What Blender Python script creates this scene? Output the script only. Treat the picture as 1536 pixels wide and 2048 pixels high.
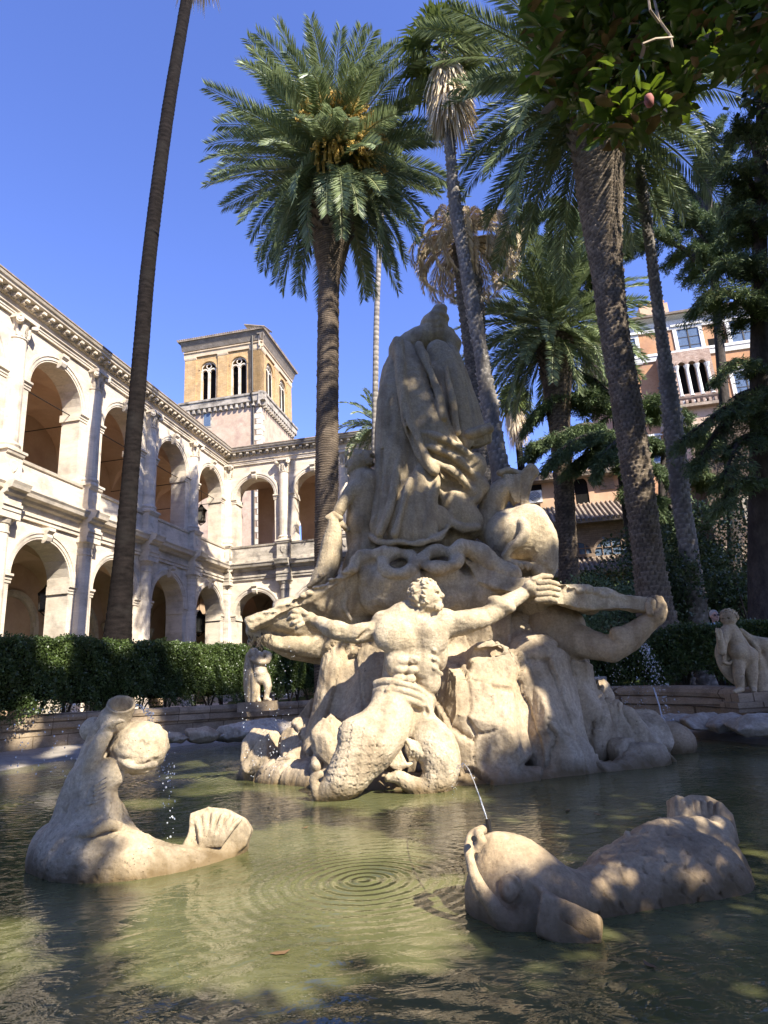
import bpy, bmesh, math, random
import numpy as np
from mathutils import Matrix, Vector
for o in list(bpy.data.objects): bpy.data.objects.remove(o)
SC = bpy.context.scene; COL = SC.collection
random.seed(7); np.random.seed(7)
RNG = np.random.RandomState(11)
# ------------------------------------------------------------------ camera
F = 1247.0; CX, CY = 768.0, 1024.0; EYE = 1.25
def nrm(v):
    v = np.array(v, float); return v / np.linalg.norm(v)
_up = nrm([-280, -4614, 1247]); _fw = nrm(np.array([0, 0, 1.]) - _up * _up[2])
_rt = np.cross(_fw, _up); _rt = _rt if _rt[0] > 0 else -_rt
RM = np.array([_rt, _fw, _up])
def ray(u, v): return RM @ np.array([u - CX, v - CY, F])
def at(u, v, Y):
    d = ray(u, v); return d * (Y / d[1]) + np.array([0, 0, EYE])
def atz(u, v, z):
    d = ray(u, v); return d * ((z - EYE) / d[2]) + np.array([0, 0, EYE])
def pxs(p):                      # metres per photo pixel at a world point
    return float((RM.T @ (np.array(p, float) - [0, 0, EYE]))[2]) / F
cam = bpy.data.cameras.new('camera'); co = bpy.data.objects.new('camera', cam); COL.objects.link(co)
cam.sensor_fit = 'VERTICAL'; cam.sensor_height = 24.0; cam.lens = 24.0 * F / 2048.0
cam.clip_start = 0.05; cam.clip_end = 2000
m = Matrix.Identity(4)
for i, c in enumerate((RM @ [1, 0, 0], RM @ [0, -1, 0], RM @ [0, 0, -1])):
    for j in range(3): m[j][i] = c[j]
m[0][3], m[1][3], m[2][3] = 0, 0, EYE
co.matrix_world = m; SC.camera = co
# ------------------------------------------------------------------ light
SUN_AZ, SUN_EL = math.radians(139), math.radians(40)
SUN = np.array([math.sin(SUN_AZ) * math.cos(SUN_EL), math.cos(SUN_AZ) * math.cos(SUN_EL), math.sin(SUN_EL)])
w = bpy.data.worlds.new('World'); SC.world = w; w.use_nodes = True
nt = w.node_tree; bg = nt.nodes['Background']
sky = nt.nodes.new('ShaderNodeTexSky'); sky.sky_type = 'NISHITA'; sky.sun_disc = False
sky.sun_elevation = SUN_EL; sky.sun_rotation = SUN_AZ; sky.altitude = 50; sky.air_density = 1.0; sky.dust_density = 0.3; sky.ozone_density = 3.0
mx = nt.nodes.new('ShaderNodeMix'); mx.data_type = 'RGBA'; mx.blend_type = 'MULTIPLY'; mx.inputs[0].default_value = 1
mx.inputs[7].default_value = (0.93, 0.94, 1.47, 1)
nt.links.new(sky.outputs[0], mx.inputs[6]); nt.links.new(mx.outputs[2], bg.inputs[0]); bg.inputs[1].default_value = 0.10
sl = bpy.data.lights.new('sun', 'SUN'); sl.energy = 5.0; sl.angle = math.radians(0.53); sl.color = (1, 0.93, 0.82)
so = bpy.data.objects.new('sun', sl); COL.objects.link(so)
so.rotation_euler = Vector(SUN).to_track_quat('Z', 'Y').to_euler(); so.location = (20, -20, 30)
SC.view_settings.view_transform = 'Standard'; SC.view_settings.look = 'None'; SC.view_settings.gamma = 1
SC.view_settings.exposure = 1.3
SC.cycles.max_bounces = 6; SC.cycles.diffuse_bounces = 3; SC.cycles.glossy_bounces = 3; SC.cycles.transmission_bounces = 4; SC.cycles.transparent_max_bounces = 6
# ------------------------------------------------------------------ objects
def tag(o, label=None, cat=None, group=None, kind=None):
    if label: o['label'] = label
    if cat: o['category'] = cat
    if group: o['group'] = group
    if kind: o['kind'] = kind
    return o
def empty(name, loc=(0, 0, 0), rz=0, label=None, cat=None, group=None):
    o = bpy.data.objects.new(name, None); COL.objects.link(o); o.location = loc; o.rotation_euler = (0, 0, rz)
    o.empty_display_size = 0.2
    return tag(o, label, cat, group)
def link(name, me, mat, parent=None, smooth=False):
    if mat is not None: me.materials.append(mat)
    if smooth: me.polygons.foreach_set('use_smooth', np.ones(len(me.polygons), bool))
    o = bpy.data.objects.new(name, me); COL.objects.link(o)
    if parent is not None:
        o.parent = parent
        o.matrix_parent_inverse = (Matrix.Translation(parent.location) @ parent.rotation_euler.to_matrix().to_4x4()).inverted()
    return o
def np_mesh(name, V, Fc):
    """V Nx3, Fc MxK array (all faces K corners) or list of lists"""
    me = bpy.data.meshes.new(name); V = np.asarray(V, np.float32)
    if isinstance(Fc, np.ndarray):
        M, K = Fc.shape
        me.vertices.add(len(V)); me.vertices.foreach_set('co', V.ravel())
        me.loops.add(M * K); me.loops.foreach_set('vertex_index', Fc.astype(np.int32).ravel())
        me.polygons.add(M); me.polygons.foreach_set('loop_start', np.arange(0, M * K, K, dtype=np.int32))
        me.update(calc_edges=True)
    else:
        me.from_pydata([tuple(map(float, v)) for v in V], [], [list(map(int, f)) for f in Fc]); me.update()
    return me
class MB:
    """collects polygons, becomes ONE mesh"""
    def __init__(s): s.v = []; s.f = []
    def add(s, V, Fs):
        b = len(s.v); s.v += [tuple(map(float, x)) for x in V]; s.f += [[b + i for i in f] for f in Fs]
    def box(s, o, a, b, c):          # origin corner + three edge vectors
        o, a, b, c = map(lambda t: np.array(t, float), (o, a, b, c))
        V = [o, o + a, o + a + b, o + b, o + c, o + a + c, o + a + b + c, o + b + c]
        s.add(V, [[0, 3, 2, 1], [4, 5, 6, 7], [0, 1, 5, 4], [1, 2, 6, 5], [2, 3, 7, 6], [3, 0, 4, 7]])
    def tube(s, pts, rad, n=8, cap=True):
        pts = [np.array(p, float) for p in pts]; rad = rad if hasattr(rad, '__len__') else [rad] * len(pts)
        rings = []; t0 = None
        for i, p in enumerate(pts):
            t = nrm(pts[min(i + 1, len(pts) - 1)] - pts[max(i - 1, 0)])
            ref = np.array([0, 0, 1.]) if abs(t[2]) < .9 else np.array([1., 0, 0])
            if t0 is None: a = nrm(np.cross(t, ref))
            else: a = nrm(a - t * a.dot(t))
            t0 = t; b = np.cross(t, a)
            rings.append([p + rad[i] * (a * math.cos(2 * math.pi * k / n) + b * math.sin(2 * math.pi * k / n)) for k in range(n)])
        V = [q for r in rings for q in r]; Fs = []
        for i in range(len(pts) - 1):
            for k in range(n):
                k2 = (k + 1) % n; Fs.append([i * n + k, i * n + k2, (i + 1) * n + k2, (i + 1) * n + k])
        if cap: Fs += [list(range(n))[::-1], [(len(pts) - 1) * n + k for k in range(n)]]
        s.add(V, Fs)
    def lathe(s, o, prof, n=16, up=(0, 0, 1), a0=0, a1=2 * math.pi):
        o = np.array(o, float); V = []; Fs = []
        full = abs(a1 - a0 - 2 * math.pi) < 1e-6; m = n if full else n + 1
        for (r, z) in prof:
            for k in range(m):
                a = a0 + (a1 - a0) * k / n; V.append(o + [r * math.cos(a), r * math.sin(a), z])
        for i in range(len(prof) - 1):
            for k in range(n):
                k2 = (k + 1) % m; Fs.append([i * m + k, i * m + k2, (i + 1) * m + k2, (i + 1) * m + k])
        s.add(V, Fs)
    def build(s, name, mat, parent=None, smooth=False):
        return link(name, np_mesh(name, s.v, s.f), mat, parent, smooth)
# ------------------------------------------------------------------ materials
def nodes(m): m.use_nodes = True; return m.node_tree.nodes, m.node_tree.links
def stone(name, c1, c2, scale=3.0, crev=False, stretch=(1, 1, 1), dark=None, dscale=.8, damt=.5, rough=.85, bump=.3, bscale=40, pit=0.0, pscale=25, bdist=.01, brick=None, spec=.3, fine=.25):
    m = bpy.data.materials.new(name); N, L = nodes(m); b = N['Principled BSDF']
    b.inputs['Roughness'].default_value = rough; b.inputs['Specular IOR Level'].default_value = spec
    tc = N.new('ShaderNodeTexCoord'); mp = N.new('ShaderNodeMapping'); mp.inputs['Scale'].default_value = stretch
    L.new(tc.outputs['Object'], mp.inputs[0])
    n1 = N.new('ShaderNodeTexNoise'); n1.inputs['Scale'].default_value = scale; n1.inputs['Detail'].default_value = 8; n1.inputs['Roughness'].default_value = .65
    L.new(mp.outputs[0], n1.inputs[0])
    cr = N.new('ShaderNodeValToRGB'); cr.color_ramp.elements[0].position = .35; cr.color_ramp.elements[1].position = .65
    cr.color_ramp.elements[0].color = (*c1, 1); cr.color_ramp.elements[1].color = (*c2, 1); L.new(n1.outputs['Fac'], cr.inputs[0])
    col = cr.outputs[0]
    nf = N.new('ShaderNodeTexNoise'); nf.inputs['Scale'].default_value = bscale; nf.inputs['Detail'].default_value = 6; nf.inputs['Roughness'].default_value = .7
    L.new(mp.outputs[0], nf.inputs[0])
    def mixc(fac, a, bcol, mode='MIX'):
        x = N.new('ShaderNodeMix'); x.data_type = 'RGBA'; x.blend_type = mode
        if isinstance(fac, float): x.inputs[0].default_value = fac
        else: L.new(fac, x.inputs[0])
        L.new(a, x.inputs[6])
        if isinstance(bcol, tuple): x.inputs[7].default_value = (*bcol, 1)
        else: L.new(bcol, x.inputs[7])
        return x.outputs[2]
    r2 = N.new('ShaderNodeValToRGB'); r2.color_ramp.elements[0].position = .3; r2.color_ramp.elements[1].position = .7
    r2.color_ramp.elements[0].color = (1 - fine * 2, 1 - fine * 2, 1 - fine * 2, 1); r2.color_ramp.elements[1].color = (1.0, 1.0, 1.0, 1); L.new(nf.outputs['Fac'], r2.inputs[0])
    col = mixc(1.0, col, r2.outputs[0], 'MULTIPLY')
    if dark:
        n2 = N.new('ShaderNodeTexNoise'); n2.inputs['Scale'].default_value = dscale; n2.inputs['Detail'].default_value = 7; n2.inputs['Roughness'].default_value = .6
        L.new(tc.outputs['Object'], n2.inputs[0])
        r3 = N.new('ShaderNodeValToRGB'); r3.color_ramp.elements[0].position = .5; r3.color_ramp.elements[1].position = .68
        r3.color_ramp.elements[0].color = (0, 0, 0, 1); r3.color_ramp.elements[1].color = (damt, damt, damt, 1); L.new(n2.outputs['Fac'], r3.inputs[0])
        col = mixc(r3.outputs[0], col, dark)
    hgt = nf.outputs['Fac']
    if brick:
        bt = N.new('ShaderNodeTexBrick'); bt.inputs['Scale'].default_value = 1.0
        bt.inputs['Brick Width'].default_value = brick[0]; bt.inputs['Row Height'].default_value = brick[1]; bt.inputs['Mortar Size'].default_value = brick[2]
        bt.inputs['Color1'].default_value = (1, 1, 1, 1); bt.inputs['Color2'].default_value = (.72, .72, .72, 1); bt.inputs['Mortar'].default_value = (*brick[3], 1)
        # wall coordinates: (x+y, z)
        sp = N.new('ShaderNodeSeparateXYZ'); L.new(tc.outputs['Object'], sp.inputs[0])
        ad = N.new('ShaderNodeMath'); ad.operation = 'ADD'; L.new(sp.outputs[0], ad.inputs[0]); L.new(sp.outputs[1], ad.inputs[1])
        cb = N.new('ShaderNodeCombineXYZ'); L.new(ad.outputs[0], cb.inputs[0]); L.new(sp.outputs[2], cb.inputs[1]); L.new(cb.outputs[0], bt.inputs[0])
        col = mixc(1.0, col, bt.outputs['Color'], 'MULTIPLY')
    if pit:
        vo = N.new('ShaderNodeTexVoronoi'); vo.inputs['Scale'].default_value = pscale; L.new(mp.outputs[0], vo.inputs[0])
        n4 = N.new('ShaderNodeTexNoise'); n4.inputs['Scale'].default_value = pscale * .35; L.new(mp.outputs[0], n4.inputs[0])
        rp = N.new('ShaderNodeValToRGB'); rp.color_ramp.elements[0].position = .08; rp.color_ramp.elements[1].position = .2
        rp.color_ramp.elements[0].color = (0, 0, 0, 1); rp.color_ramp.elements[1].color = (1, 1, 1, 1); 
        ma = N.new('ShaderNodeMath'); ma.operation = 'MULTIPLY_ADD'; ma.inputs[1].default_value = .55; L.new(n4.outputs['Fac'], ma.inputs[0]); ma.inputs[2].default_value = -.2
        sb = N.new('ShaderNodeMath'); sb.operation = 'ADD'; L.new(vo.outputs['Distance'], sb.inputs[0]); L.new(ma.outputs[0], sb.inputs[1])
        L.new(sb.outputs[0], rp.inputs[0])
        inv = N.new('ShaderNodeMath'); inv.operation = 'MULTIPLY_ADD'; inv.inputs[1].default_value = -pit; inv.inputs[2].default_value = pit; L.new(rp.outputs[0], inv.inputs[0])
        col = mixc(inv.outputs[0], col, tuple(x * .22 for x in c1))
        mh = N.new('ShaderNodeMath'); mh.operation = 'MULTIPLY_ADD'; mh.inputs[1].default_value = .8; L.new(rp.outputs[0], mh.inputs[0]); L.new(nf.outputs['Fac'], mh.inputs[2])
        hgt = mh.outputs[0]
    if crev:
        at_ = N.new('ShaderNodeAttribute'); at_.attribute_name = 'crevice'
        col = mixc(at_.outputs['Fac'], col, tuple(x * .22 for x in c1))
    L.new(col, b.inputs['Base Color'])
    bu = N.new('ShaderNodeBump'); bu.inputs['Strength'].default_value = bump; bu.inputs['Distance'].default_value = bdist
    L.new(hgt, bu.inputs['Height']); L.new(bu.outputs[0], b.inputs['Normal'])
    return m
def leafm(name, c1, c2, rough=.5, trans=.25, scale=1.5, spec=.4, tcol=None):
    m = bpy.data.materials.new(name); N, L = nodes(m); b = N['Principled BSDF']; out = N['Material Output']
    b.inputs['Roughness'].default_value = rough; b.inputs['Specular IOR Level'].default_value = spec
    g = N.new('ShaderNodeNewGeometry'); cr = N.new('ShaderNodeValToRGB')
    cr.color_ramp.elements[0].color = (*c1, 1); cr.color_ramp.elements[1].position = .86; cr.color_ramp.elements[1].color = (*c2, 1)
    e3 = cr.color_ramp.elements.new(.97); e3.color = (max(c2) * 1.1, max(c2) * .9, max(c2) * .35, 1)
    tc = N.new('ShaderNodeTexCoord'); n1 = N.new('ShaderNodeTexNoise'); n1.inputs['Scale'].default_value = scale; L.new(tc.outputs['Object'], n1.inputs[0])
    ad = N.new('ShaderNodeMath'); ad.operation = 'MULTIPLY_ADD'; ad.inputs[1].default_value = .55; L.new(g.outputs['Random Per Island'], ad.inputs[0])
    sc = N.new('ShaderNodeMath'); sc.operation = 'MULTIPLY_ADD'; sc.inputs[1].default_value = .9; sc.inputs[2].default_value = -.22; L.new(n1.outputs['Fac'], sc.inputs[0]); L.new(sc.outputs[0], ad.inputs[2])
    L.new(ad.outputs[0], cr.inputs[0]); L.new(cr.outputs[0], b.inputs['Base Color'])
    if trans:
        t = N.new('ShaderNodeBsdfTranslucent'); ms = N.new('ShaderNodeMixShader'); ms.inputs[0].default_value = trans
        if tcol: t.inputs[0].default_value = (*tcol, 1)
        else: L.new(cr.outputs[0], t.inputs[0])
        L.new(b.outputs[0], ms.inputs[1]); L.new(t.outputs[0], ms.inputs[2]); L.new(ms.outputs[0], out.inputs[0])
    return m
def plain(name, c, rough=.6, metal=0, spec=.5):
    m = bpy.data.materials.new(name); N, L = nodes(m); b = N['Principled BSDF']
    tc = N.new('ShaderNodeTexCoord'); n1 = N.new('ShaderNodeTexNoise'); n1.inputs['Scale'].default_value = 14; n1.inputs['Detail'].default_value = 5; L.new(tc.outputs['Object'], n1.inputs[0])
    cr = N.new('ShaderNodeValToRGB'); cr.color_ramp.elements[0].color = (*[x * .7 for x in c], 1); cr.color_ramp.elements[1].color = (*[min(1, x * 1.25) for x in c], 1)
    cr.color_ramp.elements[0].position = .3; cr.color_ramp.elements[1].position = .7
    L.new(n1.outputs['Fac'], cr.inputs[0]); L.new(cr.outputs[0], b.inputs['Base Color'])
    b.inputs['Roughness'].default_value = rough; b.inputs['Metallic'].default_value = metal; b.inputs['Specular IOR Level'].default_value = spec
    return m
M = {}
M['trav'] = stone('travertine_facade', (.60, .51, .39), (.74, .65, .52), scale=1.2, stretch=(.5, .5, 3), dark=(.20, .17, .14), dscale=1.1, damt=.55, bump=.35, bscale=14, pit=.55, pscale=9, bdist=.02, fine=.12)
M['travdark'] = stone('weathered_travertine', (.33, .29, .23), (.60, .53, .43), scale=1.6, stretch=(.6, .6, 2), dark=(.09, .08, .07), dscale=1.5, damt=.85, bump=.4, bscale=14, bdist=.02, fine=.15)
M['plaster'] = stone('ochre_plaster', (.52, .36, .235), (.62, .45, .31), scale=.7, dark=(.33, .22, .15), dscale=.5, damt=.5, bump=.1, bscale=10, fine=.05)
M['tower'] = stone('tower_brick', (.56, .36, .16), (.72, .49, .25), scale=1.5, dark=(.35, .24, .14), dscale=.9, damt=.5, bump=.3, bscale=8, brick=(.30, .09, .014, (.62, .6, .55)), fine=.12)
M['towerpl'] = stone('tower_plaster', (.47, .35, .25), (.58, .45, .33), scale=.8, dark=(.34, .22, .17), dscale=1.2, damt=.8, bump=.2, bscale=6, bdist=.03, fine=.12)
M['towergrey'] = stone('tower_grey_brick', (.24, .20, .16), (.33, .28, .23), scale=1.5, bump=.3, bscale=8, brick=(.30, .12, .014, (.6, .6, .55)), fine=.12)
M['tile'] = stone('roof_tile', (.26, .20, .15), (.42, .34, .26), scale=2.5, dark=(.14, .12, .09), dscale=1.2, damt=.8, bump=.3, bscale=12, fine=.2)
M['palazzo'] = stone('brown_plaster', (.42, .21, .10), (.52, .29, .15), scale=.6, dark=(.27, .16, .11), dscale=.35, damt=.7, bump=.3, bscale=5, bdist=.03, fine=.12)
M['brownbrick'] = stone('brown_brick', (.33, .24, .17), (.44, .33, .24), scale=1.5, dark=(.20, .14, .10), dscale=.7, damt=.6, bump=.4, bscale=7, brick=(.34, .11, .02, (.75, .73, .7)), fine=.15)
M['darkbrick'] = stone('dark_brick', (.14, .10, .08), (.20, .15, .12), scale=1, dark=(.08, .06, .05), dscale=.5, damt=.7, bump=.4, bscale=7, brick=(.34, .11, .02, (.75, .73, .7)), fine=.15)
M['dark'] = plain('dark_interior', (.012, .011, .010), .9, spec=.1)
M['glass'] = plain('window_glass', (.10, .14, .20), .12)
M['iron'] = plain('dark_iron', (.03, .028, .025), .5, .6)
M['white'] = plain('white_frame', (.62, .60, .55), .6)
# ================================================================== ground, basin, water
D1 = nrm([0.185, 0.9827, 0]); D2 = np.array([D1[1], -D1[0], 0])
GZ = 0.6
wall_top = [at(-330, 1452, 11.5), at(-150, 1440, 13.4), at(0, 1433, 14.8), at(130, 1426, 15.7), at(300, 1417, 17.0), at(490, 1408, 18.0), at(620, 1401, 18.6), at(800, 1390, 18.4),
            at(1000, 1380, 16.8), at(1190, 1374, 14.6), at(1300, 1373, 13.4), at(1400, 1374, 12.4), at(1470, 1378, 11.6), at(1560, 1386, 10.7), at(1800, 1402, 8.8)]
near = [(8.0, 3.4), (5.6, .7), (2.4, -.35), (-1.6, -.35), (-5.2, .9), (-8.4, 4.2)]
wt = [np.array(p) for p in wall_top] + [np.array([x, y, .8]) for x, y in near]
def smooth_closed(P, n=6):
    P = [np.array(p, float) for p in P]; out = []; N_ = len(P)
    for i in range(N_):
        p0, p1, p2, p3 = P[i - 1], P[i], P[(i + 1) % N_], P[(i + 2) % N_]
        for k in range(n):
            t = k / n; out.append(.5 * ((2 * p1) + (-p0 + p2) * t + (2 * p0 - 5 * p1 + 4 * p2 - p3) * t * t + (-p0 + 3 * p1 - 3 * p2 + p3) * t ** 3))
    return out
WT = smooth_closed(wt, 6)
CEN = np.array([.5, 8.5, 0])
def offs(P, d):
    out = []; n = len(P)
    for i in range(n):
        t = P[(i + 1) % n] - P[i - 1]; nn = nrm([t[1], -t[0], 0])
        if nn.dot(P[i] - CEN) < 0: nn = -nn
        out.append(P[i] + nn * d)
    return out
M['grass'] = stone('lawn_soil', (.035, .055, .015), (.075, .11, .025), scale=3, dark=(.09, .07, .04), dscale=.6, damt=.6, bump=.8, bscale=60, bdist=.03, spec=.1)
G = MB(); o1 = offs(WT, .55); n = len(o1)
V = []
for r_ in (0, 1.5, 4, 10, 25, 60, 400):
    for p in o1:
        q = p.copy(); d = nrm([p[0] - CEN[0], p[1] - CEN[1], 0]); q = p + d * r_; q[2] = GZ + (0.02 * math.sin(q[0] * 1.7) + .02 * math.cos(q[1] * 1.3) if 0 < r_ < 60 else 0); V.append(q)
G.add(V, [[j * n + i, j * n + (i + 1) % n, (j + 1) * n + (i + 1) % n, (j + 1) * n + i] for j in range(6) for i in range(n)])
tag(G.build('ground', M['grass'], smooth=True), kind='structure')
# the basin wall: stacked travertine courses
M['kerb'] = stone('basin_travertine', (.36, .265, .165), (.49, .38, .25), scale=2.2, stretch=(1, 1, 2.5), dark=(.10, .075, .05), dscale=1.6, damt=.75, bump=.45, bscale=22, bdist=.015, brick=(1.05, .46, .012, (.35, .32, .28)), fine=.22)
M['lip'] = stone('grey_basin_plaster', (.31, .27, .215), (.43, .38, .31), scale=1.5, dark=(.16, .15, .12), dscale=1.2, damt=.6, bump=.25, bscale=18, fine=.15)
bw = empty('basin_wall', (0, 0, 0), label='low curved travertine wall round the whole pool, capped with a rounded coping', cat='basin wall')
def ring(prof, name, mat):
    b_ = MB(); rows = [offs(WT, d) for d, z in prof]; n = len(WT); V = []
    for (d, z), r_ in zip(prof, rows):
        for p in r_:
            q = p.copy(); q[2] = p[2] + z; V.append(q)
    b_.add(V, [[j * n + i, j * n + (i + 1) % n, (j + 1) * n + (i + 1) % n, (j + 1) * n + i] for j in range(len(prof) - 1) for i in range(n)])
    return b_.build(name, mat, bw, smooth=False)
ring([(.55, -.5), (.55, -.03), (.5, 0), (.02, 0.01), (-.03, -.03), (-.05, -.10), (-.03, -.17), (.02, -.19)], 'coping', M['kerb'])
ring([(.02, -.19), (-.02, -.20), (-.02, -.34), (.03, -.36)], 'upper_course', M['kerb'])
ring([(.03, -.36), (.05, -.37), (.05, -1.3)], 'lower_course', M['kerb'])
# sloping plaster lip down into the water
wl = {0: 0}
water_line = [atz(-300, 1600, 0), atz(-120, 1566, 0), atz(0, 1545, 0), atz(150, 1520, 0), atz(330, 1497, 0), atz(480, 1481, 0), atz(620, 1472, 0), atz(800, 1462, 0), atz(1000, 1458, 0), atz(1180, 1458, 0), atz(1300, 1466, 0), atz(1400, 1480, 0), atz(1480, 1490, 0), atz(1570, 1501, 0), atz(1800, 1530, 0)]
L_ = MB(); V = []; K = 8
WLn = len(water_line)
def dense(P, n=8):
    P = [np.array(p, float) for p in P]; out = []
    for i in range(len(P) - 1):
        p0, p1, p2, p3 = P[max(i - 1, 0)], P[i], P[i + 1], P[min(i + 2, len(P) - 1)]
        for k in range(n):
            t = k / n; out.append(.5 * ((2 * p1) + (-p0 + p2) * t + (2 * p0 - 5 * p1 + 4 * p2 - p3) * t * t + (-p0 + 3 * p1 - 3 * p2 + p3) * t ** 3))
    out.append(P[-1]); return out
A_ = dense(wall_top, 8); B_ = dense(water_line, 8)
for a, b in zip(A_, B_):
    for k in range(K + 1):
        t = k / K; q = a * (1 - t) + b * t
        wob = .03 * math.sin(q[0] * 3.1 + q[1] * 2) * math.sin(math.pi * t)
        q = q + nrm(a - b) * 0.25 * (1 - t) * 0; q[2] = .20 * (1 - t) ** 1.3 + wob - .10 * max(0, t - .82) / .18; V.append(q)
L_.add(V, [[i * (K + 1) + k, i * (K + 1) + k + 1, (i + 1) * (K + 1) + k + 1, (i + 1) * (K + 1) + k] for i in range(len(A_) - 1) for k in range(K)])
tag(L_.build('basin_floor', M['lip'], smooth=True), kind='structure')
# ---- water
wm = bpy.data.materials.new('pool_water'); N, L = nodes(wm); b = N['Principled BSDF']
b.inputs['Base Color'].default_value = (.125, .125, .035, 1); b.inputs['Roughness'].default_value = .03; b.inputs['IOR'].default_value = 1.36; b.inputs['Specular IOR Level'].default_value = .75
geo = N.new('ShaderNodeNewGeometry')
murk = N.new('ShaderNodeTexNoise'); murk.inputs['Scale'].default_value = .9; murk.inputs['Detail'].default_value = 4
L.new(geo.outputs['Position'], murk.inputs[0]); crw = N.new('ShaderNodeValToRGB'); crw.color_ramp.elements[0].position = .35; crw.color_ramp.elements[1].position = .7
crw.color_ramp.elements[0].color = (.072, .076, .028, 1); crw.color_ramp.elements[1].color = (.148, .150, .064, 1); L.new(murk.outputs['Fac'], crw.inputs[0]); L.new(crw.outputs[0], b.inputs['Base Color'])
hs = []
def math_(op, a=None, b_=None, c=None, va=None, vb=None, vc=None):
    x = N.new('ShaderNodeMath'); x.operation = op
    for i, (s_, v_) in enumerate(((a, va), (b_, vb), (c, vc))):
        if s_ is not None: L.new(s_, x.inputs[i])
        elif v_ is not None: x.inputs[i].default_value = v_
    return x.outputs[0]
wob = N.new('ShaderNodeTexNoise'); wob.inputs['Scale'].default_value = 1.3; wob.inputs['Detail'].default_value = 3; L.new(geo.outputs['Position'], wob.inputs[0])
for (px, py, amp, freq, fall, rmax) in ((730, 1760, .009, 70, 2.6, 2.2), (335, 1560, .008, 52, 2.0, 5), (1390, 1500, .008, 46, 2.0, 4), (480, 1530, .007, 60, 2.2, 3), (650, 2300, .004, 38, .9, 4), (100, 1600, .006, 50, 2.0, 4)):
    c = atz(px, py, 0)
    vd = N.new('ShaderNodeVectorMath'); vd.operation = 'DISTANCE'; L.new(geo.outputs['Position'], vd.inputs[0]); vd.inputs[1].default_value = (c[0], c[1], 0)
    d = vd.outputs['Value']
    ph = math_('MULTIPLY_ADD', d, None, wob.outputs['Fac'], vb=freq / 10.0); ph = math_('MULTIPLY', ph, vb=10.0)
    sn = math_('SINE', ph)
    fa = math_('MULTIPLY', d, vb=-fall); fa = math_('EXPONENT', fa)
    hs.append(math_('MULTIPLY', math_('MULTIPLY', sn, fa), vb=amp))
n1 = N.new('ShaderNodeTexNoise'); n1.inputs['Scale'].default_value = 5.5; n1.inputs['Detail'].default_value = 3; n1.inputs['Distortion'].default_value = 1.2
mpw = N.new('ShaderNodeMapping'); mpw.inputs['Scale'].default_value = (.8, 1.3, 1); L.new(geo.outputs['Position'], mpw.inputs[0]); L.new(mpw.outputs[0], n1.inputs[0])
hs.append(math_('MULTIPLY', n1.outputs['Fac'], vb=.0085))
n2 = N.new('ShaderNodeTexNoise'); n2.inputs['Scale'].default_value = 17; n2.inputs['Detail'].default_value = 2; L.new(mpw.outputs[0], n2.inputs[0])
hs.append(math_('MULTIPLY', n2.outputs['Fac'], vb=.0022))
h = hs[0]
for x in hs[1:]: h = math_('ADD', h, x)
bu = N.new('ShaderNodeBump'); bu.inputs['Strength'].default_value = 1; bu.inputs['Distance'].default_value = 1.0; L.new(h, bu.inputs['Height']); L.new(bu.outputs[0], b.inputs['Normal'])
W_ = MB(); rows = [offs(WT, -.0 + .04)]; V = [[CEN[0], CEN[1], 0]] + [[p[0], p[1], 0] for p in rows[0]]
n = len(WT); W_.add(V, [[0, 1 + i, 1 + (i + 1) % n] for i in range(n)])
tag(W_.build('water', wm), kind='structure')

# ================================================================== facades
class Face:
    def __init__(s, o, d, nn): s.o = np.array(o, float); s.o[2] = 0; s.d = nrm(d); s.n = nrm(nn)
    def P(s, a, n, z): return s.o + s.d * a + s.n * n + np.array([0, 0, z])
    def inv(s, u, v, off=0):
        d = ray(u, v); o = np.array([0, 0, EYE]); q = s.o + s.n * off; t = ((q - o) @ s.n) / (d @ s.n); p = o + t * d
        return (p - q) @ s.d, p[2]
def fbox(mb, f, s0, s1, n0, n1, z0, z1): mb.box(f.P(s0, n0, z0), f.d * (s1 - s0), f.n * (n1 - n0), (0, 0, z1 - z0))
def extr(mb, f, prof, s0, s1):
    m = len(prof); V = [f.P(s0, a, z) for a, z in prof] + [f.P(s1, a, z) for a, z in prof]
    mb.add(V, [[i, (i + 1) % m, m + (i + 1) % m, m + i] for i in range(m)] + [list(range(m))[::-1], [m + i for i in range(m)]])
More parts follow.
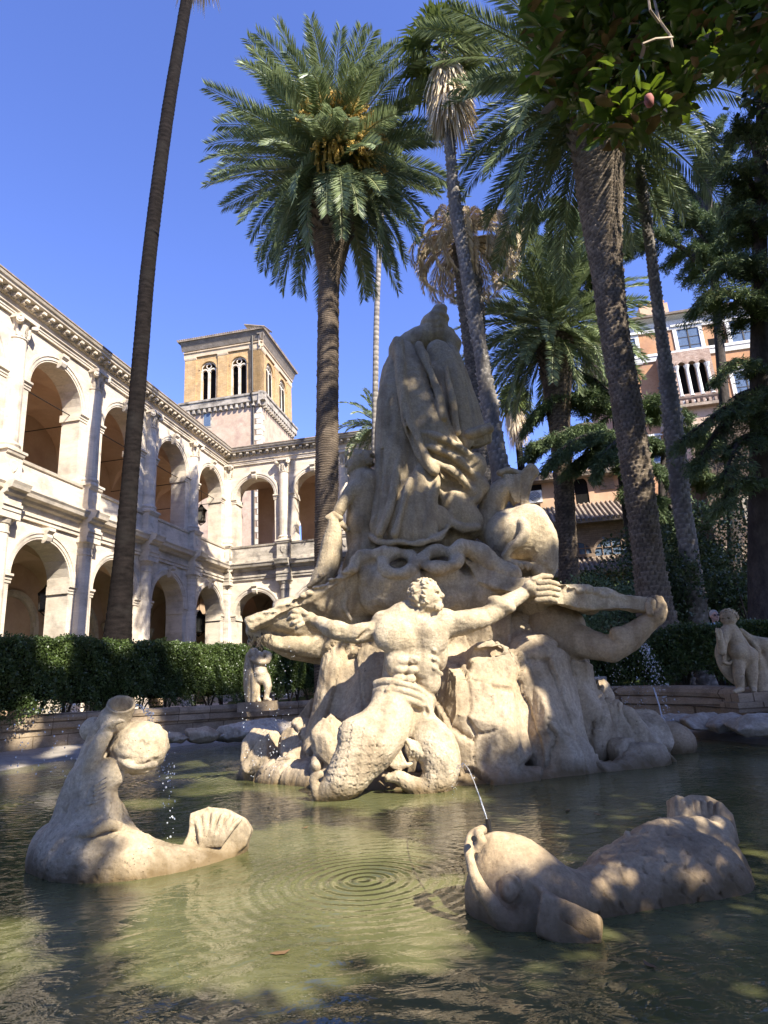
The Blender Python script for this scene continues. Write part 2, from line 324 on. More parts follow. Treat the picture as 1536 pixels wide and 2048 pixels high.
def arch_wall(mb, f, s0, s1, z0, z1, ops, n0=0, t=.6, seg=14, back=True):
    """ops: (centre, halfwidth, zbottom, zspring, arched)"""
    ops = sorted(ops); cur = s0
    def quad(a, b, c, d, n_): mb.add([f.P(a[0], n_, a[1]), f.P(b[0], n_, b[1]), f.P(c[0], n_, c[1]), f.P(d[0], n_, d[1])], [[0, 1, 2, 3]])
    def both(a, b, c, d):
        quad(a, b, c, d, n0)
        if back: quad(a, b, c, d, n0 - t)
    def reveal(a, b): mb.add([f.P(a[0], n0, a[1]), f.P(b[0], n0, b[1]), f.P(b[0], n0 - t, b[1]), f.P(a[0], n0 - t, a[1])], [[0, 1, 2, 3]])
    for (c, r, zb, zs, arched) in ops:
        a, b = c - r, c + r
        if a > cur: both((cur, z0), (a, z0), (a, z1), (cur, z1))
        if zb > z0: both((a, z0), (b, z0), (b, zb), (a, zb)); reveal((a, zb), (b, zb))
        reveal((a, zb), (a, zs)); reveal((b, zb), (b, zs))
        if arched:
            pts = [(c - r * math.cos(math.pi * k / seg), zs + r * math.sin(math.pi * k / seg)) for k in range(seg + 1)]
            for p, q in zip(pts, pts[1:]): both(p, q, (q[0], z1), (p[0], z1)); reveal(p, q)
        else: both((a, zs), (b, zs), (b, z1), (a, z1)); reveal((a, zs), (b, zs))
        cur = b
    if s1 > cur: both((cur, z0), (s1, z0), (s1, z1), (cur, z1))
    for s_ in (s0, s1): mb.add([f.P(s_, n0, z0), f.P(s_, n0 - t, z0), f.P(s_, n0 - t, z1), f.P(s_, n0, z1)], [[0, 1, 2, 3]])
def archivolt(mb, f, c, zs, r0, prof, seg=20):
    """prof: list of (dr, n) swept round the arch"""
    m = len(prof); V = []
    for k in range(seg + 1):
        a = math.pi * k / seg
        for dr, n_ in prof: V.append(f.P(c - (r0 + dr) * math.cos(a), n_, zs + (r0 + dr) * math.sin(a)))
    mb.add(V, [[k * m + i, k * m + i + 1, (k + 1) * m + i + 1, (k + 1) * m + i] for k in range(seg) for i in range(m - 1)])
C0 = at(453, 1001, 37.7)
F1 = Face(C0, D1, D2); F2 = Face(C0, D2, -D1)
pal = empty('arcaded_palace', (C0[0], C0[1], GZ), label='pale two-storey palace with rows of open arches behind the left hedge', cat='palace')
def wing(f, sgn, B, nb, ZT, mats, open_back=False):
    ext = sorted((0, sgn * B * nb)); cs = [sgn * B * (k + .5) for k in range(nb)]
    U = [(c, 1.45 if B > 4 else 1.28, 9.7, 12.8, True) for c in cs]; Lo = [(c, 1.5 if B > 4 else 1.3, GZ - .3, 5.55, True) for c in cs]
    w_ = MB(); arch_wall(w_, f, ext[0], ext[1], 9.7, 15.0, [(c, r, 9.7, zs, a) for c, r, zb, zs, a in U], t=.85)
    arch_wall(w_, f, ext[0], ext[1], GZ - .3, 7.6, Lo, t=.95)
    w_.build('arcade_wall', mats[0], pal)
    e = MB()
    zc = lambda z: 14.98 + (z - 14.98) * .68
    extr(e, f, [(a, zc(z)) for a, z in [(-.3, 14.98), (.10, 14.98), (.10, 15.12), (.13, 15.13), (.13, 15.28), (.2, 15.32), (.2, 15.37), (.09, 15.40), (.09, 15.80), (.16, 15.84), (.2, 15.95), (.2, 16.02), (-.3, 16.02)]], *ext)
    e.build('entablature', mats[0], pal)
    e = MB()
    extr(e, f, [(a, zc(z)) for a, z in [(-.8, 16.02), (.24, 16.02), (.26, 16.10), (.50, 16.12), (.52, 16.25), (.58, 16.30), (.62, 16.42), (-.8, 16.46)]], *ext)
    s_ = ext[0] + .2
    while s_ < ext[1] - .15:
        fbox(e, f, s_, s_ + .15, .18, .47, zc(15.88), zc(16.018)); fbox(e, f, s_, s_ + .15, .18, .34, zc(15.80), zc(15.882)); s_ += .44
    s_ = ext[0]
    while s_ < ext[1]: fbox(e, f, s_ + .01, s_ + .13, .1, .21, zc(15.80), zc(15.88)); s_ += .22
    e.build('cornice', mats[2], pal)
    e = MB()
    extr(e, f, [(-.3, 7.58), (.10, 7.58), (.10, 7.72), (.15, 7.73), (.15, 7.84), (.07, 7.86), (.07, 8.10), (.2, 8.16), (.25, 8.26), (.46, 8.3), (.50, 8.42), (.56, 8.5), (.56, 8.56), (.14, 8.64), (-.3, 8.64)], *ext)
    for k in range(nb + 1):
        c = sgn * B * k
        extr(e, f, [(-.1, 7.56), (.50, 7.56), (.50, 7.72), (.55, 7.73), (.55, 7.84), (.47, 7.86), (.47, 8.10), (.6, 8.16), (.64, 8.26), (.78, 8.3), (.82, 8.42), (.87, 8.52), (.87, 8.58), (.5, 8.66), (-.1, 8.66)], c - .42, c + .42)
    e.build('string_cornice', mats[1], pal)
    e = MB()
    extr(e, f, [(-.75, 8.6), (.12, 8.6), (.12, 8.78), (.07, 8.80), (.07, 9.58), (.13, 9.6), (.16, 9.7), (-.75, 9.72)], *ext)
    for k in range(nb + 1):
        c = sgn * B * k
        extr(e, f, [(0, 8.64), (.42, 8.64), (.42, 8.80), (.38, 8.83), (.38, 9.56), (.44, 9.6), (.48, 9.715), (0, 9.73)], c - .40, c + .40)
        # carved shield on each pedestal
        e.lathe([0, 0, 0], [(0, 0)], 3) if False else None
        pts = [(0, .26), (.17, .22), (.19, 0), (.11, -.18), (0, -.27), (-.11, -.18), (-.19, 0), (-.17, .22)]
        V = [f.P(c + a, .385, 9.2 + z) for a, z in pts] + [f.P(c + a * .72, .43, 9.2 + z * .75) for a, z in pts]
        e.add(V, [[i, (i + 1) % 8, 8 + (i + 1) % 8, 8 + i] for i in range(8)] + [[8 + i for i in range(8)]])
    e.build('parapet', mats[1] if open_back else mats[0], pal)
    # imposts and archivolts, one mesh per arch
    for grp, ops in (('u', U), ('l', Lo)):
        for (c, r, zb, zs, a) in ops:
            e = MB(); archivolt(e, f, c, zs, r, [(0, -.02), (0, .045), (.07, .045), (.075, .075), (.2, .075), (.21, .11), (.30, .11), (.33, .0)])
            e.build('archivolt', mats[0], pal)
            for d in (-1, 1):
                e = MB()
                x0, x1 = sorted((c + d * (r - .07), c + d * (B / 2 - .2)))
                extr(e, f, [(-.92, zs - .32), (.03, zs - .32), (.03, zs - .22), (.06, zs - .21), (.06, zs - .12), (.13, zs - .08), (.13, zs), (-.92, zs)], x0, x1); e.build('impost', mats[0], pal)
            e = MB(); z1 = zs + r
            V = []
            for (n0_, zz, hw) in ((.10, z1 - .14, .12), (.20, z1 - .06, .13), (.26, z1 + .08, .14), (.22, z1 + .2, .15), (.33, z1 + .30, .17), (.33, z1 + .42, .18)):
                V += [f.P(c - hw, 0, zz), f.P(c - hw, n0_, zz), f.P(c + hw, n0_, zz), f.P(c + hw, 0, zz)]
            e.add(V, [[i * 4 + j, i * 4 + j + 1, i * 4 + j + 5, i * 4 + j + 4] for i in range(5) for j in range(3)] + [[0, 3, 2, 1], [20, 21, 22, 23]])
            e.build('keystone', mats[0], pal)
    ang = math.atan2(f.n[1], f.n[0])
    for k in range(nb + 1):
        c = sgn * B * k; off = .03
        e = MB(); o = f.P(c, off, 0)
        e.lathe(o, [(.45, 9.72), (.45, 9.86), (.40, 9.9), (.44, 9.98), (.42, 10.05), (.345, 10.1), (.335, 11.2), (.33, 12.3), (.29, 14.1), (.33, 14.14), (.33, 14.2), (.29, 14.22), (.30, 14.5), (.33, 14.75), (.40, 14.86)], 16)
        fbox(e, f, c - .46, c + .46, -.3, .48, 14.86, 14.985); fbox(e, f, c - .48, c + .48, -.2, .5, 9.71, 9.80)
        for dx in (-1, 1):          # volutes
            for rr, ww in ((.13, .10), (.07, .13)):
                q0 = f.P(c + dx * .36, .36, 14.76); q1 = f.P(c + dx * .36 + dx * ww * .7, .36 + ww * .7, 14.76)
                e.tube([q0 - (q1 - q0), q1], rr, 10)
            for zz in (14.34, 14.52):
                for a in (-.5, 0, .5): e.tube([o + [0, 0, zz - .12] + (f.n * math.cos(a + dx * .5) + f.d * math.sin(a + dx * .5)) * .30, o + [0, 0, zz + .1] + (f.n * math.cos(a + dx * .5) + f.d * math.sin(a + dx * .5)) * .37], [.06, .035], 5)
        e.build('column', mats[0], pal, smooth=False)
        e = MB(); e.lathe(o, [(.44, GZ), (.44, GZ + .2), (.38, GZ + .24), (.37, 2), (.36, 3.5), (.32, 6.8), (.35, 6.83), (.35, 6.9), (.32, 6.92), (.32, 7.12), (.36, 7.16), (.43, 7.32)], 16)
        fbox(e, f, c - .45, c + .45, -.2, .47, 7.32, 7.56); e.build('column', mats[1], pal)
    # loggia behind: floors, vaults, back wall
    e = MB(); fbox(e, f, ext[0] - (5.5 if sgn < 0 else 0), ext[1] + (5.5 if sgn > 0 else 0), -5.1, -.7, 8.62, 8.9); e.build('loggia_floor', M['plaster'], pal)
    n0_, n1_ = -.85, -5.1
    for zs, zt in ((12.7, 2.0), (5.3, 2.1)):
        if open_back and zs > 10: continue
        e = MB(); R_ = 14
        for k, c in enumerate(cs + ([cs[0] - sgn * B] if sgn < 0 else [])):
            V = []
            for i in range(R_ + 1):
                for j in range(R_ + 1):
                    x = -1 + 2 * i / R_; y = -1 + 2 * j / R_
                    h = max(math.sqrt(max(0, 1 - x * x)), math.sqrt(max(0, 1 - y * y)))
                    V.append(f.P(c + x * B / 2, (n0_ + n1_) / 2 + y * (n0_ - n1_) / 2, zs + zt * h))
            e.add(V, [[i * (R_ + 1) + j, i * (R_ + 1) + j + 1, (i + 1) * (R_ + 1) + j + 1, (i + 1) * (R_ + 1) + j] for i in range(R_) for j in range(R_)])
        e.build('vault', M['plaster'], pal, smooth=True)
    e = MB()
    if open_back:
        arch_wall(e, f, 0, ext[1], 8.6, 15.2, [(c + .2, 1.05, 8.9, 11.9, True) for c in cs[:4]], n0=n1_, t=.5)
        arch_wall(e, f, -5, ext[1], GZ - .2, 8.6, [], n0=n1_, t=.5)
        fbox(e, f, -4, ext[1], n1_ + .003, -.85, 15.0, 15.2)
    else:
        arch_wall(e, f, ext[0], ext[1] + 5, GZ - .2, 16, [], n0=n1_, t=.5)
    e.build('back_wall', M['plaster'], pal)
    if not open_back:
        e = MB()
        for c in cs:      # corbels and blind arches on the back wall
            archivolt(e, f, c, 4.6, 1.25, [(0, n1_ - .02), (0, n1_ + .12), (.12, n1_ + .14), (.13, n1_ + .2), (.3, n1_ + .2), (.34, n1_ + .05)])
            for d in (-1, 1):
                x = c + d * 1.41; fbox(e, f, x - .16, x + .16, n1_, n1_ + .2, GZ, 4.6)
            e.lathe(f.P(c + B / 2, n1_ + .15, 0), [(.03, 4.55), (.14, 4.75), (.22, 4.95), (.25, 5.05), (.25, 5.15)], 10)
        e.build('blind_arch', mats[0], pal)
        for c in cs:
            e = MB(); e.tube([f.P(c - B / 2 + .02, -.45, 12.75), f.P(c + B / 2 - .02, -.45, 12.75)], .022, 6)
            e.tube([f.P(c + B / 2, -.8, 12.72), f.P(c + B / 2, n1_, 12.72)], .022, 6); e.build('tie_rod', M['iron'], pal)
    e = MB(); m_ = [(.64, 15.995), (.64, 16.05), (-2.6, 16.75), (-5.8, 16.0), (-5.8, 15.8), (-.5, 15.99)]
    extr(e, f, m_, ext[0], ext[1] + (1.0 if sgn < 0 else 0)); e.build('roof', M['tile'], pal)
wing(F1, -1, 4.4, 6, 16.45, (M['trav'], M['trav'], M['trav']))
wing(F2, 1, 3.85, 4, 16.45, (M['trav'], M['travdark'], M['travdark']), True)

def lantern(u, v, off, label, size=1.0, f=F1, ceil=14.4):
    s_, z = f.inv(u, v, off); p = f.P(s_, off, z)
    t = empty('hanging_lantern', p, label=label, cat='lantern', group='iron lanterns hanging in the arcade')
    fr = MB(); k = size
    for a in range(6):
        x, y = math.cos(a * math.pi / 3), math.sin(a * math.pi / 3)
        fr.tube([p + [x * .22 * k, y * .22 * k, -.32 * k], p + [x * .26 * k, y * .26 * k, .22 * k]], .02, 4)
        fr.tube([p + [x * .26 * k, y * .26 * k, .22 * k], p + [0, 0, .5 * k]], .02, 4); fr.tube([p + [x * .22 * k, y * .22 * k, -.32 * k], p + [0, 0, -.5 * k]], .02, 4)
    fr.lathe(p, [(.29 * k, .2 * k), (.3 * k, .24 * k), (.12 * k, .42 * k), (.05 * k, .55 * k)], 6); fr.lathe(p, [(.24 * k, -.34 * k), (.24 * k, -.29 * k)], 6)
    fr.build('frame', M['iron'], t)
    g = MB(); g.lathe(p, [(.19 * k, -.3 * k), (.23 * k, .2 * k)], 6); g.build('pane', M['lglass'], t)
    r = MB(); r.tube([p + [0, 0, .5 * k], [p[0], p[1], ceil]], .014, 4); r.build('hanging_rod', M['iron'], t)
M['lglass'] = plain('lantern_glass', (.09, .085, .07), .2)
lantern(134, 905, -1.8, 'iron lantern hanging inside the large upper arch nearest the left edge', 1.25)
lantern(402, 1031, -1.6, 'iron lantern hanging in the upper arch beside the courtyard corner', 1.3)
lantern(92, 1202, -1.6, 'iron lantern half hidden behind the lower pier at far left', 1.2, ceil=7.2)
lantern(398, 1248, -1.6, 'dark lantern hanging in the lower arch beside the courtyard corner', 1.5, ceil=7.2)
# ---- orange building seen through the upper loggia
ob = empty('orange_house', F2.P(8, -22, GZ), label='sunlit orange house with a white shuttered window seen through the upper arches', cat='house')
fo = Face(F2.P(8, -22, 0), D2, -D1)
M['orange'] = stone('orange_render', (.50, .31, .19), (.60, .40, .26), scale=1, dark=(.4, .3, .22), dscale=.6, damt=.4, bump=.1, bscale=6, fine=.06)
e = MB(); fbox(e, fo, -7.5, 7, -8, 0, GZ, 13.4); e.build('wall', M['orange'], ob)
e = MB(); extr(e, fo, [(.5, 13.4), (.5, 13.55), (-4, 14.6), (-8, 13.4)], -8, 7.5); e.build('roof', M['tile'], ob)
for u in (597, 640, 690):
    s_, z = fo.inv(u, 1030); e = MB(); fbox(e, fo, s_ - .55, s_ + .55, -.1, .08, z - 1.1, z + 1.1); e.build('window', M['white'], ob)

# ================================================================== brick tower
T0 = at(521, 700, 54.0)
TL = Face(T0, -D2, -D1); TR = Face(T0, D1, D2)
tw = empty('brick_tower', (T0[0], T0[1], GZ), label='square brick bell tower with twin arched windows rising behind the palace corner', cat='tower')
wl_, _ = TL.inv(370, 720); wr_, _ = TR.inv(583, 790)
def zz(v, u=521): return TL.inv(u, v)[1]
M['towertrim'] = stone('tower_trim_stone', (.52, .40, .26), (.66, .53, .37), scale=1.5, dark=(.3, .22, .14), dscale=1, damt=.6, bump=.2, bscale=8, fine=.1)
z_eave, z_cb, z_ct, z_led, z_ledb, z_lo = zz(664), zz(688), zz(698), zz(788), zz(803), 5.0
for f, wd, us in ((TL, wl_, ((418, 1), (475, 1))), (TR, wr_, ((533, 0), (558, 0)))):
    ops = []
    for u, l_ in us:
        s_, z = f.inv(u, 760); ops.append(s_)
    if f is TL: c1_, c2_ = wd * .29, wd * .69
    else: c1_, c2_ = wd * .30, wd * .72
    hw = wd * .105 if f is TL else wd * .11
    zb, zs = z_led + .25, z_cb - 1.75
    e = MB(); arch_wall(e, f, 0, wd, z_led, z_cb, [(c1_, hw, zb, zs, True), (c2_, hw, zb, zs, True)], n0=-.12, t=.7); e.build('belfry_wall', M['tower'], tw)
    for a, b_ in ((0, .14), (.43, .56), (.85, 1)):
        e = MB(); fbox(e, f, wd * a, wd * b_, -.12, 0.0, z_led, z_cb - .55); e.build('pilaster', M['tower'], tw)
    e = MB()
    for a, b_ in ((0, .14), (.43, .56), (.85, 1)): extr(e, f, [(-.1, z_cb - .55), (.03, z_cb - .55), (.08, z_cb - .4), (.08, z_cb - .28), (-.1, z_cb - .28)], wd * a - .03, wd * b_ + .03)
    extr(e, f, [(-.1, z_cb - .28), (.03, z_cb - .28), (.05, z_cb + .1), (.16, z_cb + .18), (.16, z_cb + .28), (.02, z_cb + .3), (.02, z_cb + .62), (.2, z_cb + .7), (.26, z_cb + .86), (-.1, z_cb + .9)], -.26, wd + .1)
    e.build('cornice', M['towertrim'], tw)
    e = MB(); extr(e, f, [(-.2, z_cb + .9), (.06, z_cb + .9), (.12, z_eave - .9), (.25, z_eave - .5), (.42, z_eave - .15), (.5, z_eave), (-.2, z_eave)], -.4, wd + .3); e.build('parapet', M['towergrey'], tw)
    e = MB(); extr(e, f, [(-.1, z_ledb - .45), (.05, z_ledb - .45), (.12, z_ledb - .1), (.4, z_ledb), (.45, z_led - .25), (.55, z_led - .18), (.58, z_led), (0, z_led + .15)], -.55, wd + .3)
    s_ = 0
    while s_ < wd: fbox(e, f, s_, s_ + .22, .04, .34, z_ledb - .42, z_ledb - .03); s_ += .55
    e.build('string_course', M['travdark'], tw)
    e = MB(); arch_wall(e, f, 0, wd, z_lo, z_ledb - .3, [], n0=0, t=.6, back=False); e.build('base_wall', M['towerpl'], tw)
    for c in (c1_, c2_):     # biforate tracery
        e = MB(); n_ = -.35; r = hw
        fbox(e, f, c - .10, c + .10, n_ - .12, n_ + .1, zb, zs + .1)
        for d in (-1, 1): fbox(e, f, *sorted((c + d * (r - .12), c + d * (r + .01))), n_ - .12, n_ + .1, zb, zs + .3)
        for d in (-1, 1):
            ring_ = [(0, n_ + .1), (.14, n_ + .1), (.14, n_ - .12), (0, n_ - .12)]
            archivolt(e, f, c + d * r / 2, zs - .25, r / 2 - .15, ring_ + ring_[:1], 10)
        V = []
        for k in range(17):
            a = 2 * math.pi * k / 16
            for rr in (r * .24, r * .36): V.append(f.P(c + rr * math.cos(a), n_ + .08, zs + r * .48 + rr * math.sin(a)))
        e.add(V, [[2 * k, 2 * k + 1, 2 * k + 3, 2 * k + 2] for k in range(16)])
        archivolt(e, f, c, zs, r - .12, [(0, n_ + .1), (.13, n_ + .1)], 14)
        e.build('window_tracery', M['trav'], tw)
        e = MB(); archivolt(e, f, c, zs, r, [(0, -.11), (.02, -.07), (.16, -.07), (.18, -.11)], 14); e.build('window_arch', M['tower'], tw)
    if f is TL:
        s_, z = f.inv(415, 838); e = MB(); fbox(e, f, s_ - .45, s_ + .45, -.3, .03, z - .9, z + .9); e.build('window', M['travdark'], tw)
        e = MB(); fbox(e, f, s_ - .33, s_ + .33, -.2, .05, z - .75, z + .75); e.build('pane', M['glass'], tw)
    s_ = 0
    e = MB(); z = z_ledb - .6; k = 0
    while z > 8: 
        fbox(e, f, 0, .75 if k % 2 else .45, -.05, .035 if f is TL else .033, z - .52, z - .02); z -= .55; k += 1
    e.build('quoin', M['trav'], tw)
e = MB()
for d in (0,): e.tube([TL.P(.75, .25, z_eave - .4), TL.P(.75, .22, z_led + .3), TL.P(.72, .66, z_led - .1), TL.P(.72, .14, z_ledb - .6), TL.P(.72, .12, 9)], .09, 6)
e.build('drainpipe', M['iron'], tw)
e = MB()
q = [TL.P(-.6, .6, z_eave), TL.P(wl_ + .55, .6, z_eave), TL.P(wl_ + .55, -wr_ - .55, z_eave), TL.P(-.6, -wr_ - .55, z_eave), TL.P(wl_ / 2, -wr_ / 2, z_eave + 1.5)]
q2 = [p + [0, 0, .16] for p in q[:4]]
e.add(q[:4] + q2 + [q[4]], [[0, 1, 2, 3], [0, 1, 5, 4], [1, 2, 6, 5], [2, 3, 7, 6], [3, 0, 4, 7], [4, 5, 8], [5, 6, 8], [6, 7, 8], [7, 4, 8]])
for k in range(40):
    a = q2[0] + (q2[1] - q2[0]) * k / 39; e.tube([a - D1 * .03, a + D1 * 2.0 + [0, 0, .55]], .09, 5)
    a = q2[0] + (q2[3] - q2[0]) * k / 39; e.tube([a + D2 * .03, a - D2 * 2.0 + [0, 0, .55]], .09, 5)
e.build('roof', M['tile'], tw)
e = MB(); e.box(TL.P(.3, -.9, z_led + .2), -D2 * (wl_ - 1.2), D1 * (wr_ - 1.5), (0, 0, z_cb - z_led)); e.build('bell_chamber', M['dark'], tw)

# ================================================================== buildings at right
def far_face(u, v, Y): return Face(at(u, v, Y), D2, -D1)
PF = far_face(1262, 719, 56)
pb = empty('brown_palazzo', (PF.o[0] + 10, PF.o[1], GZ), label='tall brown rendered palazzo with white window frames behind the cedars', cat='palazzo')
s0, _ = PF.inv(1205, 700); s1 = s0 + 34; zR = PF.inv(1400, 628)[1]; zS = PF.inv(1390, 703)[1]
ops = []
wins = [(1378, 682, 1.0, 1.35), (1252, 705, 1.0, 1.35), (1483, 657, 1.05, 1.35), (1494, 765, 1.05, 1.2), (1300, 903, .8, 1.1)]
for u, v, hw, hh in wins:
    s_, z = PF.inv(u, v); ops.append((s_, hw, z - hh, z + hh))
e = MB(); fbox(e, PF, s0, s1, -12, 0, GZ, zR); e.build('wall', M['palazzo'], pb)
e = MB(); extr(e, PF, [(0, zR - 1.3), (.15, zR - 1.3), (.2, zR - 1.0), (.12, zR - .9), (.12, zR - .3), (.7, zR - .05), (.7, zR), (0, zR)], s0 - .3, s1); e.build('cornice', M['white'], pb)
e = MB(); extr(e, PF, [(.95, zR + .002), (1.0, zR + .2), (-6, zR + 2.2), (-12, zR + .1)], s0 - .6, s1); e.build('roof', M['tile'], pb)
e = MB()
for u in (1312, 1338): 
    s_, z = PF.inv(u, 625); fbox(e, PF, s_ - .8, s_ + .8, -4, -2.5, zR + .3, zR + 3.3)
    for k in (-.5, .5): e.lathe(PF.P(s_ + k, -3.2, zR + 3.3), [(.2, 0), (.15, .4), (.3, .55), (.1, .8)], 8)
e.build('chimney', M['orange'], pb)
e = MB(); extr(e, PF, [(0, zS - .5), (.16, zS - .5), (.22, zS - .1), (.3, zS), (.3, zS + .25), (0, zS + .3)], s0 - .2, s1); e.build('string_course', M['white'], pb)
for (s_, hw, za, zb) in ops:
    w_ = MB()
    for a, b_, c, d in ((s_ - hw - .35, s_ - hw, za - .2, zb + .3), (s_ + hw, s_ + hw + .35, za - .2, zb + .3), (s_ - hw, s_ + hw, za - .2, za), (s_ - hw, s_ + hw, zb, zb + .3)): fbox(w_, PF, a, b_, -.3, .12, c, d)
    fbox(w_, PF, s_ - hw - .5, s_ + hw + .5, 0, .3, zb + .3, zb + .5)
    wo = w_.build('window', M['white'], pb)
    g = MB(); fbox(g, PF, s_ - hw, s_ + hw, -.2, .02, za, zb); p_ = g.build('pane', M['glass'], wo)
    g = MB(); fbox(g, PF, s_ - .06, s_ + .06, .021, .07, za, zb)
    for k in (1, 2): fbox(g, PF, s_ - hw, s_ + hw, .021, .055, za + (zb - za) * k / 3 - .03, za + (zb - za) * k / 3 + .03)
    g.build('glazing_bar', M['iron'], wo)
for u, v in ((1423, 684), (1445, 680)):
    s_, z = PF.inv(u, v); g = MB(); fbox(g, PF, s_ - .3, s_ + .3, -.2, .02, z - .35, z + .35); g.build('vent_hole', M['dark'], pb)
# projecting triforate loggia tower
tl0, z0_ = PF.inv(1310, 720); tl1, _ = PF.inv(1412, 720)
M['loggia'] = stone('pink_brick', (.40, .27, .20), (.55, .42, .34), scale=2, dark=(.24, .17, .13), dscale=1.5, damt=.6, bump=.4, bscale=8, brick=(.3, .12, .02, (.7, .68, .62)), fine=.15)
LF = Face(PF.P(0, 1.4, 0), D2, -D1)
rows = [(745, 3.05), (818, 3.05), (888, 3.05), (955, 3.05)]
e = MB(); zt = PF.inv(1390, 712)[1]; ops = []
bands = []
for v, hgt in rows:
    _, z = LF.inv(1398, v); 
    w3 = (tl1 - tl0)
    for k in range(3): ops.append((tl0 + w3 * (.40 + .2 * k), w3 * .075, z - 2.0, z + .9))
    bands.append(z)
lv = bands
top_ = zt
for i, z in enumerate(lv):
    hi = (top_ if i == 0 else (lv[i - 1] - 2.5)); lo = z - 2.5
    arch_wall(e, LF, tl0, tl1, lo, hi, [(o_[0], o_[1], o_[2], o_[3], True) for o_ in ops[i * 3:i * 3 + 3]], n0=0, t=.5)
fbox(e, LF, tl0, tl1, -1.4, 0, GZ, lv[-1] - 2.5)
for s_ in (tl0, tl1): e.add([LF.P(s_, 0, lv[-1] - 2.5), LF.P(s_, -1.4, lv[-1] - 2.5), LF.P(s_, -1.4, top_), LF.P(s_, 0, top_)], [[0, 1, 2, 3]])
e.build('loggia_tower', M['loggia'], pb)
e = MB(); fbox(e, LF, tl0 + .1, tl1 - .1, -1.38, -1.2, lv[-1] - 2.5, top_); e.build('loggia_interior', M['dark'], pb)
for i, z in enumerate(lv):
    e = MB(); hi = z - 2.5
    extr(e, LF, [(-.1, hi - .25), (.1, hi - .25), (.3, hi), (.35, hi + .12), (-.1, hi + .15)], tl0 - .2, tl1 + .2)
    s_ = tl0
    while s_ < tl1: fbox(e, LF, s_, s_ + .22, .05, .3, hi - .55, hi - .2); s_ += .5
    e.build('balcony_band', M['loggia'], pb)
    for k in (.30, .50, .70, .9):
        e = MB(); e.lathe(LF.P(tl0 + (tl1 - tl0) * k, -.1, 0), [(.26, z - 2.2), (.17, z - 2.0), (.15, z + .5), (.26, z + .85), (.28, z + .95)], 8); e.build('colonnette', M['white'], pb)
    for o_ in ops[i * 3:i * 3 + 3]:
        e = MB(); archivolt(e, LF, o_[0], o_[3], o_[1], [(0, 0), (0, .12), (.2, .14), (.24, 0)], 12); e.build('window_arch', M['loggia'], pb)

# low house with tiled roofs
HF = far_face(1100, 1040, 33)
hb = empty('low_tiled_house', (HF.o[0], HF.o[1], GZ), label='low ochre house with tiled roofs and two half-round windows behind the palms', cat='house')
sa, _ = HF.inv(985, 1000); sb, _ = HF.inv(1330, 1010)
zE = HF.inv(1160, 1048)[1]; zU0 = HF.inv(1160, 1010, -2.2)[1]; zU1 = HF.inv(1160, 955, -2.2)[1]; zL = HF.inv(1160, 1118)[1]
def half_window(f, s_, z, r, par, n_=.02):
    g = MB(); V = [f.P(s_, n_, z)] + [f.P(s_ + r * math.cos(math.pi * k / 14), n_, z + r * math.sin(math.pi * k / 14)) for k in range(15)]
    g.add(V, [[0, k, k + 1] for k in range(1, 15)]); wnd = MB(); archivolt(wnd, f, s_, z, r - .06, [(0, -.1), (0, .1), (.14, .1), (.16, .0)], 14); fbox(wnd, f, s_ - r - .1, s_ + r + .1, -.05, .16, z - .16, z)
    for k in (-.5, 0, .5): wnd.tube([f.P(s_ + k * r, .05, z), f.P(s_ + k * r, .05, z + r * .82)], .03, 4)
    wnd.tube([f.P(s_ - r * .85, .05, z + r * .45), f.P(s_ + r * .85, .05, z + r * .45)], .03, 4)
    wo = wnd.build('window', M['brownbrick'], par); g.build('pane', M['glass'], wo)
e = MB(); fbox(e, HF, sa, sb, -10, 0, GZ, zE + .2); e.build('wall', M['brownbrick'], hb)
for u, r in ((1158, .72), (1226, .98)):
    s_, z = HF.inv(u, 1110); half_window(HF, s_, z, r, hb)
for lo, hi, n0_, n1_, nm in ((zE, zU0 - .0, .75, -2.2, 'roof'), (zL - 1.0, zL - .02, 1.9, .02, 'lean_to_roof')):
    e = MB(); e.add([HF.P(sa - .5, n0_, lo), HF.P(sb + .5, n0_, lo), HF.P(sb + .5, n1_, hi), HF.P(sa - .5, n1_, hi), HF.P(sa - .5, n0_, lo - .12), HF.P(sb + .5, n0_, lo - .12)], [[0, 1, 2, 3], [0, 1, 5, 4]])
    k = 0; s_ = sa - .4
    while s_ < sb + .5:
        e.tube([HF.P(s_, n0_ + .05, lo + .04), HF.P(s_ + random.uniform(-.02, .02), n1_, hi + .04)], .085, 6); s_ += .25
    e.build(nm, M['tile'], hb)
HU = Face(HF.P(0, -2.2, 0), D2, -D1)
e = MB(); fbox(e, HU, sa, sb, -7, 0, zU0 - .5, zU1); e.build('upper_wall', M['orange'], hb)
e = MB(); extr(e, HU, [(.7, zU1 - .1), (.72, zU1 + .02), (-3.5, zU1 + 1.5), (-7, zU1)], sa - .6, sb); s_ = sa - .5
while s_ < sb: e.tube([HU.P(s_, .75, zU1 + .05), HU.P(s_, -3.5, zU1 + 1.53)], .085, 5); s_ += .25
e.build('upper_roof', M['tile'], hb)
s_, z = HU.inv(1163, 985); e = MB(); arch_wall(e, HU, s_ - .7, s_ + .7, z - 1.0, z + 1.3, [(s_, .38, z - .7, z + .5, True)], n0=.08, t=.08); wo = e.build('window', M['orange'], hb)
e = MB(); fbox(e, HU, s_ - .4, s_ + .4, -.05, .02, z - .7, z + .95); e.build('pane', M['dark'], wo)
s_, z = HU.inv(1212, 960); e = MB(); fbox(e, HU, s_ - .4, s_ + .4, -.1, .06, z - .6, z + .6); e.build('shutter', M['brownbrick'], hb)
s_, z = HU.inv(1066, 998); p = HU.P(s_, .45, z)
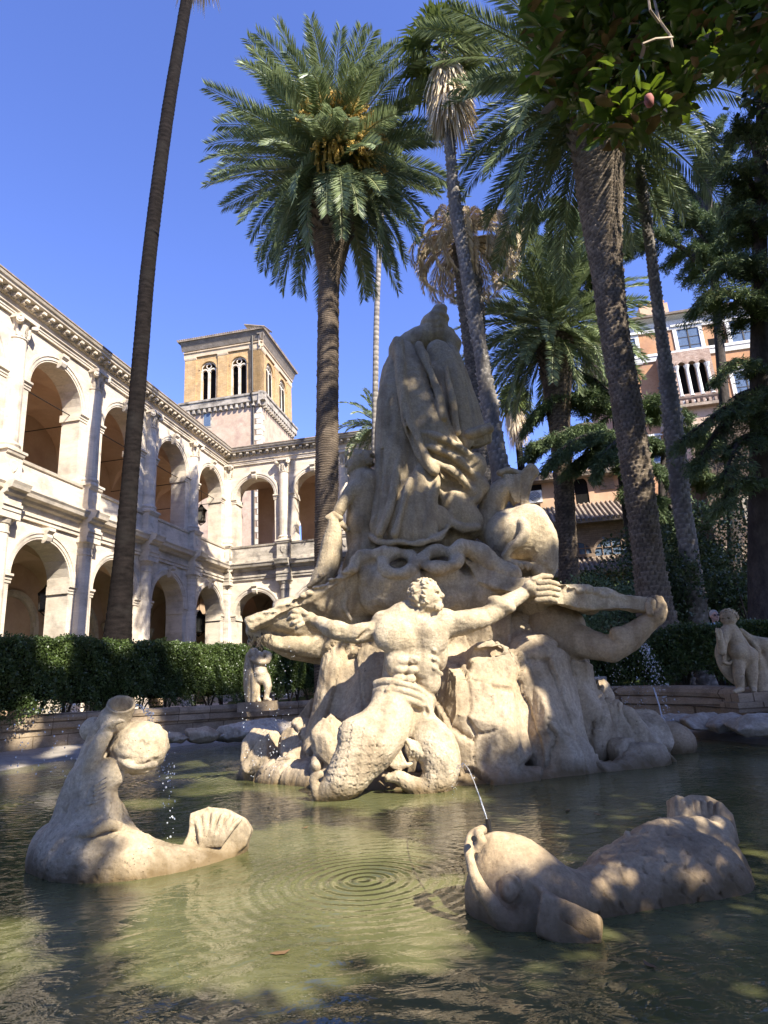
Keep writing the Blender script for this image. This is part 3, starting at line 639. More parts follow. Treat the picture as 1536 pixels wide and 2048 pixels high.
ac = empty('air_conditioner', p, label='white air conditioning unit on the orange wall beside the winged lion', cat='air conditioner')
e = MB(); fbox(e, HU, s_ - .5, s_ + .5, .1, .5, z - .35, z + .35); e.build('casing', plain('ac_white', (.6, .6, .58), .5), ac)
e = MB(); V = []
for r_ in (.08, .14, .2, .26): e.lathe([0, 0, 0], [(0, 0)], 3) if False else None
for k in range(4):
    r0_, r1_ = .06 + k * .07, .085 + k * .07
    V = []
    for j in range(17):
        a = 2 * math.pi * j / 16
        for rr in (r0_, r1_): V.append(HU.P(s_ + .1 + rr * math.cos(a), .515, z + rr * math.sin(a)))
    e.add(V, [[2 * j, 2 * j + 1, 2 * j + 3, 2 * j + 2] for j in range(16)])
e.build('fan_grille', M['iron'], ac)
e = MB(); s2, z2 = HU.inv(1066, 978); fbox(e, HU, s2 - .5, s2 + .5, .0, .05, z2 - .22, z2 + .22); e.build('window', M['dark'], hb)
# base walls under the lean-to and dark house at far right
DF = far_face(1480, 1000, 27)
db = empty('dark_gabled_house', (DF.o[0], DF.o[1], GZ), label='shaded dark brick house with a steep roof edge at the right edge', cat='house')
sA, _ = DF.inv(1415, 1000); sB = sA + 12; zl = DF.inv(1415, 925)[1]; zr = DF.inv(1560, 760)[1]
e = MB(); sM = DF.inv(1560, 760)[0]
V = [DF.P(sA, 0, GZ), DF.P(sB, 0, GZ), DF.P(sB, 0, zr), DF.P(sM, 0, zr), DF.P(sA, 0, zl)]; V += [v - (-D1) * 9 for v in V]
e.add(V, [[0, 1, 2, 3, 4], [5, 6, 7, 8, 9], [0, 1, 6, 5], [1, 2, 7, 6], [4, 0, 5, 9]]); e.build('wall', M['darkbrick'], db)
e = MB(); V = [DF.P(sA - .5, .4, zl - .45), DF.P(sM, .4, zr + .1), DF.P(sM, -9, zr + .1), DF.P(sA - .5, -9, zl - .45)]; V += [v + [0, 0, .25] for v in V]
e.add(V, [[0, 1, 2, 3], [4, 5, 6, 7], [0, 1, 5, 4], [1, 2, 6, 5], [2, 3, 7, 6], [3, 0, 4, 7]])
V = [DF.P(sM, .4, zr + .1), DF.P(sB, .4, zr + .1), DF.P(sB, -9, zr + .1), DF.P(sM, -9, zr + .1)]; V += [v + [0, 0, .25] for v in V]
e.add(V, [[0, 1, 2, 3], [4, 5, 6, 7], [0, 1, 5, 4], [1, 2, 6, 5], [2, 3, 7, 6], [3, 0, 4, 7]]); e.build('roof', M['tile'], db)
s_, z = DF.inv(1508, 1018); e = MB(); fbox(e, DF, s_ - .45, s_ + .45, -.1, .08, z - .6, z + .6); wo = e.build('window', M['travdark'], db)
e = MB(); fbox(e, DF, s_ - .3, s_ + .3, -.1, .1, z - .45, z + .45); e.build('pane', M['dark'], wo)
zq = DF.inv(1480, 1090)[1]; e = MB(); e.add([DF.P(sA, 2.4, zq - 1.1), DF.P(sB, 2.4, zq - 1.1), DF.P(sB, 0, zq), DF.P(sA, 0, zq)], [[0, 1, 2, 3]]); s_ = sA
while s_ < sB: e.tube([DF.P(s_, 2.4, zq - 1.06), DF.P(s_, 0, zq + .04)], .08, 5); s_ += .25
fbox(e, DF, sA + 2.2, sB, 0, 2.0, GZ, zq - 1.15); e.build('lean_to', M['tile'], db)
# middle pinkish wall left of it
MF = far_face(1395, 850, 38); s_, zt_ = MF.inv(1365, 800); s2, _ = MF.inv(1470, 800)
mb_ = empty('pink_rendered_house', (MF.o[0], MF.o[1], GZ), label='narrow pinkish rendered house between the brown palazzo and the dark gable', cat='house')
e = MB(); fbox(e, MF, s_, s2, -5, 0, GZ, zt_ - .6); e.build('wall', M['towerpl'], mb_)
e = MB(); extr(e, MF, [(.5, zt_ - .7), (.5, zt_ - .5), (-4, zt_ + .8), (-5, zt_ - .4)], s_ - .4, s2 + .4); e.build('roof', M['tile'], mb_)
# ================================================================== vegetation
def pline(P, k=6):
    """Catmull-Rom through rows [x,y,z,r]"""
    return np.array(dense([np.array(p, float) for p in P], k))
def px_path(L, k=6): return pline([list(at(u, v, Y)) + [r * pxs(at(u, v, Y))] for u, v, Y, r in L], k)
def vnoise(P, f=1.0, seed=0, oct=3):
    """cheap smooth pseudo noise, -1..1"""
    r = np.random.RandomState(seed); out = np.zeros(len(P)); a = 1.0; tot = 0
    for o in range(oct):
        for _ in range(4):
            k = r.normal(size=3); k /= np.linalg.norm(k); out += a * np.sin(P @ (k * f * 2 * math.pi * r.uniform(.7, 1.4)) + r.uniform(0, 6.28) + 1.3 * np.sin(P @ (r.normal(size=3) * f * 2.1)))
        tot += a * 2.2; a *= .5; f *= 2.0
    return out / tot
def frames(C):
    T = np.gradient(C, axis=0); T /= np.linalg.norm(T, axis=1)[:, None]
    A = np.cross(T, [0.0, 1.0, 0.05]); A /= np.linalg.norm(A, axis=1)[:, None]; B = np.cross(T, A); return T, A, B
def palm_trunk(name, path, mat, parent, kind='ring', nu=40, row=.09, amp=.03, nc=14):
    d = np.linalg.norm(np.diff(path[:, :3], axis=0), axis=1); s = np.concatenate([[0], np.cumsum(d)]); L_ = s[-1]
    nv = int(L_ / (row / 4)) + 2; nv = min(nv, 1400); ss = np.linspace(0, L_, nv)
    C = np.stack([np.interp(ss, s, path[:, i]) for i in range(4)], 1); T, A, B = frames(C[:, :3])
    ang = np.arange(nu) * 2 * math.pi / nu; S_, Ag = np.meshgrid(ss, ang, indexing='ij')
    wob = .5 * np.sin(Ag * 3 + S_ * .7) + .35 * np.sin(Ag * 7 - S_ * 1.9)
    if kind == 'ring':
        ph = (S_ + wob * .03) / row; fr = ph - np.floor(ph); disp = (fr ** 2) * amp
        rs = np.random.RandomState(3).uniform(.4, 1.2, 5000); disp *= rs[np.floor(ph).astype(int) % 5000]
    else:
        q = S_ / row + wob * .25; r_ = np.floor(q); fr = q - r_; cc = Ag / (2 * math.pi) * nc + .5 * (r_ % 2); fc = cc - np.floor(cc)
        rr = np.random.RandomState(5).uniform(.3, 1.3, (97, 89)); k = rr[(r_.astype(int)) % 97, (np.floor(cc).astype(int)) % 89]
        dia = np.clip(1 - np.abs(fc - .5) * 2.2, 0, 1) ** .6; disp = amp * k * dia * (.25 + fr ** 1.5 * .9)
        if kind == 'shaggy': disp *= (1 + .8 * np.sin(Ag * 2 + S_ * .6) * np.sin(S_ * 1.3))
    P0 = (C[:, None, :3] + (C[:, 3, None, None] + disp[:, :, None]) * (A[:, None] * np.cos(Ag)[:, :, None] + B[:, None] * np.sin(Ag)[:, :, None]))
    V = P0.reshape(-1, 3); i, j = np.meshgrid(np.arange(nv - 1), np.arange(nu), indexing='ij'); j2 = (j + 1) % nu
    Fc = np.stack([i * nu + j, i * nu + j2, (i + 1) * nu + j2, (i + 1) * nu + j], -1).reshape(-1, 4)
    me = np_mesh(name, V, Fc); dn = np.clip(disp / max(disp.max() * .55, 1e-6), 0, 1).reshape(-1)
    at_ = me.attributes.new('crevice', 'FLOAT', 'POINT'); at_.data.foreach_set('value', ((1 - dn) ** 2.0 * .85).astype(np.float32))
    return link(name, me, mat, parent, True)
class Leaves:
    def __init__(s): s.V = []; s.F = []; s.n = 0; s.m = []
    def quads(s, Q, mi=0):   # Q  (n,4,3)
        n = len(Q); s.V.append(Q.reshape(-1, 3)); s.F.append(np.arange(n * 4).reshape(n, 4) + s.n); s.n += n * 4; s.m.append(np.full(n, mi))
    def build(s, name, mats, parent=None):
        me = np_mesh(name, np.concatenate(s.V), np.concatenate(s.F))
        for m_ in mats[1:]: pass
        o = link(name, me, mats[0], parent)
        for m_ in mats[1:]: me.materials.append(m_)
        if len(mats) > 1: me.polygons.foreach_set('material_index', np.concatenate(s.m).astype(np.int32))
        return o
def frond(LV, base, az, el, L, droop, ll=.5, nl=60, wd=.03, vup=.25, side=0.0, rng=RNG, fwd=.75, hang=0.0, mi=0, tw=0.0):
    n = 24; t = np.linspace(0, 1, n); e = el - droop * t ** 1.35; a = az + side * t ** 1.5
    D = np.stack([np.cos(e) * np.cos(a), np.cos(e) * np.sin(a), np.sin(e)], 1); P = base + np.concatenate([[[0, 0, 0]], np.cumsum((D[1:] + D[:-1]) / 2 * (L / (n - 1)), 0)])
    S = np.stack([-np.sin(a), np.cos(a), np.zeros(n)], 1); U = np.cross(S, D) * -1; U = np.cross(D, S)
    if tw: 
        S2 = S * math.cos(tw) + U * math.sin(tw); U = U * math.cos(tw) - S * math.sin(tw); S = S2
    w = np.linspace(.05, .012, n)[:, None] * .8
    q = np.stack([P[:-1] - S[:-1] * w[:-1], P[:-1] + S[:-1] * w[:-1], P[1:] + S[1:] * w[1:], P[1:] - S[1:] * w[1:]], 1); LV.quads(q, 1)
    tt = np.linspace(.08, .995, nl); idx = tt * (n - 1); i0 = np.clip(idx.astype(int), 0, n - 2); fr = (idx - i0)[:, None]
    PP = P[i0] * (1 - fr) + P[i0 + 1] * fr; DD = D[i0]; SS = S[i0]; UU = U[i0]
    prof = np.clip(np.sin(math.pi * (.12 + .80 * tt)) ** .55, .15, 1) * np.where(tt < .2, tt / .2 * .7 + .3, 1)
    for sd in (-1, 1):
        f_ = fwd + .5 * tt[:, None] + rng.normal(size=(nl, 1)) * .10
        dr = SS * sd + DD * f_ + UU * (vup + rng.normal(size=(nl, 1)) * .14); dr /= np.linalg.norm(dr, axis=1)[:, None]
        l_ = (ll * prof * rng.uniform(.85, 1.1, nl))[:, None]
        mid = PP + dr * l_ * .45; tip = PP + dr * l_; tip[:, 2] -= (hang + .06) * l_[:, 0]; mid[:, 2] -= hang * .3 * l_[:, 0]
        wv = DD * .8 + UU * rng.normal(size=(nl, 1)) * .5; wv /= np.linalg.norm(wv, axis=1)[:, None]; wv *= wd
        LV.quads(np.stack([PP - wv * .5, mid - wv, tip, mid + wv], 1), mi)
M['datefrond'] = leafm('date_palm_leaflet', (.08, .115, .05), (.30, .36, .17), rough=.42, trans=.25, scale=.8, spec=.4)
M['rachis'] = plain('palm_rachis', (.22, .24, .10), .5)
M['dryrachis'] = plain('dry_rachis', (.38, .28, .16), .7)
M['dryfrond'] = leafm('dry_palm_leaflet', (.50, .40, .26), (.80, .68, .48), rough=.7, trans=.15, scale=1.2, spec=.2)
M['fanfrond'] = leafm('fan_palm_leaf', (.06, .085, .02), (.18, .22, .06), rough=.45, trans=.25, scale=1)
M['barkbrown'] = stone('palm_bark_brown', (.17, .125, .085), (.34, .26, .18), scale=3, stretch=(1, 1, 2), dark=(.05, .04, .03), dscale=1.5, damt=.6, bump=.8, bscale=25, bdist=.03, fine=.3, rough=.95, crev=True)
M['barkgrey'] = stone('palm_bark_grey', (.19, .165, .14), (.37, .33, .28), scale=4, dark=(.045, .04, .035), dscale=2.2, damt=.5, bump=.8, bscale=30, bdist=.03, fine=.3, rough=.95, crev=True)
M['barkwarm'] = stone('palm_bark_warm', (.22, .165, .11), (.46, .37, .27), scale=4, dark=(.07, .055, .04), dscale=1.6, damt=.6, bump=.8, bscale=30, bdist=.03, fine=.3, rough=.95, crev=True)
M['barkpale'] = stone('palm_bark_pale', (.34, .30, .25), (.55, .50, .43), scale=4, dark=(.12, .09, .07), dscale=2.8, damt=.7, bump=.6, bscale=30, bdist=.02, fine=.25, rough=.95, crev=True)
M['barkdark'] = stone('palm_bark_dark', (.008, .0065, .006), (.024, .019, .017), scale=3, stretch=(1, 1, 3), dark=(.02, .018, .016), dscale=1.2, damt=.6, bump=.6, bscale=20, bdist=.02, fine=.25, rough=.95, spec=.08)
M['fruit'] = plain('date_fruit_orange', (.60, .40, .10), .6)
def crown(LV, c, n, L, e0, e1, droop=(.9, 1.5), ll=.55, nl=60, wd=.032, r0=.3, seed=1, hang=0., mi=0, az0=None, pw=1.0):
    rg = np.random.RandomState(seed)
    for i in range(n):
        t = (i + .5) / n; az = i * 2.39996 + rg.uniform(-.15, .15); 
        el = e0 + (e1 - e0) * t ** pw + rg.uniform(-.1, .1); Lk = L * rg.uniform(.88, 1.1) * (1 - .25 * max(0, (t - .8) / .2))
        b = np.array(c) + [math.cos(az) * r0 * (1 - t * .6), math.sin(az) * r0 * (1 - t * .6), (t - .5) * r0 * 2.2]
        frond(LV, b, az, el, Lk, rg.uniform(*droop) * (.85 + .3 * (1 - t)), ll, nl, wd, .28, rg.uniform(-.25, .25), rg, hang=hang, mi=mi, tw=rg.uniform(-.7, .7))
def fruit_cluster(par, c, az, el, L, seed):
    rg = np.random.RandomState(seed); mb = MB()
    for k in range(26):
        a = az + rg.uniform(-.35, .35); e_ = el + rg.uniform(-.3, .35); p = np.array(c, float); pts = [p]
        for s_ in range(5):
            e2 = e_ - s_ * .28; p = p + L / 5 * np.array([math.cos(e2) * math.cos(a), math.cos(e2) * math.sin(a), math.sin(e2)]); pts.append(p)
        mb.tube(pts, [.03, .03, .035, .05, .06, .04], 4)
        for q in pts[2:]:
            for _ in range(3): mb.lathe(q + rg.uniform(-.07, .07, 3), [(0, -.05), (.035, 0), (0, .05)], 4)
    return mb.build('fruit_cluster', M['fruit'], par)
def palm(label, path, tmat, kind, row, amp, nc, crowns, group='tall palms around the fountain', tname='date_palm', mats=None, k=6, nu=40):
    P_ = px_path(path, k)
    if P_[0, 2] > GZ: P_ = np.concatenate([[[P_[0, 0], P_[0, 1], GZ - .05, P_[0, 3] * 1.05]], P_])
    base = P_[0, :3]
    t = empty(tname, (base[0], base[1], base[2]), label=label, cat='palm tree', group=group)
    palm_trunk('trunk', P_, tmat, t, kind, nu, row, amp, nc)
    top = P_[-1, :3]
    if crowns:
        LV = Leaves()
        for c in crowns: crown(LV, top + np.array(c.pop('off', (0, 0, 0))), **c)
        LV.build('crown', mats or [M['datefrond'], M['rachis']], t)
    return t, top
# --- big date palm left of centre
t, top = palm('big date palm with yellow fruit stalks in its round crown, left of the fountain top', [(652, 1300, 20, 24), (652, 1150, 20, 23), (654, 900, 20, 22), (656, 700, 20, 20.5), (657, 600, 20, 20), (659, 552, 20, 20.5), (661, 520, 20, 29), (663, 480, 20, 36), (665, 430, 20, 37), (666, 375, 20, 36), (667, 335, 20, 20)],
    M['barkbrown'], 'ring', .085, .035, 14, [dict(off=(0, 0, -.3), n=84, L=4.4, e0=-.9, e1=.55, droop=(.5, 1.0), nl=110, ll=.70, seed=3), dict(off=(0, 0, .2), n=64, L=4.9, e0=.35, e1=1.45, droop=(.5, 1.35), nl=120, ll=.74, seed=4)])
for i, (az, el) in enumerate(((-1.3, 1.2), (-1.0, .95), (-.7, 1.1), (-1.8, .9), (-.5, .5), (-.9, .3), (-1.6, .1), (-.2, .1))): fruit_cluster(t, top + [0, -.3, .1], az, el - .25, 2.4, 30 + i)
# leaf-base knob (pineapple) below the crown
def leaf_bases(par, c, r, h, n, mat, seed=0, ln=.35):
    rg = np.random.RandomState(seed); mb = MB()
    for i in range(n):
        a = i * 2.39996; z = h * i / n; b = np.array(c) + [math.cos(a) * r, math.sin(a) * r, z]; o = np.array([math.cos(a), math.sin(a), .9]); o = nrm(o)
        s_ = np.array([-math.sin(a), math.cos(a), 0]); w_ = .10; l_ = ln * rg.uniform(.6, 1.3)
        V = [b - s_ * w_ - [0, 0, .06], b + s_ * w_ - [0, 0, .06], b + s_ * w_ * .5 + o * l_, b - s_ * w_ * .5 + o * l_, b + [0, 0, .14]]
        mb.add(V, [[0, 1, 2, 3], [0, 3, 4], [1, 2, 4], [2, 3, 4]])
    return mb.build('leaf_bases', mat, par)
leaf_bases(t, at(663, 480, 20), .72, 2.9, 190, M['barkbrown'], 1, .22)
# --- big date palm right
t, top = palm('thick scaly-trunked date palm with the wide feathery crown behind the magnolia leaves', [(1332, 1330, 15.5, 44), (1313, 1235, 15.5, 35), (1298, 1130, 15.5, 28), (1276, 960, 15.5, 27), (1252, 800, 15.5, 26.5), (1228, 660, 15.5, 26), (1214, 540, 15.5, 29), (1206, 468, 15.5, 34), (1201, 400, 15.5, 42), (1197, 300, 15.5, 48), (1190, 240, 15.5, 46), (1186, 190, 15.5, 30)],
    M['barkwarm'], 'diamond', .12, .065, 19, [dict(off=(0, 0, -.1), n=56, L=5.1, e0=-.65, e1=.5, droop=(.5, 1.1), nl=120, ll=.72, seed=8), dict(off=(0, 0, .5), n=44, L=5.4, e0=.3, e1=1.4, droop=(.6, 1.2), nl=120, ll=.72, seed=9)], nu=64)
leaf_bases(t, at(1200, 350, 15.5), .62, 1.8, 130, M['barkgrey'], 2, .2)
# --- mid date palm
t, top = palm('smaller date palm with a bright green rosette crown, behind the winged lion', [(1143, 1230, 24, 20), (1136, 1120, 24, 19), (1128, 980, 24, 18.5), (1120, 860, 24, 20), (1116, 800, 24, 25), (1113, 740, 24, 30), (1112, 690, 24, 34), (1110, 660, 24, 22)],
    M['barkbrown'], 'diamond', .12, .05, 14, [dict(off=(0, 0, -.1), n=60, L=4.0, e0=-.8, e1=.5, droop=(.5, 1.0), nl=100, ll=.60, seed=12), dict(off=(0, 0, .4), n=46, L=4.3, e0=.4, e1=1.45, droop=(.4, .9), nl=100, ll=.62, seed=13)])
leaf_bases(t, at(1114, 760, 24), .55, 2.2, 130, M['barkbrown'], 4, .25)
# --- dead-frond palm
t, top = palm('dead date palm with a skirt of straw-coloured hanging fronds and a scaly trunk', [(968, 1010, 22, 20), (966, 930, 22, 19), (958, 800, 22, 20), (949, 690, 22, 21), (940, 590, 22, 24), (933, 530, 22, 23), (928, 490, 22, 20), (927, 470, 22, 10)],
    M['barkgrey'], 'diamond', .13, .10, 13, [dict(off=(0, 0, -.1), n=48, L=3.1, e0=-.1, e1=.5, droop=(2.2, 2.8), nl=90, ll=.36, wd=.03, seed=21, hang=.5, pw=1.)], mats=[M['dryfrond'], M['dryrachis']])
# --- washingtonia crowns
def fan_leaf(LV, base, az, el, stalk, R, rg, hang=0., mi=0):
    D = np.array([math.cos(el) * math.cos(az), math.cos(el) * math.sin(az), math.sin(el)]); S = np.array([-math.sin(az), math.cos(az), 0]); U = np.cross(D, S)
    h = base + D * stalk; h[2] -= .15 * stalk; LV.quads(np.array([[base - S * .03, base + S * .03, h + S * .02, h - S * .02]]), 1)
    k = 26; an = np.linspace(-1.9, 1.9, k) + rg.normal(size=k) * .03
    dr = np.cos(an)[:, None] * D + np.sin(an)[:, None] * S + .18 * rg.normal(size=(k, 1)) * U; dr /= np.linalg.norm(dr, axis=1)[:, None]
    l_ = R * (.75 + .25 * np.cos(an))[:, None] * rg.uniform(.85, 1.1, (k, 1)); mid = h + dr * l_ * .6; tip = h + dr * l_; tip[:, 2] -= (.25 + hang) * l_[:, 0]; mid[:, 2] -= hang * .3 * l_[:, 0]
    wv = np.cross(dr, U); wv *= (.045 * R)
    LV.quads(np.stack([np.repeat(h[None], k, 0), mid - wv, tip, mid + wv], 1), mi)
def fan_crown(par, c, n, stalk, R, seed, skirt=0, mats=None):
    rg = np.random.RandomState(seed); LV = Leaves()
    for i in range(n):
        az = i * 2.39996; el = -.5 + 1.9 * (i / n) + rg.uniform(-.15, .15); fan_leaf(LV, np.array(c) + [0, 0, .3 * i / n], az, el, stalk * rg.uniform(.8, 1.1), R, rg, hang=.35 * (1 - i / n))
    LV.build('crown', [M['fanfrond'], M['rachis']], par)
    if skirt:
        LV = Leaves()
        for i in range(skirt):
            az = rg.uniform(0, 6.28); el = rg.uniform(-1.5, -.75); fan_leaf(LV, np.array(c) - [0, 0, rg.uniform(0, R * 1.5)], az, el, stalk * rg.uniform(.3, .7), R * .9, rg, hang=.9)
        LV.build('dead_skirt', [M['dryfrond'], M['dryrachis']], par)
t, top = palm('slender fan palm with shaggy brown skirt, its pale trunk crossing the dead palm', [(1006, 990, 17, 19), (1000, 940, 17, 18), (985, 850, 17, 15), (966, 730, 17, 13), (945, 610, 17, 13), (924, 490, 17, 12), (909, 400, 17, 11), (903, 330, 17, 9), (897, 250, 17, 7.5), (892, 190, 17, 7), (888, 110, 17, 7)],
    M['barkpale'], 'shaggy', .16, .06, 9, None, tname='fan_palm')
fan_crown(t, top, 30, .8, 1.15, 5, 38)
t, top = palm('very tall dark fan palm trunk leaning right, left of the tower', [(233, 1310, 20.5, 31), (235, 1275, 20.5, 27), (241, 1200, 20.5, 22.5), (249, 1100, 20.5, 19), (261, 950, 20.5, 16), (282, 700, 20.5, 15), (300, 500, 20.5, 13.5), (335, 230, 20.5, 12), (373, 0, 20.5, 10.5), (398, -160, 20.5, 10)],
    M['barkdark'], 'ring', .22, .015, 10, None, tname='fan_palm'); fan_crown(t, top, 26, 1.0, 1.3, 6, 30)
t, top = palm('thin pale palm trunk far behind the big date palm', [(748, 1000, 30, 6.5), (750, 850, 30, 6), (753, 640, 30, 5.5), (760, 480, 30, 5), (766, 390, 30, 5)], M['barkpale'], 'ring', .3, .01, 10, None, tname='fan_palm', nu=16); fan_crown(t, top, 16, .7, .9, 7)
t, top = palm('slim fan palm with peeling pale bark, right of the thick scaly palm', [(1396, 1270, 17.5, 22), (1388, 1190, 17.5, 20), (1376, 1090, 17.5, 18), (1362, 1000, 17.5, 16), (1350, 880, 17.5, 17), (1335, 760, 17.5, 13), (1319, 640, 17.5, 10), (1301, 500, 17.5, 9), (1284, 380, 17.5, 8.5), (1279, 330, 17.5, 8)],
    M['barkpale'], 'shaggy', .15, .06, 9, None, tname='fan_palm'); fan_crown(t, top, 18, .6, .8, 8)
t, top = palm('little date palm crown showing left of the draped statue', [(770, 1000, 34, 9), (762, 900, 34, 8), (757, 850, 34, 8)], M['barkdark'], 'ring', .2, .03, 10, [dict(n=34, L=2.4, e0=-.7, e1=1.3, droop=(.5, 1.1), nl=46, ll=.4, wd=.04, seed=31)], nu=16)
t, top = palm('small dark fan palm far off in the gap right of the draped statue', [(1045, 960, 36, 7.5), (1042, 930, 36, 7), (1034, 860, 36, 6), (1028, 805, 36, 5.5)], M['barkdark'], 'shaggy', .16, .04, 8, None, tname='fan_palm', nu=20); fan_crown(t, top, 34, .6, .95, 9, 26)

# ------------------------------------------------------------------ cedars
M['needles'] = leafm('cedar_needles', (.045, .075, .035), (.17, .225, .09), rough=.6, trans=.12, scale=.6, spec=.3)
M['cedarbark'] = stone('cedar_bark', (.055, .045, .038), (.11, .09, .075), scale=5, stretch=(1, 1, .4), bump=.8, bscale=14, bdist=.04, fine=.3, rough=.95)
def sprays(LV, C, D, size, rg, nn=9, wd=.075):
    """tufts of thin needles at points C with main directions D"""
    n = len(C)
    for k in range(nn):
        d = D + rg.normal(size=(n, 3)) * .55; d /= np.linalg.norm(d, axis=1)[:, None]
        s_ = np.cross(d, rg.normal(size=(n, 3))); s_ /= np.linalg.norm(s_, axis=1)[:, None]
        l_ = size * rg.uniform(.6, 1.3, (n, 1)); w_ = l_ * wd
        b = C + rg.normal(size=(n, 3)) * size * .25
        LV.quads(np.stack([b, b + d * l_ * .5 - s_ * w_, b + d * l_, b + d * l_ * .5 + s_ * w_], 1))
def cedar(label, trunk, branches, dens=1.0, size=.16, seed=1, name='cedar_tree'):
    P_ = px_path(trunk, 4); t = empty(name, tuple(P_[0, :3]), label=label, cat='conifer', group='dark cedars at the right')
    mb = MB(); mb.tube(list(P_[:, :3]), list(P_[:, 3]), 10); mb.build('trunk', M['cedarbark'], t, smooth=True)
    rg = np.random.RandomState(seed); LV = Leaves(); lm = MB()
    for br in branches:
        pts = [at(*p) for p in br[:-1]]; wdt = br[-1]; Q = np.array(dense(pts, 8)); n = len(Q)
        lm.tube(list(Q), list(np.linspace(.10, .02, n) * (wdt / 1.2 + .3)), 6)
        nb = int(26 * n / 8)
        for _ in range(nb):
            i = rg.randint(1, n); tt = i / n; q = Q[i - 1] * (1 - .5) + Q[i] * .5; T = nrm(Q[i] - Q[i - 1]); S = nrm(np.cross(T, [0, 0, 1]))
            sd = rg.choice([-1, 1]); L_ = wdt * rg.uniform(.35, 1.0) * (1 - .45 * tt); dr = nrm(S * sd * rg.uniform(.5, 1) + T * rg.uniform(.1, .9) + np.array([0, 0, rg.uniform(-.25, .05)]))
            m_ = 9; s_ = np.linspace(0, 1, m_)[:, None]; tw_ = q + dr * L_ * s_; tw_[:, 2] -= .32 * L_ * (s_[:, 0] ** 1.8)
            lm.tube([tw_[0], tw_[4], tw_[8]], [.016, .010, .004], 3, cap=False)
            k = int(16 * dens * (L_ / .8)) + 3; u_ = rg.uniform(.05, 1, k); idx = np.clip((u_ * (m_ - 1)).astype(int), 0, m_ - 2)
            C = tw_[idx] + (tw_[idx + 1] - tw_[idx]) * rg.uniform(0, 1, (k, 1)) + rg.normal(size=(k, 3)) * [.05, .05, .03]
            D = np.tile(dr * .8, (k, 1)) + [0, 0, -.35]; C[:, 2] -= rg.uniform(0, .14, k) * wdt
            sprays(LV, C, D, size, rg)
    lm.build('limbs', M['cedarbark'], t); LV.build('foliage', [M['needles']], t)
    return t
cedar('dark cedar behind the thick palm, its drooping branches reaching left over the tiled house', [(1280, 1250, 24, 13), (1275, 1180, 24, 10), (1255, 1040, 24, 8), (1238, 900, 24, 8), (1222, 700, 24, 7), (1208, 480, 24, 5), (1200, 350, 24, 4)],
    [[(1236, 880, 24), (1180, 850, 23.5), (1110, 870, 23), (1062, 890, 23), 1.5], [(1232, 830, 24), (1170, 790, 24), (1100, 800, 24), (1055, 840, 24), 1.4], [(1240, 900, 24), (1190, 900, 23), (1140, 930, 22.5), 1.4],
     [(1232, 800, 24), (1190, 760, 25), (1150, 740, 25.5), 1.3], [(1235, 850, 24), (1290, 800, 24), (1360, 830, 24), (1400, 870, 24), 1.6], 
     [(1240, 930, 24), (1290, 920, 23), (1350, 960, 22.5), 1.5], [(1245, 970, 24), (1300, 990, 23), (1335, 1050, 23), 1.1], [(1215, 560, 24), (1150, 520, 24), (1070, 470, 24), (1000, 465, 24), 1.6],
     [(1210, 500, 24), (1130, 440, 24), (1050, 420, 24), 1.5], [(1210, 470, 24), (1170, 430, 26), (1120, 400, 27), 1.4], [(1222, 640, 24), (1170, 590, 25), (1100, 560, 26), 1.4], 
     [(1238, 880, 22), (1215, 900, 21), (1190, 940, 21), 1.0], [(1240, 900, 24), (1200, 870, 22.5), (1150, 880, 21.5), (1095, 925, 21), 1.2]], 1.5, .20, 3)
cedar('broad cedar with sunlit layered branches, between the thick palm and the far right trunk', [(1470, 1250, 25, 14), (1465, 1000, 25, 12), (1440, 700, 25, 9), (1425, 500, 25, 7), (1415, 330, 25, 5)],
    [[(1430, 560, 25), (1370, 500, 25), (1300, 470, 25), (1255, 480, 25), 1.8], [(1428, 500, 25), (1380, 440, 25), (1320, 400, 25), (1270, 400, 25), 1.8], [(1420, 430, 25), (1380, 380, 26), (1330, 360, 26), 1.5],
      [(1425, 520, 25), (1460, 470, 24), (1510, 450, 24), 1.6], [(1425, 450, 25), (1470, 390, 24), (1530, 380, 24), 1.7],
     [(1418, 370, 25), (1450, 300, 25), (1500, 260, 24), 1.6], [(1416, 350, 25), (1400, 290, 25), (1440, 240, 25), 1.2], [(1440, 520, 25), (1500, 540, 24), (1560, 560, 24), 1.6]], 1.6, .20, 5)
cedar('near cedar with a black upright trunk and long hanging branches along the right edge', [(1530, 1280, 14, 30), (1524, 1100, 14, 26), (1521, 900, 14, 20), (1519, 700, 14, 17), (1520, 500, 14, 14), (1523, 300, 14, 12), (1526, 150, 14, 10)],
    [[(1521, 640, 14), (1480, 600, 13.5), (1430, 580, 13), (1395, 600, 13), 1.1], [(1520, 560, 14), (1480, 520, 13.5), (1440, 520, 13), 1.0], [(1520, 480, 14), (1490, 430, 13.5), (1460, 420, 13), 1.0],
     [(1522, 780, 14), (1480, 790, 13.5), (1430, 830, 13), (1360, 880, 13), .8], [(1522, 800, 14), (1460, 830, 13.5), (1410, 900, 13), (1385, 930, 13), .7], [(1521, 870, 14), (1480, 880, 13), (1450, 950, 12.6), .8],
     [(1520, 740, 14), (1470, 720, 13), (1430, 760, 12.8), .4], [(1521, 400, 14), (1490, 350, 13.5), (1450, 330, 13), .9], [(1521, 600, 14), (1560, 560, 13.5), (1600, 580, 13), 1.2],
     [(1521, 830, 14), (1560, 830, 13), (1600, 860, 13), 1.0], [(1521, 340, 14), (1500, 270, 14), (1470, 250, 14), .9], [(1521, 960, 14), (1480, 960, 13), (1440, 1010, 12.8), .6]], .9, .13, 7)
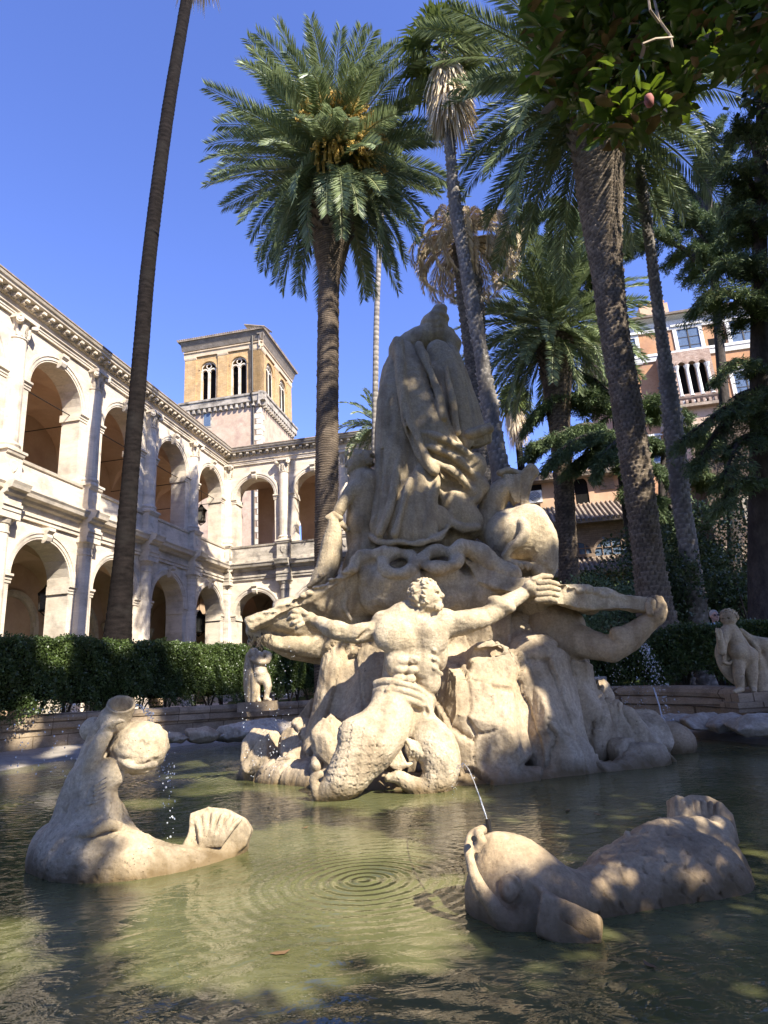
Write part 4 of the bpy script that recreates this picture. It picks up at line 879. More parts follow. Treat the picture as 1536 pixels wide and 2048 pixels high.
cedar('half-hidden cedar rising in front of the brown palazzo windows', [(1362, 1250, 27, 12), (1345, 1130, 27, 11), (1326, 1000, 27, 9), (1330, 900, 27, 6), (1345, 780, 27, 4)],
    [[(1328, 950, 27), (1370, 930, 27), (1420, 960, 27), 1.5], [(1330, 900, 27), (1290, 880, 27), (1260, 900, 27), 1.4], [(1330, 880, 27), (1380, 860, 27), (1430, 880, 27), 1.3], [(1338, 820, 27), (1300, 800, 27), (1265, 820, 27), 1.2],
     [(1326, 1000, 27), (1290, 1000, 26), (1262, 1040, 26), 1.3], [(1326, 1010, 27), (1345, 1020, 25), (1330, 1080, 24.5), 1.3], [(1340, 1080, 27), (1400, 1080, 26), (1440, 1120, 26), 1.6], [(1345, 1130, 27), (1400, 1150, 26), (1450, 1180, 26), 1.6]], 1.4, .22, 9)
# ------------------------------------------------------------------ hedges and shrubs
M['hedgeleaf'] = leafm('box_hedge_leaf', (.026, .046, .012), (.10, .145, .036), rough=.4, trans=.25, scale=1.2, spec=.5)
M['twig'] = plain('twig_bark', (.07, .055, .04), .9)
def blob_leaves(LV, C, size, rg, nrmdir=None):
    n = len(C); d = rg.normal(size=(n, 3)); d[:, 2] += .4; d /= np.linalg.norm(d, axis=1)[:, None]
    s_ = np.cross(d, rg.normal(size=(n, 3))); s_ /= np.linalg.norm(s_, axis=1)[:, None]; l_ = size * rg.uniform(.7, 1.4, (n, 1))
    LV.quads(np.stack([C, C + d * l_ * .5 - s_ * l_ * .32, C + d * l_, C + d * l_ * .5 + s_ * l_ * .32], 1))
def hedge(label, A, B, W, zb, zt, n, lsz, seed, gaps=()):
    rg = np.random.RandomState(seed); A = np.array([A[0], A[1], 0.]); B = np.array([B[0], B[1], 0.]); L_ = np.linalg.norm(B - A); d = (B - A) / L_; s_ = np.array([d[1], -d[0], 0])
    if s_[1] > 0: s_ = -s_     # front = toward camera
    t = empty('hedge', tuple(A + [0, 0, GZ]), label=label, cat='hedge', group='clipped hedges round the fountain')
    LV = Leaves()
    kinds = rg.choice(4, n, p=[.55, .25, .1, .1]); u = rg.uniform(0, L_, n); x = rg.uniform(0, 1, n); y = rg.uniform(0, 1, n)
    def bump(u, z): return .09 * np.sin(u * 1.9 + z * 2.2) + .07 * np.sin(u * 4.3 - z * 3 + 1) + .05 * np.sin(u * 9.1 + z * 7)
    lowz = zb + .12 + .16 * np.sin(u * 2.3) + .10 * np.sin(u * 5.1 + 2)
    z = np.where(kinds == 0, lowz + (zt - lowz) * x ** .8, np.where(kinds == 1, zt, lowz + (zt - lowz) * x))
    w = np.where(kinds == 0, W / 2, np.where(kinds == 1, (y - .5) * W, np.where(kinds == 2, -W / 2, (y - .5) * W)))
    dep = rg.exponential(.06, n); ww = w + np.where(kinds == 0, bump(u, z) - dep, np.where(kinds == 2, dep, 0)); zz = z + np.where(kinds == 1, bump(u, w) * .55 - dep, 0)
    edge = np.where(kinds == 0, np.clip((z - zt + .25) / .25, 0, 1) ** 2 * .12, 0); ww -= edge
    C = A + d * u[:, None] + s_ * ww[:, None]; C[:, 2] = zz + rg.normal(size=n) * .02
    blob_leaves(LV, C, lsz, rg)
    LV.build('foliage', [M['hedgeleaf']], t)
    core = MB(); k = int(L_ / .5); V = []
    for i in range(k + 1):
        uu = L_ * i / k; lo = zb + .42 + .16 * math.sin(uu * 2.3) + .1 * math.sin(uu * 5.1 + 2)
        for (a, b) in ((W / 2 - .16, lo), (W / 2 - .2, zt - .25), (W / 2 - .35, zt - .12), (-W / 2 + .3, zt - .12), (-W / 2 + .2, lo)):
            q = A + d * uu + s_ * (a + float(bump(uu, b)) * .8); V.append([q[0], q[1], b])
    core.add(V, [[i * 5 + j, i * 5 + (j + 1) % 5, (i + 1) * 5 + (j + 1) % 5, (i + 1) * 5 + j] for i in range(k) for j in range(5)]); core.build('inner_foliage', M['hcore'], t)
    st = MB(); u_ = .3
    while u_ < L_:
        q = A + d * u_ + s_ * rg.uniform(-.15, .15); q[2] = GZ - .05; r_ = rg.uniform(.03, .05)
        for b_ in range(3):
            e_ = q + d * rg.uniform(-.45, .45) + s_ * rg.uniform(-.3, .3) + np.array([0, 0, rg.uniform(.7, 1.1)]); mid = (q + e_) / 2 + [0, 0, .08]
            st.tube([q, mid, e_], [r_, r_ * .7, r_ * .4], 5)
        u_ += rg.uniform(.75, 1.2); st.build('stem', M['twig'], t); st = MB()
    return t
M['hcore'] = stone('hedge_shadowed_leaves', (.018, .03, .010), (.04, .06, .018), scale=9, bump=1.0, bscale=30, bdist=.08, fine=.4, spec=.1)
a = at(-170, 1330, 13.2); b = at(690, 1330, 32)
hedge('long clipped hedge running along the left side under the palace arches', a, b, 1.5, GZ + .25, 2.75, 125000, .058, 2)
a = at(1085, 1330, 15.9); b = at(1900, 1330, 11.6)
hedge('dark clipped hedge behind the pool wall at the right', a, b, 1.3, GZ + .1, 1.94, 80000, .05, 3)
path = MB(); V = []
for q, off_ in ((at(-100, 1330, 16), 0), (at(740, 1330, 42), 0)): V.append([q[0] - .9, q[1] + 1.2, GZ + .012]); V.append([q[0] - 4.6, q[1] + 4.5, GZ + .012])
path.add(V, [[0, 1, 3, 2]]); M['gravel'] = stone('pale_gravel', (.42, .35, .30), (.55, .47, .41), scale=4, bump=.4, bscale=60, fine=.15); tag(path.build('gravel_path', M['gravel']), kind='structure')
M['shrubleaf'] = leafm('pale_shrub_leaf', (.05, .08, .03), (.22, .30, .14), rough=.4, trans=.25, scale=2)
M['ivy'] = leafm('ivy_leaf', (.02, .035, .012), (.10, .14, .05), rough=.35, trans=.15, scale=2)
def shrub(label, u, v, Y, rx, ry, rz, n, ls, mat, seed, name='garden_shrub', cat='shrub'):
    c = at(u, v, Y); rg = np.random.RandomState(seed); t = empty(name, (c[0], c[1], GZ), label=label, cat=cat)
    LV = Leaves(); k = 9; cc = rg.normal(size=(k, 3)) * [rx * .5, ry * .5, rz * .5]; C = []
    for i in range(k):
        d = rg.normal(size=(n // k, 3)); d /= np.linalg.norm(d, axis=1)[:, None]; C.append(c + cc[i] + d * [rx * .55, ry * .55, rz * .55] * rg.uniform(.55, 1.05, (n // k, 1)))
    C = np.concatenate(C); C[:, 2] = np.maximum(C[:, 2], GZ + .03); blob_leaves(LV, C, ls, rg); LV.build('foliage', [mat], t)
    for i in range(3): st = MB(); st.tube([[c[0], c[1], GZ - .05], c + cc[i] * .6], [.05, .02], 5); st.build('stem', M['twig'], t)
shrub('pale variegated shrub under the thin cedar trunk', 1190, 1205, 17, 1.3, .8, .7, 6000, .07, M['shrubleaf'], 1)
shrub('light shrub glimpsed between the shell basin and the bent stone arm', 1195, 1275, 16.8, 1.2, .8, .9, 5000, .07, M['shrubleaf'], 2)
shrub('ivy-covered mound in front of the low tiled house', 1205, 1185, 26, 2.0, 1.2, 1.0, 6000, .12, M['ivy'], 3)
shrub('bright leafy shrub right of the peeling palm trunk', 1402, 1085, 20, .7, .6, 1.0, 1600, .14, M['shrubleaf'], 4)
shrub('large dark ivy thicket between the palm trunks at right', 1410, 1190, 19.5, 3.2, 1.2, 1.7, 16000, .10, M['ivy'], 5)
shrub('dark bush behind the right putto statue', 1500, 1200, 17.5, 2.6, 1.0, 1.4, 12000, .09, M['ivy'], 6)
shrub('low dark bush behind the thick palm base', 1300, 1220, 18, 1.6, 1.0, 1.2, 8000, .09, M['ivy'], 7)
# ------------------------------------------------------------------ magnolia (trunk out of frame at right) and the added shade trees behind the camera
LIT = [(at(700, 1235, 8.1), .55), (at(800, 1290, 8.1), .62), (at(800, 1200, 8.1), .4), (at(950, 1230, 8.1), .55), (at(1090, 1190, 8.4), .4), (at(760, 1480, 7.6), .75), (at(900, 1450, 8.3), .6), (at(960, 1360, 8.3), .55), (at(620, 1240, 8.3), .5), (at(850, 1580, 7.6), .5),
       (at(1045, 1080, 9.2), .5), (at(285, 1500, 5.5), .27), (at(420, 1670, 5.3), .45), (at(300, 1690, 5.1), .3), (atz(520, 1800, 0), .6), (atz(620, 1700, 0), .6), (atz(450, 1880, 0), .45), (atz(700, 1860, 0), .35), (at(510, 1530, 10), .35), (at(990, 1650, 3.9), .12), (at(640, 1080, 9.0), .4), (at(1330, 1220, 8.3), .22)]
LIT += [(at(862, 1195, 8.0), .30), (at(1000, 1300, 8.3), .35), (at(905, 1330, 8.3), .35), (at(1010, 1470, 8.4), .35), (at(560, 1225, 8.7), .35), (at(640, 1120, 9.2), .22), (at(1340, 165, 4.6), .5), (at(1260, 130, 4.6), .4), (at(1120, 150, 4.5), .3), (at(1440, 60, 5.5), .4)]
DAP = []
for u, v, r in ((818, 705, .09), (830, 745, .13), (812, 765, .10), (850, 790, .11), (835, 775, .09), (875, 735, .12), (900, 728, .10), (895, 755, .08), (868, 800, .09), (785, 790, .07), (790, 835, .12), (795, 880, .07), (815, 860, .06), (870, 830, .07), (850, 850, .08), (930, 790, .09), (920, 745, .06), (960, 850, .14), (968, 880, .14), (812, 920, .09), (795, 960, .13), (812, 990, .12), (780, 1010, .09), (835, 940, .06), (805, 1040, .09), (848, 905, .08), (905, 870, .07), (890, 960, .08), (920, 985, .12), (945, 960, .09),
                (960, 1040, .10), (930, 1060, .10), (700, 985, .08), (690, 1060, .10), (665, 1110, .14), (655, 1150, .14), (720, 1010, .05), (745, 1140, .12), (790, 1110, .10), (840, 1105, .10), (890, 1100, .12), (930, 1110, .14), (1000, 1140, .15), (870, 665, .05), (845, 690, .06)):
    DAP.append((at(u, v, 9.0), r * .42))
for u, v, Y, r in ((90, 1340, 16, .5), (100, 1300, 16, .35), (210, 1340, 18, .45), (410, 1330, 23, .5), (400, 1370, 23, .5), (150, 1450, 15, .3), (300, 1430, 16.5, .5), (220, 1440, 16, .3), (60, 1440, 15, .35), (120, 1480, 14.5, .3), (230, 1500, 14.5, .2), (60, 1530, 13, .4), (30, 1560, 12.6, .3), (520, 1390, 17, .3), (520, 1350, 17, .25), (550, 1430, 17, .4), (600, 1475, 15.5, .5), (700, 1400, 19, .6), (1000, 1690, 3.8, .1), (960, 1700, 3.7, .08), (1060, 1680, 3.9, .07),
                   (30, 1800, 3.9, .12), (20, 1850, 3.6, .15), (60, 1900, 3.3, .12), (400, 1600, 9, .4), (300, 1600, 8, .3), (570, 1580, 8.8, .4)):
    DAP.append((at(u, v, Y), r))
def leaflit(C, pd=.06):
    ok = np.ones(len(C), bool)
    for p, r in LIT + DAP:
        d = C - p; s_ = d @ SUN; q = d - s_[:, None] * SUN; ok &= ~(((q ** 2).sum(1) < (r + pd) ** 2) & (s_ > 0))
    return ok
def okpath(pts):
    Q = np.concatenate([np.linspace(np.array(a, float), np.array(b, float), 9) for a, b in zip(pts, pts[1:])]); return sunlit(Q, .05).all()
def sunlit(C, pad=0.):
    ok = np.ones(len(C), bool)
    for p, r in LIT:
        d = C - p; s_ = d @ SUN; q = d - s_[:, None] * SUN; ok &= ~((np.linalg.norm(q, axis=1) < r + pad) & (s_ > 0))
    return ok
M['magleaf'] = leafm('magnolia_leaf', (.03, .048, .012), (.10, .155, .03), rough=.22, trans=.20, scale=2.5, spec=.6, tcol=(.28, .40, .03))
M['magback'] = plain('magnolia_leaf_underside', (.24, .15, .07), .7)
def big_leaves(LV, B, D, N_, size, rg):
    """elliptic folded leaves: 4 quads each"""
    n = len(B); D = D / np.linalg.norm(D, axis=1)[:, None]; S = np.cross(D, N_); S /= np.linalg.norm(S, axis=1)[:, None]; U = np.cross(S, D)
    l_ = (size * rg.uniform(.7, 1.2, (n, 1))); w = l_ * .19
    mi = (rg.uniform(size=n) < .14).astype(int)
    c = [B, B + D * l_ * .35 + U * l_ * .03, B + D * l_ * .7 + U * l_ * .01, B + D * l_ - U * l_ * .09]
    e1 = [B, B + D * l_ * .28 + S * w + U * l_ * .07, B + D * l_ * .72 + S * w * .95 + U * l_ * .05, c[3]]
    e2 = [B, B + D * l_ * .28 - S * w + U * l_ * .07, B + D * l_ * .72 - S * w * .95 + U * l_ * .05, c[3]]
    V = np.stack([c[0], c[1], c[2], c[3], e1[1], e1[2], e2[1], e2[2]], 1).reshape(-1, 3)
    f = np.array([[0, 4, 5, 1], [1, 5, 3, 2], [0, 1, 7, 6], [1, 2, 3, 7]]); f = np.array([[0, 4, 5, 1], [1, 5, 3, 2], [0, 1, 7, 6], [1, 2, 3, 7]])
    Fc = (np.arange(n)[:, None, None] * 8 + f[None]).reshape(-1, 4) + LV.n
    LV.V.append(V); LV.F.append(Fc); LV.n += 8 * n; LV.m.append(np.repeat(mi, 4))
def whorls(LV, C, size, rg, per=9):
    for k in range(per):
        a = k * 2.39996 + rg.uniform(0, 6.28, len(C)); e_ = rg.uniform(-.7, .7, len(C)); D = np.stack([np.cos(a) * np.cos(e_), np.sin(a) * np.cos(e_), np.sin(e_)], 1); N_ = np.tile([0, 0, 1.], (len(C), 1)) + rg.normal(size=(len(C), 3)) * .5
        big_leaves(LV, C + rg.normal(size=C.shape) * .03, D, N_, size, rg)
tb = np.array([9.8, 3.2, GZ]); rg = np.random.RandomState(77)
mg = empty('magnolia_tree', tuple(tb), label='magnolia with big glossy dark leaves hanging into the top right corner', cat='tree')
mbt = MB(); mbt.tube([tb, tb + [-.1, .1, 2], tb + [-.4, .1, 4], tb + [-.6, -.2, 6], tb + [-.8, -.6, 7.6]], [.38, .32, .27, .2, .08], 12)
tips = []
region = [(1070, -60), (1062, 60), (1070, 150), (1100, 200), (1165, 225), (1200, 262), (1262, 285), (1300, 235), (1370, 225), (1392, 150), (1400, 100), (1440, 120), (1500, 150), (1560, 190), (1600, 60), (1600, -120), (1300, -160), (1100, -140)]
def inpoly(x, y, P):
    c = False; j = len(P) - 1
    for i in range(len(P)):
        if (P[i][1] > y) != (P[j][1] > y) and x < (P[j][0] - P[i][0]) * (y - P[i][1]) / (P[j][1] - P[i][1]) + P[i][0]: c = not c
        j = i
    return c
Cv = []
while len(Cv) < 900:
    u, v = rg.uniform(1050, 1600), rg.uniform(-160, 290)
    if not inpoly(u, v, region): continue
    for _ in range(12):
        q = at(u, v, rg.uniform(3.9, 7.2) if u < 1400 else rg.uniform(4.6, 8.5))
        if sunlit(q[None], .16)[0] and leaflit(q[None], .20)[0]: Cv.append(q); break
Cv = np.array(Cv); LV = Leaves(); whorls(LV, Cv, .23, rg, 9)
# crown outside the frame
n_ = 6200; d = rg.normal(size=(n_, 3)); d /= np.linalg.norm(d, axis=1)[:, None]
Co = np.array([5.6, -.4, 6.6]) + d * [4.6, 4.6, 3.6] * rg.uniform(.25, 1, (n_, 1)) ** .5
pc = (Co - [0, 0, EYE]) @ RM; inf = (pc[:, 2] > 0) & (np.abs(pc[:, 0] / np.maximum(pc[:, 2], .01) * F) < 800) & (np.abs(pc[:, 1] / np.maximum(pc[:, 2], .01) * F) < 1120)
Co = Co[(~inf) & leaflit(Co, .12) & sunlit(Co, .16) & (Co[:, 2] > 3.1)]
whorls(LV, Co, .17, rg, 8)
LV.build('foliage', [M['magleaf'], M['magback']], mg)
for i in rg.choice(len(Cv), 26, replace=False):
    p = Cv[i]; q0 = tb + [-.6, .3, rg.uniform(4.2, 6.5)]; m1 = q0 * .45 + p * .55 + [0, 0, 1.2]; m2 = q0 * .12 + p * .88 + [0, 0, .5]; (mbt.tube([q0, m1, m2, p], [.05, .03, .014, .008], 5) if okpath([q0, m1, m2, p]) else None)
for i in rg.choice(len(Co), 60, replace=False):
    p = Co[i]; q0 = tb + [-.5, .2, rg.uniform(2.6, 8)]; (mbt.tube([q0, (q0 + p) / 2 + [0, 0, .3], p], [.06, .035, .01], 5) if okpath([q0, p]) else None)
# bare pale twigs in front of the leaves
mbt.build('trunk', M['cedarbark'], mg, smooth=True)
tw = MB()
for L_ in ([(1304, -20, 4.6), (1318, 40, 4.6), (1340, 70, 4.6), (1345, 95, 4.6)], [(1345, 75, 4.6), (1310, 78, 4.5), (1285, 88, 4.5)], [(1318, 45, 4.6), (1300, 20, 4.5), (1296, -10, 4.5)]): tw.tube([at(*p) for p in L_], .012, 5)
tw.build('bare_twig', plain('pale_twig', (.42, .33, .24), .8), mg)
for u, v in ((1298, 200),):
    e = MB(); c = at(u, v, 4.2); e.lathe(c, [(0, -.07), (.03, -.055), (.04, 0), (.032, .04), (.0, .07)], 10); e.build('seed_cone', plain('seed_cone_red', (.35, .12, .10), .8), mg, smooth=True)
# unseen evergreens added behind the camera, crowns shaped for dappled shade and less skylight
M['oakleaf'] = leafm('shade_oak_leaf', (.03, .045, .015), (.08, .11, .03), rough=.4, trans=.15)
def shade_tree(label, base, blobs, n, ls, seed):
    t = empty('shade_oak', tuple(base), label=label, cat='tree', group='unseen evergreen oaks added for their shade'); rg = np.random.RandomState(seed); LV = Leaves(); mb = MB(); base = np.array(base, float)
    topz = max(b[0][2] for b in blobs); mb.tube([base, base + [.1, 0, topz * .35], [base[0] * .8 + blobs[0][0][0] * .2, base[1] * .8 + blobs[0][0][1] * .2, topz * .8]], [.4, .3, .12], 10)
    for c, r in blobs:
        k = int(n * (r[0] * r[1] * r[2]) ** .66 / 10); cl = rg.normal(size=(k, 3)); cl /= np.linalg.norm(cl, axis=1)[:, None]; cl = np.array(c) + cl * r * rg.uniform(.2, 1, (k, 1)) ** .5
        cl = cl[sunlit(cl, .05)]
        if okpath([base + [0, 0, topz * .45], np.array(c)]): mb.tube([base + [0, 0, topz * .45], (base + [0, 0, topz * .45] + np.array(c)) / 2 + [0, 0, .5], np.array(c)], [.14, .09, .03], 6)
        for _ in range(22):
            C = cl + rg.normal(size=cl.shape) * .28; C = C[leaflit(C, .07)]; blob_leaves(LV, C, ls, rg)
    mb.build('trunk', M['cedarbark'], t); LV.build('foliage', [M['oakleaf']], t)
shade_tree('unseen tall evergreen oak, crown shaped to cast dappled shade, behind the photographer on the right', (15.5, -5.5, GZ), [((10, -.5, 12.5), (3.6, 3.6, 2.6)), ((13.5, -1.5, 15), (3.5, 3.5, 3)), ((8.5, 2.2, 10.5), (2.2, 2.0, 1.6)), ((14, 3.5, 12), (3.0, 3.4, 3.0)), ((7.5, 1.5, 17.3), (3.2, 4.0, 2.8)), ((8, 1, 13.8), (2.5, 2.7, 2.4)), ((10.6, .6, 10.3), (2.4, 2.6, 2.2)), ((5.5, 1.0, 19), (3, 3, 2.4)), ((12.5, 3, 20), (3, 3.4, 2.6))], 950, .22, 5)
shade_tree('second unseen evergreen oak, added to cast shade, behind the photographer, further left', (3, -9, GZ), [((4, -6.5, 9.5), (3.6, 3, 2.6)), ((6.5, -5, 14.5), (3.2, 3.2, 3)), ((1.5, -7.5, 12), (2.6, 2.8, 2.4)), ((5, -2.5, 18.5), (3.0, 2.6, 2))], 520, .22, 6)
shade_tree('unseen evergreen oak, added to block sky light, behind the photographer on the left', (-6.5, -6, GZ), [((-6, -4.5, 6.5), (3.6, 3, 2.6)), ((-9.5, -2, 8.5), (3, 3, 2.8)), ((-2.5, -7, 7.5), (3.2, 2.6, 2.6)), ((-11, 2, 7.5), (2.6, 3, 3)), ((-5, -5, 11), (3.4, 3, 2.6))], 620, .24, 9)
shade_tree('unseen evergreen oak, added to cast shade, to the right of the pool, outside the frame', (15, 9, GZ), [((13.5, 8.5, 8.5), (3.4, 3.6, 3)), ((16, 10, 12), (4, 4, 3)), ((12.6, 6.2, 11), (2.6, 2.8, 2.2)), ((13.5, 12, 15.5), (3.6, 3.6, 3.2))], 620, .22, 8)
# ================================================================== carving engine: signed distance fields -> surface nets
def surface_nets(Fd, org, vx):
    S = Fd < 0; nx, ny, nz = Fd.shape
    cnt = np.zeros((nx - 1, ny - 1, nz - 1), np.int8)
    for a in (0, 1):
        for b in (0, 1):
            for c in (0, 1): cnt += S[a:nx - 1 + a, b:ny - 1 + b, c:nz - 1 + c]
    I = np.argwhere((cnt > 0) & (cnt < 8)); idx = -np.ones(cnt.shape, np.int64); idx[tuple(I.T)] = np.arange(len(I))
    acc = np.zeros((len(I), 3)); num = np.zeros(len(I))
    corners = [(a, b, c) for a in (0, 1) for b in (0, 1) for c in (0, 1)]
    val = {k: Fd[I[:, 0] + k[0], I[:, 1] + k[1], I[:, 2] + k[2]] for k in corners}
    for k in corners:
        for ax in range(3):
            if k[ax]: continue
            k2 = list(k); k2[ax] = 1; k2 = tuple(k2); f0, f1 = val[k], val[k2]; m_ = (f0 < 0) != (f1 < 0)
            t = np.zeros(len(I)); t[m_] = f0[m_] / (f0[m_] - f1[m_]); p = np.tile(np.array(k, float), (len(I), 1)); p[:, ax] += t
            acc[m_] += p[m_]; num[m_] += 1
    V = org + (I + acc / num[:, None]) * vx; Fs = []
    for ax in range(3):
        sl0 = [slice(1, n - 1) for n in Fd.shape]; sl0[ax] = slice(0, Fd.shape[ax] - 1); sl1 = list(sl0); sl1[ax] = slice(1, Fd.shape[ax])
        s0, s1 = S[tuple(sl0)], S[tuple(sl1)]; E = np.argwhere(s0 != s1); 
        if not len(E): continue
        off = np.ones(3, int); off[ax] = 0; E2 = E + off; flip = s0[tuple(E.T)]
        b, c = [(1, 2), (2, 0), (0, 1)][ax]; q = []
        for db, dc in ((-1, -1), (0, -1), (0, 0), (-1, 0)):
            e = E2.copy(); e[:, b] += db; e[:, c] += dc; q.append(idx[tuple(e.T)])
        q = np.stack(q, 1); q[~flip] = q[~flip][:, ::-1]; Fs.append(q)
    Fs = np.concatenate(Fs); Fs = Fs[(Fs >= 0).all(1)]
    return V, Fs
def smin(a, b, k):
    if k <= 0: return np.minimum(a, b)
    h = np.clip(.5 + .5 * (b - a) / k, 0, 1); return b * (1 - h) + a * h - k * h * (1 - h)
def sd_cone(P, a, b, ra, rb, sq=None):
    a = a.astype(np.float32); b = b.astype(np.float32); ra = np.float32(ra); rb = np.float32(rb)
    ab = b - a; L2 = ab @ ab; t = np.clip(((P - a) @ ab) / max(L2, 1e-9), 0, 1); q = P - a - t[..., None] * ab
    if sq is not None:     # flattened along direction sq[0] by factor sq[1]
        n_, f_ = sq; d = q @ n_; q = q + (d * (1 / f_ - 1))[..., None] * n_
    return np.linalg.norm(q, axis=-1) - (ra + (rb - ra) * t)
class Carve:
    def __init__(s): s.p = []
    def _add(s, fn, lo, hi, k, op): s.p.append((fn, np.minimum(lo, hi), np.maximum(lo, hi), k, op))
    def tube(s, pts, k=.05, op='+', n=1, sq=None):
        """pts rows (u,v,Y,r_px) in photo space or ((x,y,z), r) in metres"""
        Q = []
        for p in pts:
            if len(p) == 2: Q.append(list(p[0]) + [p[1]])
            else:
                w_ = at(p[0], p[1], p[2]); Q.append(list(w_) + [p[3] * pxs(w_)])
        Q = np.array(Q, float)
        if n > 1 and len(Q) > 2: Q = np.array(dense(list(Q), n)); Q[:, 3] = np.maximum(Q[:, 3], .003)
        r = Q[:, 3].max() * (1 if sq is None else max(1, sq[1]))
        def fn(P):
            d = None
            for i in range(len(Q) - 1):
                e = sd_cone(P, Q[i, :3], Q[i + 1, :3], Q[i, 3], Q[i + 1, 3], sq); d = e if d is None else np.minimum(d, e)
            return d
        s._add(fn, Q[:, :3].min(0) - r, Q[:, :3].max(0) + r, k, op)
        return Q
    def ell(s, c, r, k=.05, op='+', rot=None):
        """c (u,v,Y) px-space or world array; r metres (3)"""
        c = at(*c) if not isinstance(c, np.ndarray) else c; r = np.array(r, float); R_ = np.array(Matrix.Rotation(rot[0], 3, 'X') @ Matrix.Rotation(rot[1], 3, 'Y') @ Matrix.Rotation(rot[2], 3, 'Z')) if rot else np.eye(3)
        def fn(P):
            q = (P - c) @ R_; k0 = np.linalg.norm(q / r, axis=-1); k1 = np.linalg.norm(q / (r * r), axis=-1); return k0 * (k0 - 1) / np.maximum(k1, 1e-6)
        m_ = r.max(); s._add(fn, c - m_, c + m_, k, op)
    def slab(s, loop, th, k=.03, op='+', front=None):
        """flat carved piece: polygon given by photo points with depths, thickness th metres"""
        W = np.array([at(*p) for p in loop]); c = W.mean(0); U_, S_, Vt = np.linalg.svd(W - c); a, b, n_ = Vt; q2 = np.stack([(W - c) @ a, (W - c) @ b], 1)
        def fn(P):
            x = (P - c) @ a; y = (P - c) @ b; z = (P - c) @ n_; d = np.full(x.shape, 1e9); sgn = np.ones(x.shape); m_ = len(q2)
            for i in range(m_):
                v0, v1 = q2[i], q2[i - 1]; e = v1 - v0; wx, wy = x - v0[0], y - v0[1]; t = np.clip((wx * e[0] + wy * e[1]) / (e @ e), 0, 1); d = np.minimum(d, (wx - e[0] * t) ** 2 + (wy - e[1] * t) ** 2)
                c1 = y >= v0[1]; c2 = y < v1[1]; c3 = e[0] * wy > e[1] * wx; sgn = np.where((c1 & c2 & c3) | (~c1 & ~c2 & ~c3), -sgn, sgn)
            d2 = sgn * np.sqrt(d); dz = np.abs(z) - th / 2; return np.minimum(np.maximum(d2, dz), 0) + np.sqrt(np.maximum(d2, 0) ** 2 + np.maximum(dz, 0) ** 2) - .012
        lo = W.min(0) - th - .02; hi = W.max(0) + th + .02; s._add(fn, lo, hi, k, op)
    def rock(s, c, r, seed, k=.02, n=16, op='+', rnd=.02, flat=.0):
        n = n * 2; c = at(*c) if not isinstance(c, np.ndarray) else c; rg = np.random.RandomState(seed); r = np.array(r, float); N_ = rg.normal(size=(n, 3)); N_ /= np.linalg.norm(N_, axis=1)[:, None]; h = rg.uniform(.72, 1.0, n)
        sc = r.min()
        def fn(P):
            q = (P - c) / r; d = np.max(np.stack([q @ N_[i] - h[i] for i in range(n)]), 0); return d * sc
        s._add(fn, c - r * 1.4, c + r * 1.4, k, op)
    def fn(s, f, lo, hi, k=.05, op='+'): s._add(f, np.array(lo, float), np.array(hi, float), k, op)
    def mesh(s, vx, lo=None, hi=None, noise=(), zmin=-.25, chunk=True):
        L0 = np.min([p[1] for p in s.p if p[4] == '+'], 0) - .06 if lo is None else np.array(lo); H0 = np.max([p[2] for p in s.p if p[4] == '+'], 0) + .06 if hi is None else np.array(hi)
        L0[2] = max(L0[2], zmin); dim = np.ceil((H0 - L0) / vx).astype(int) + 2; Fd = np.full(dim, 9.0, np.float32)
        ax = [L0[i] + np.arange(dim[i]) * vx for i in range(3)]
        for fn, lo_, hi_, k, op in s.p:
            m_ = k + 2.5 * vx; i0 = np.clip(np.floor((lo_ - m_ - L0) / vx).astype(int), 0, dim); i1 = np.clip(np.ceil((hi_ + m_ - L0) / vx).astype(int) + 1, 0, dim)
            if (i1 <= i0).any(): continue
            sl = tuple(slice(a, b) for a, b in zip(i0, i1)); P = np.stack(np.meshgrid(*[ax[i][i0[i]:i1[i]].astype(np.float32) for i in range(3)], indexing='ij'), -1)
            d = fn(P).astype(np.float32)
            if op == '+': Fd[sl] = smin(Fd[sl], d, k)
            else: Fd[sl] = -smin(-Fd[sl], d, k)
        Fd[:, :, 0] = 9; Fd[0] = Fd[-1] = 9; Fd[:, 0] = Fd[:, -1] = 9; Fd[:, :, -1] = 9
        V, Fc = surface_nets(Fd, L0, vx)
        if len(noise):
            N_ = vert_normals(V, Fc)
            for f_, a_, sd in noise: V = V + N_ * (vnoise(V, f_, sd, 3) * a_)[:, None]
        return V, Fc
    def build(s, name, mat, parent, vx=.014, noise=((2.5, .006, 1), (9, .003, 2)), post=None, **kw):
        V, Fc = s.mesh(vx, noise=noise, **kw)
        if post: V = post(V, vert_normals(V, Fc))
        return link(name, np_mesh(name, V, Fc), mat, parent, True)
def vert_normals(V, Fc):
    a, b, c, d = [V[Fc[:, i]] for i in range(4)]; n = np.cross(c - a, d - b); N_ = np.zeros_like(V)
    for i in range(4): np.add.at(N_, Fc[:, i], n)
    return N_ / np.maximum(np.linalg.norm(N_, axis=1)[:, None], 1e-9)
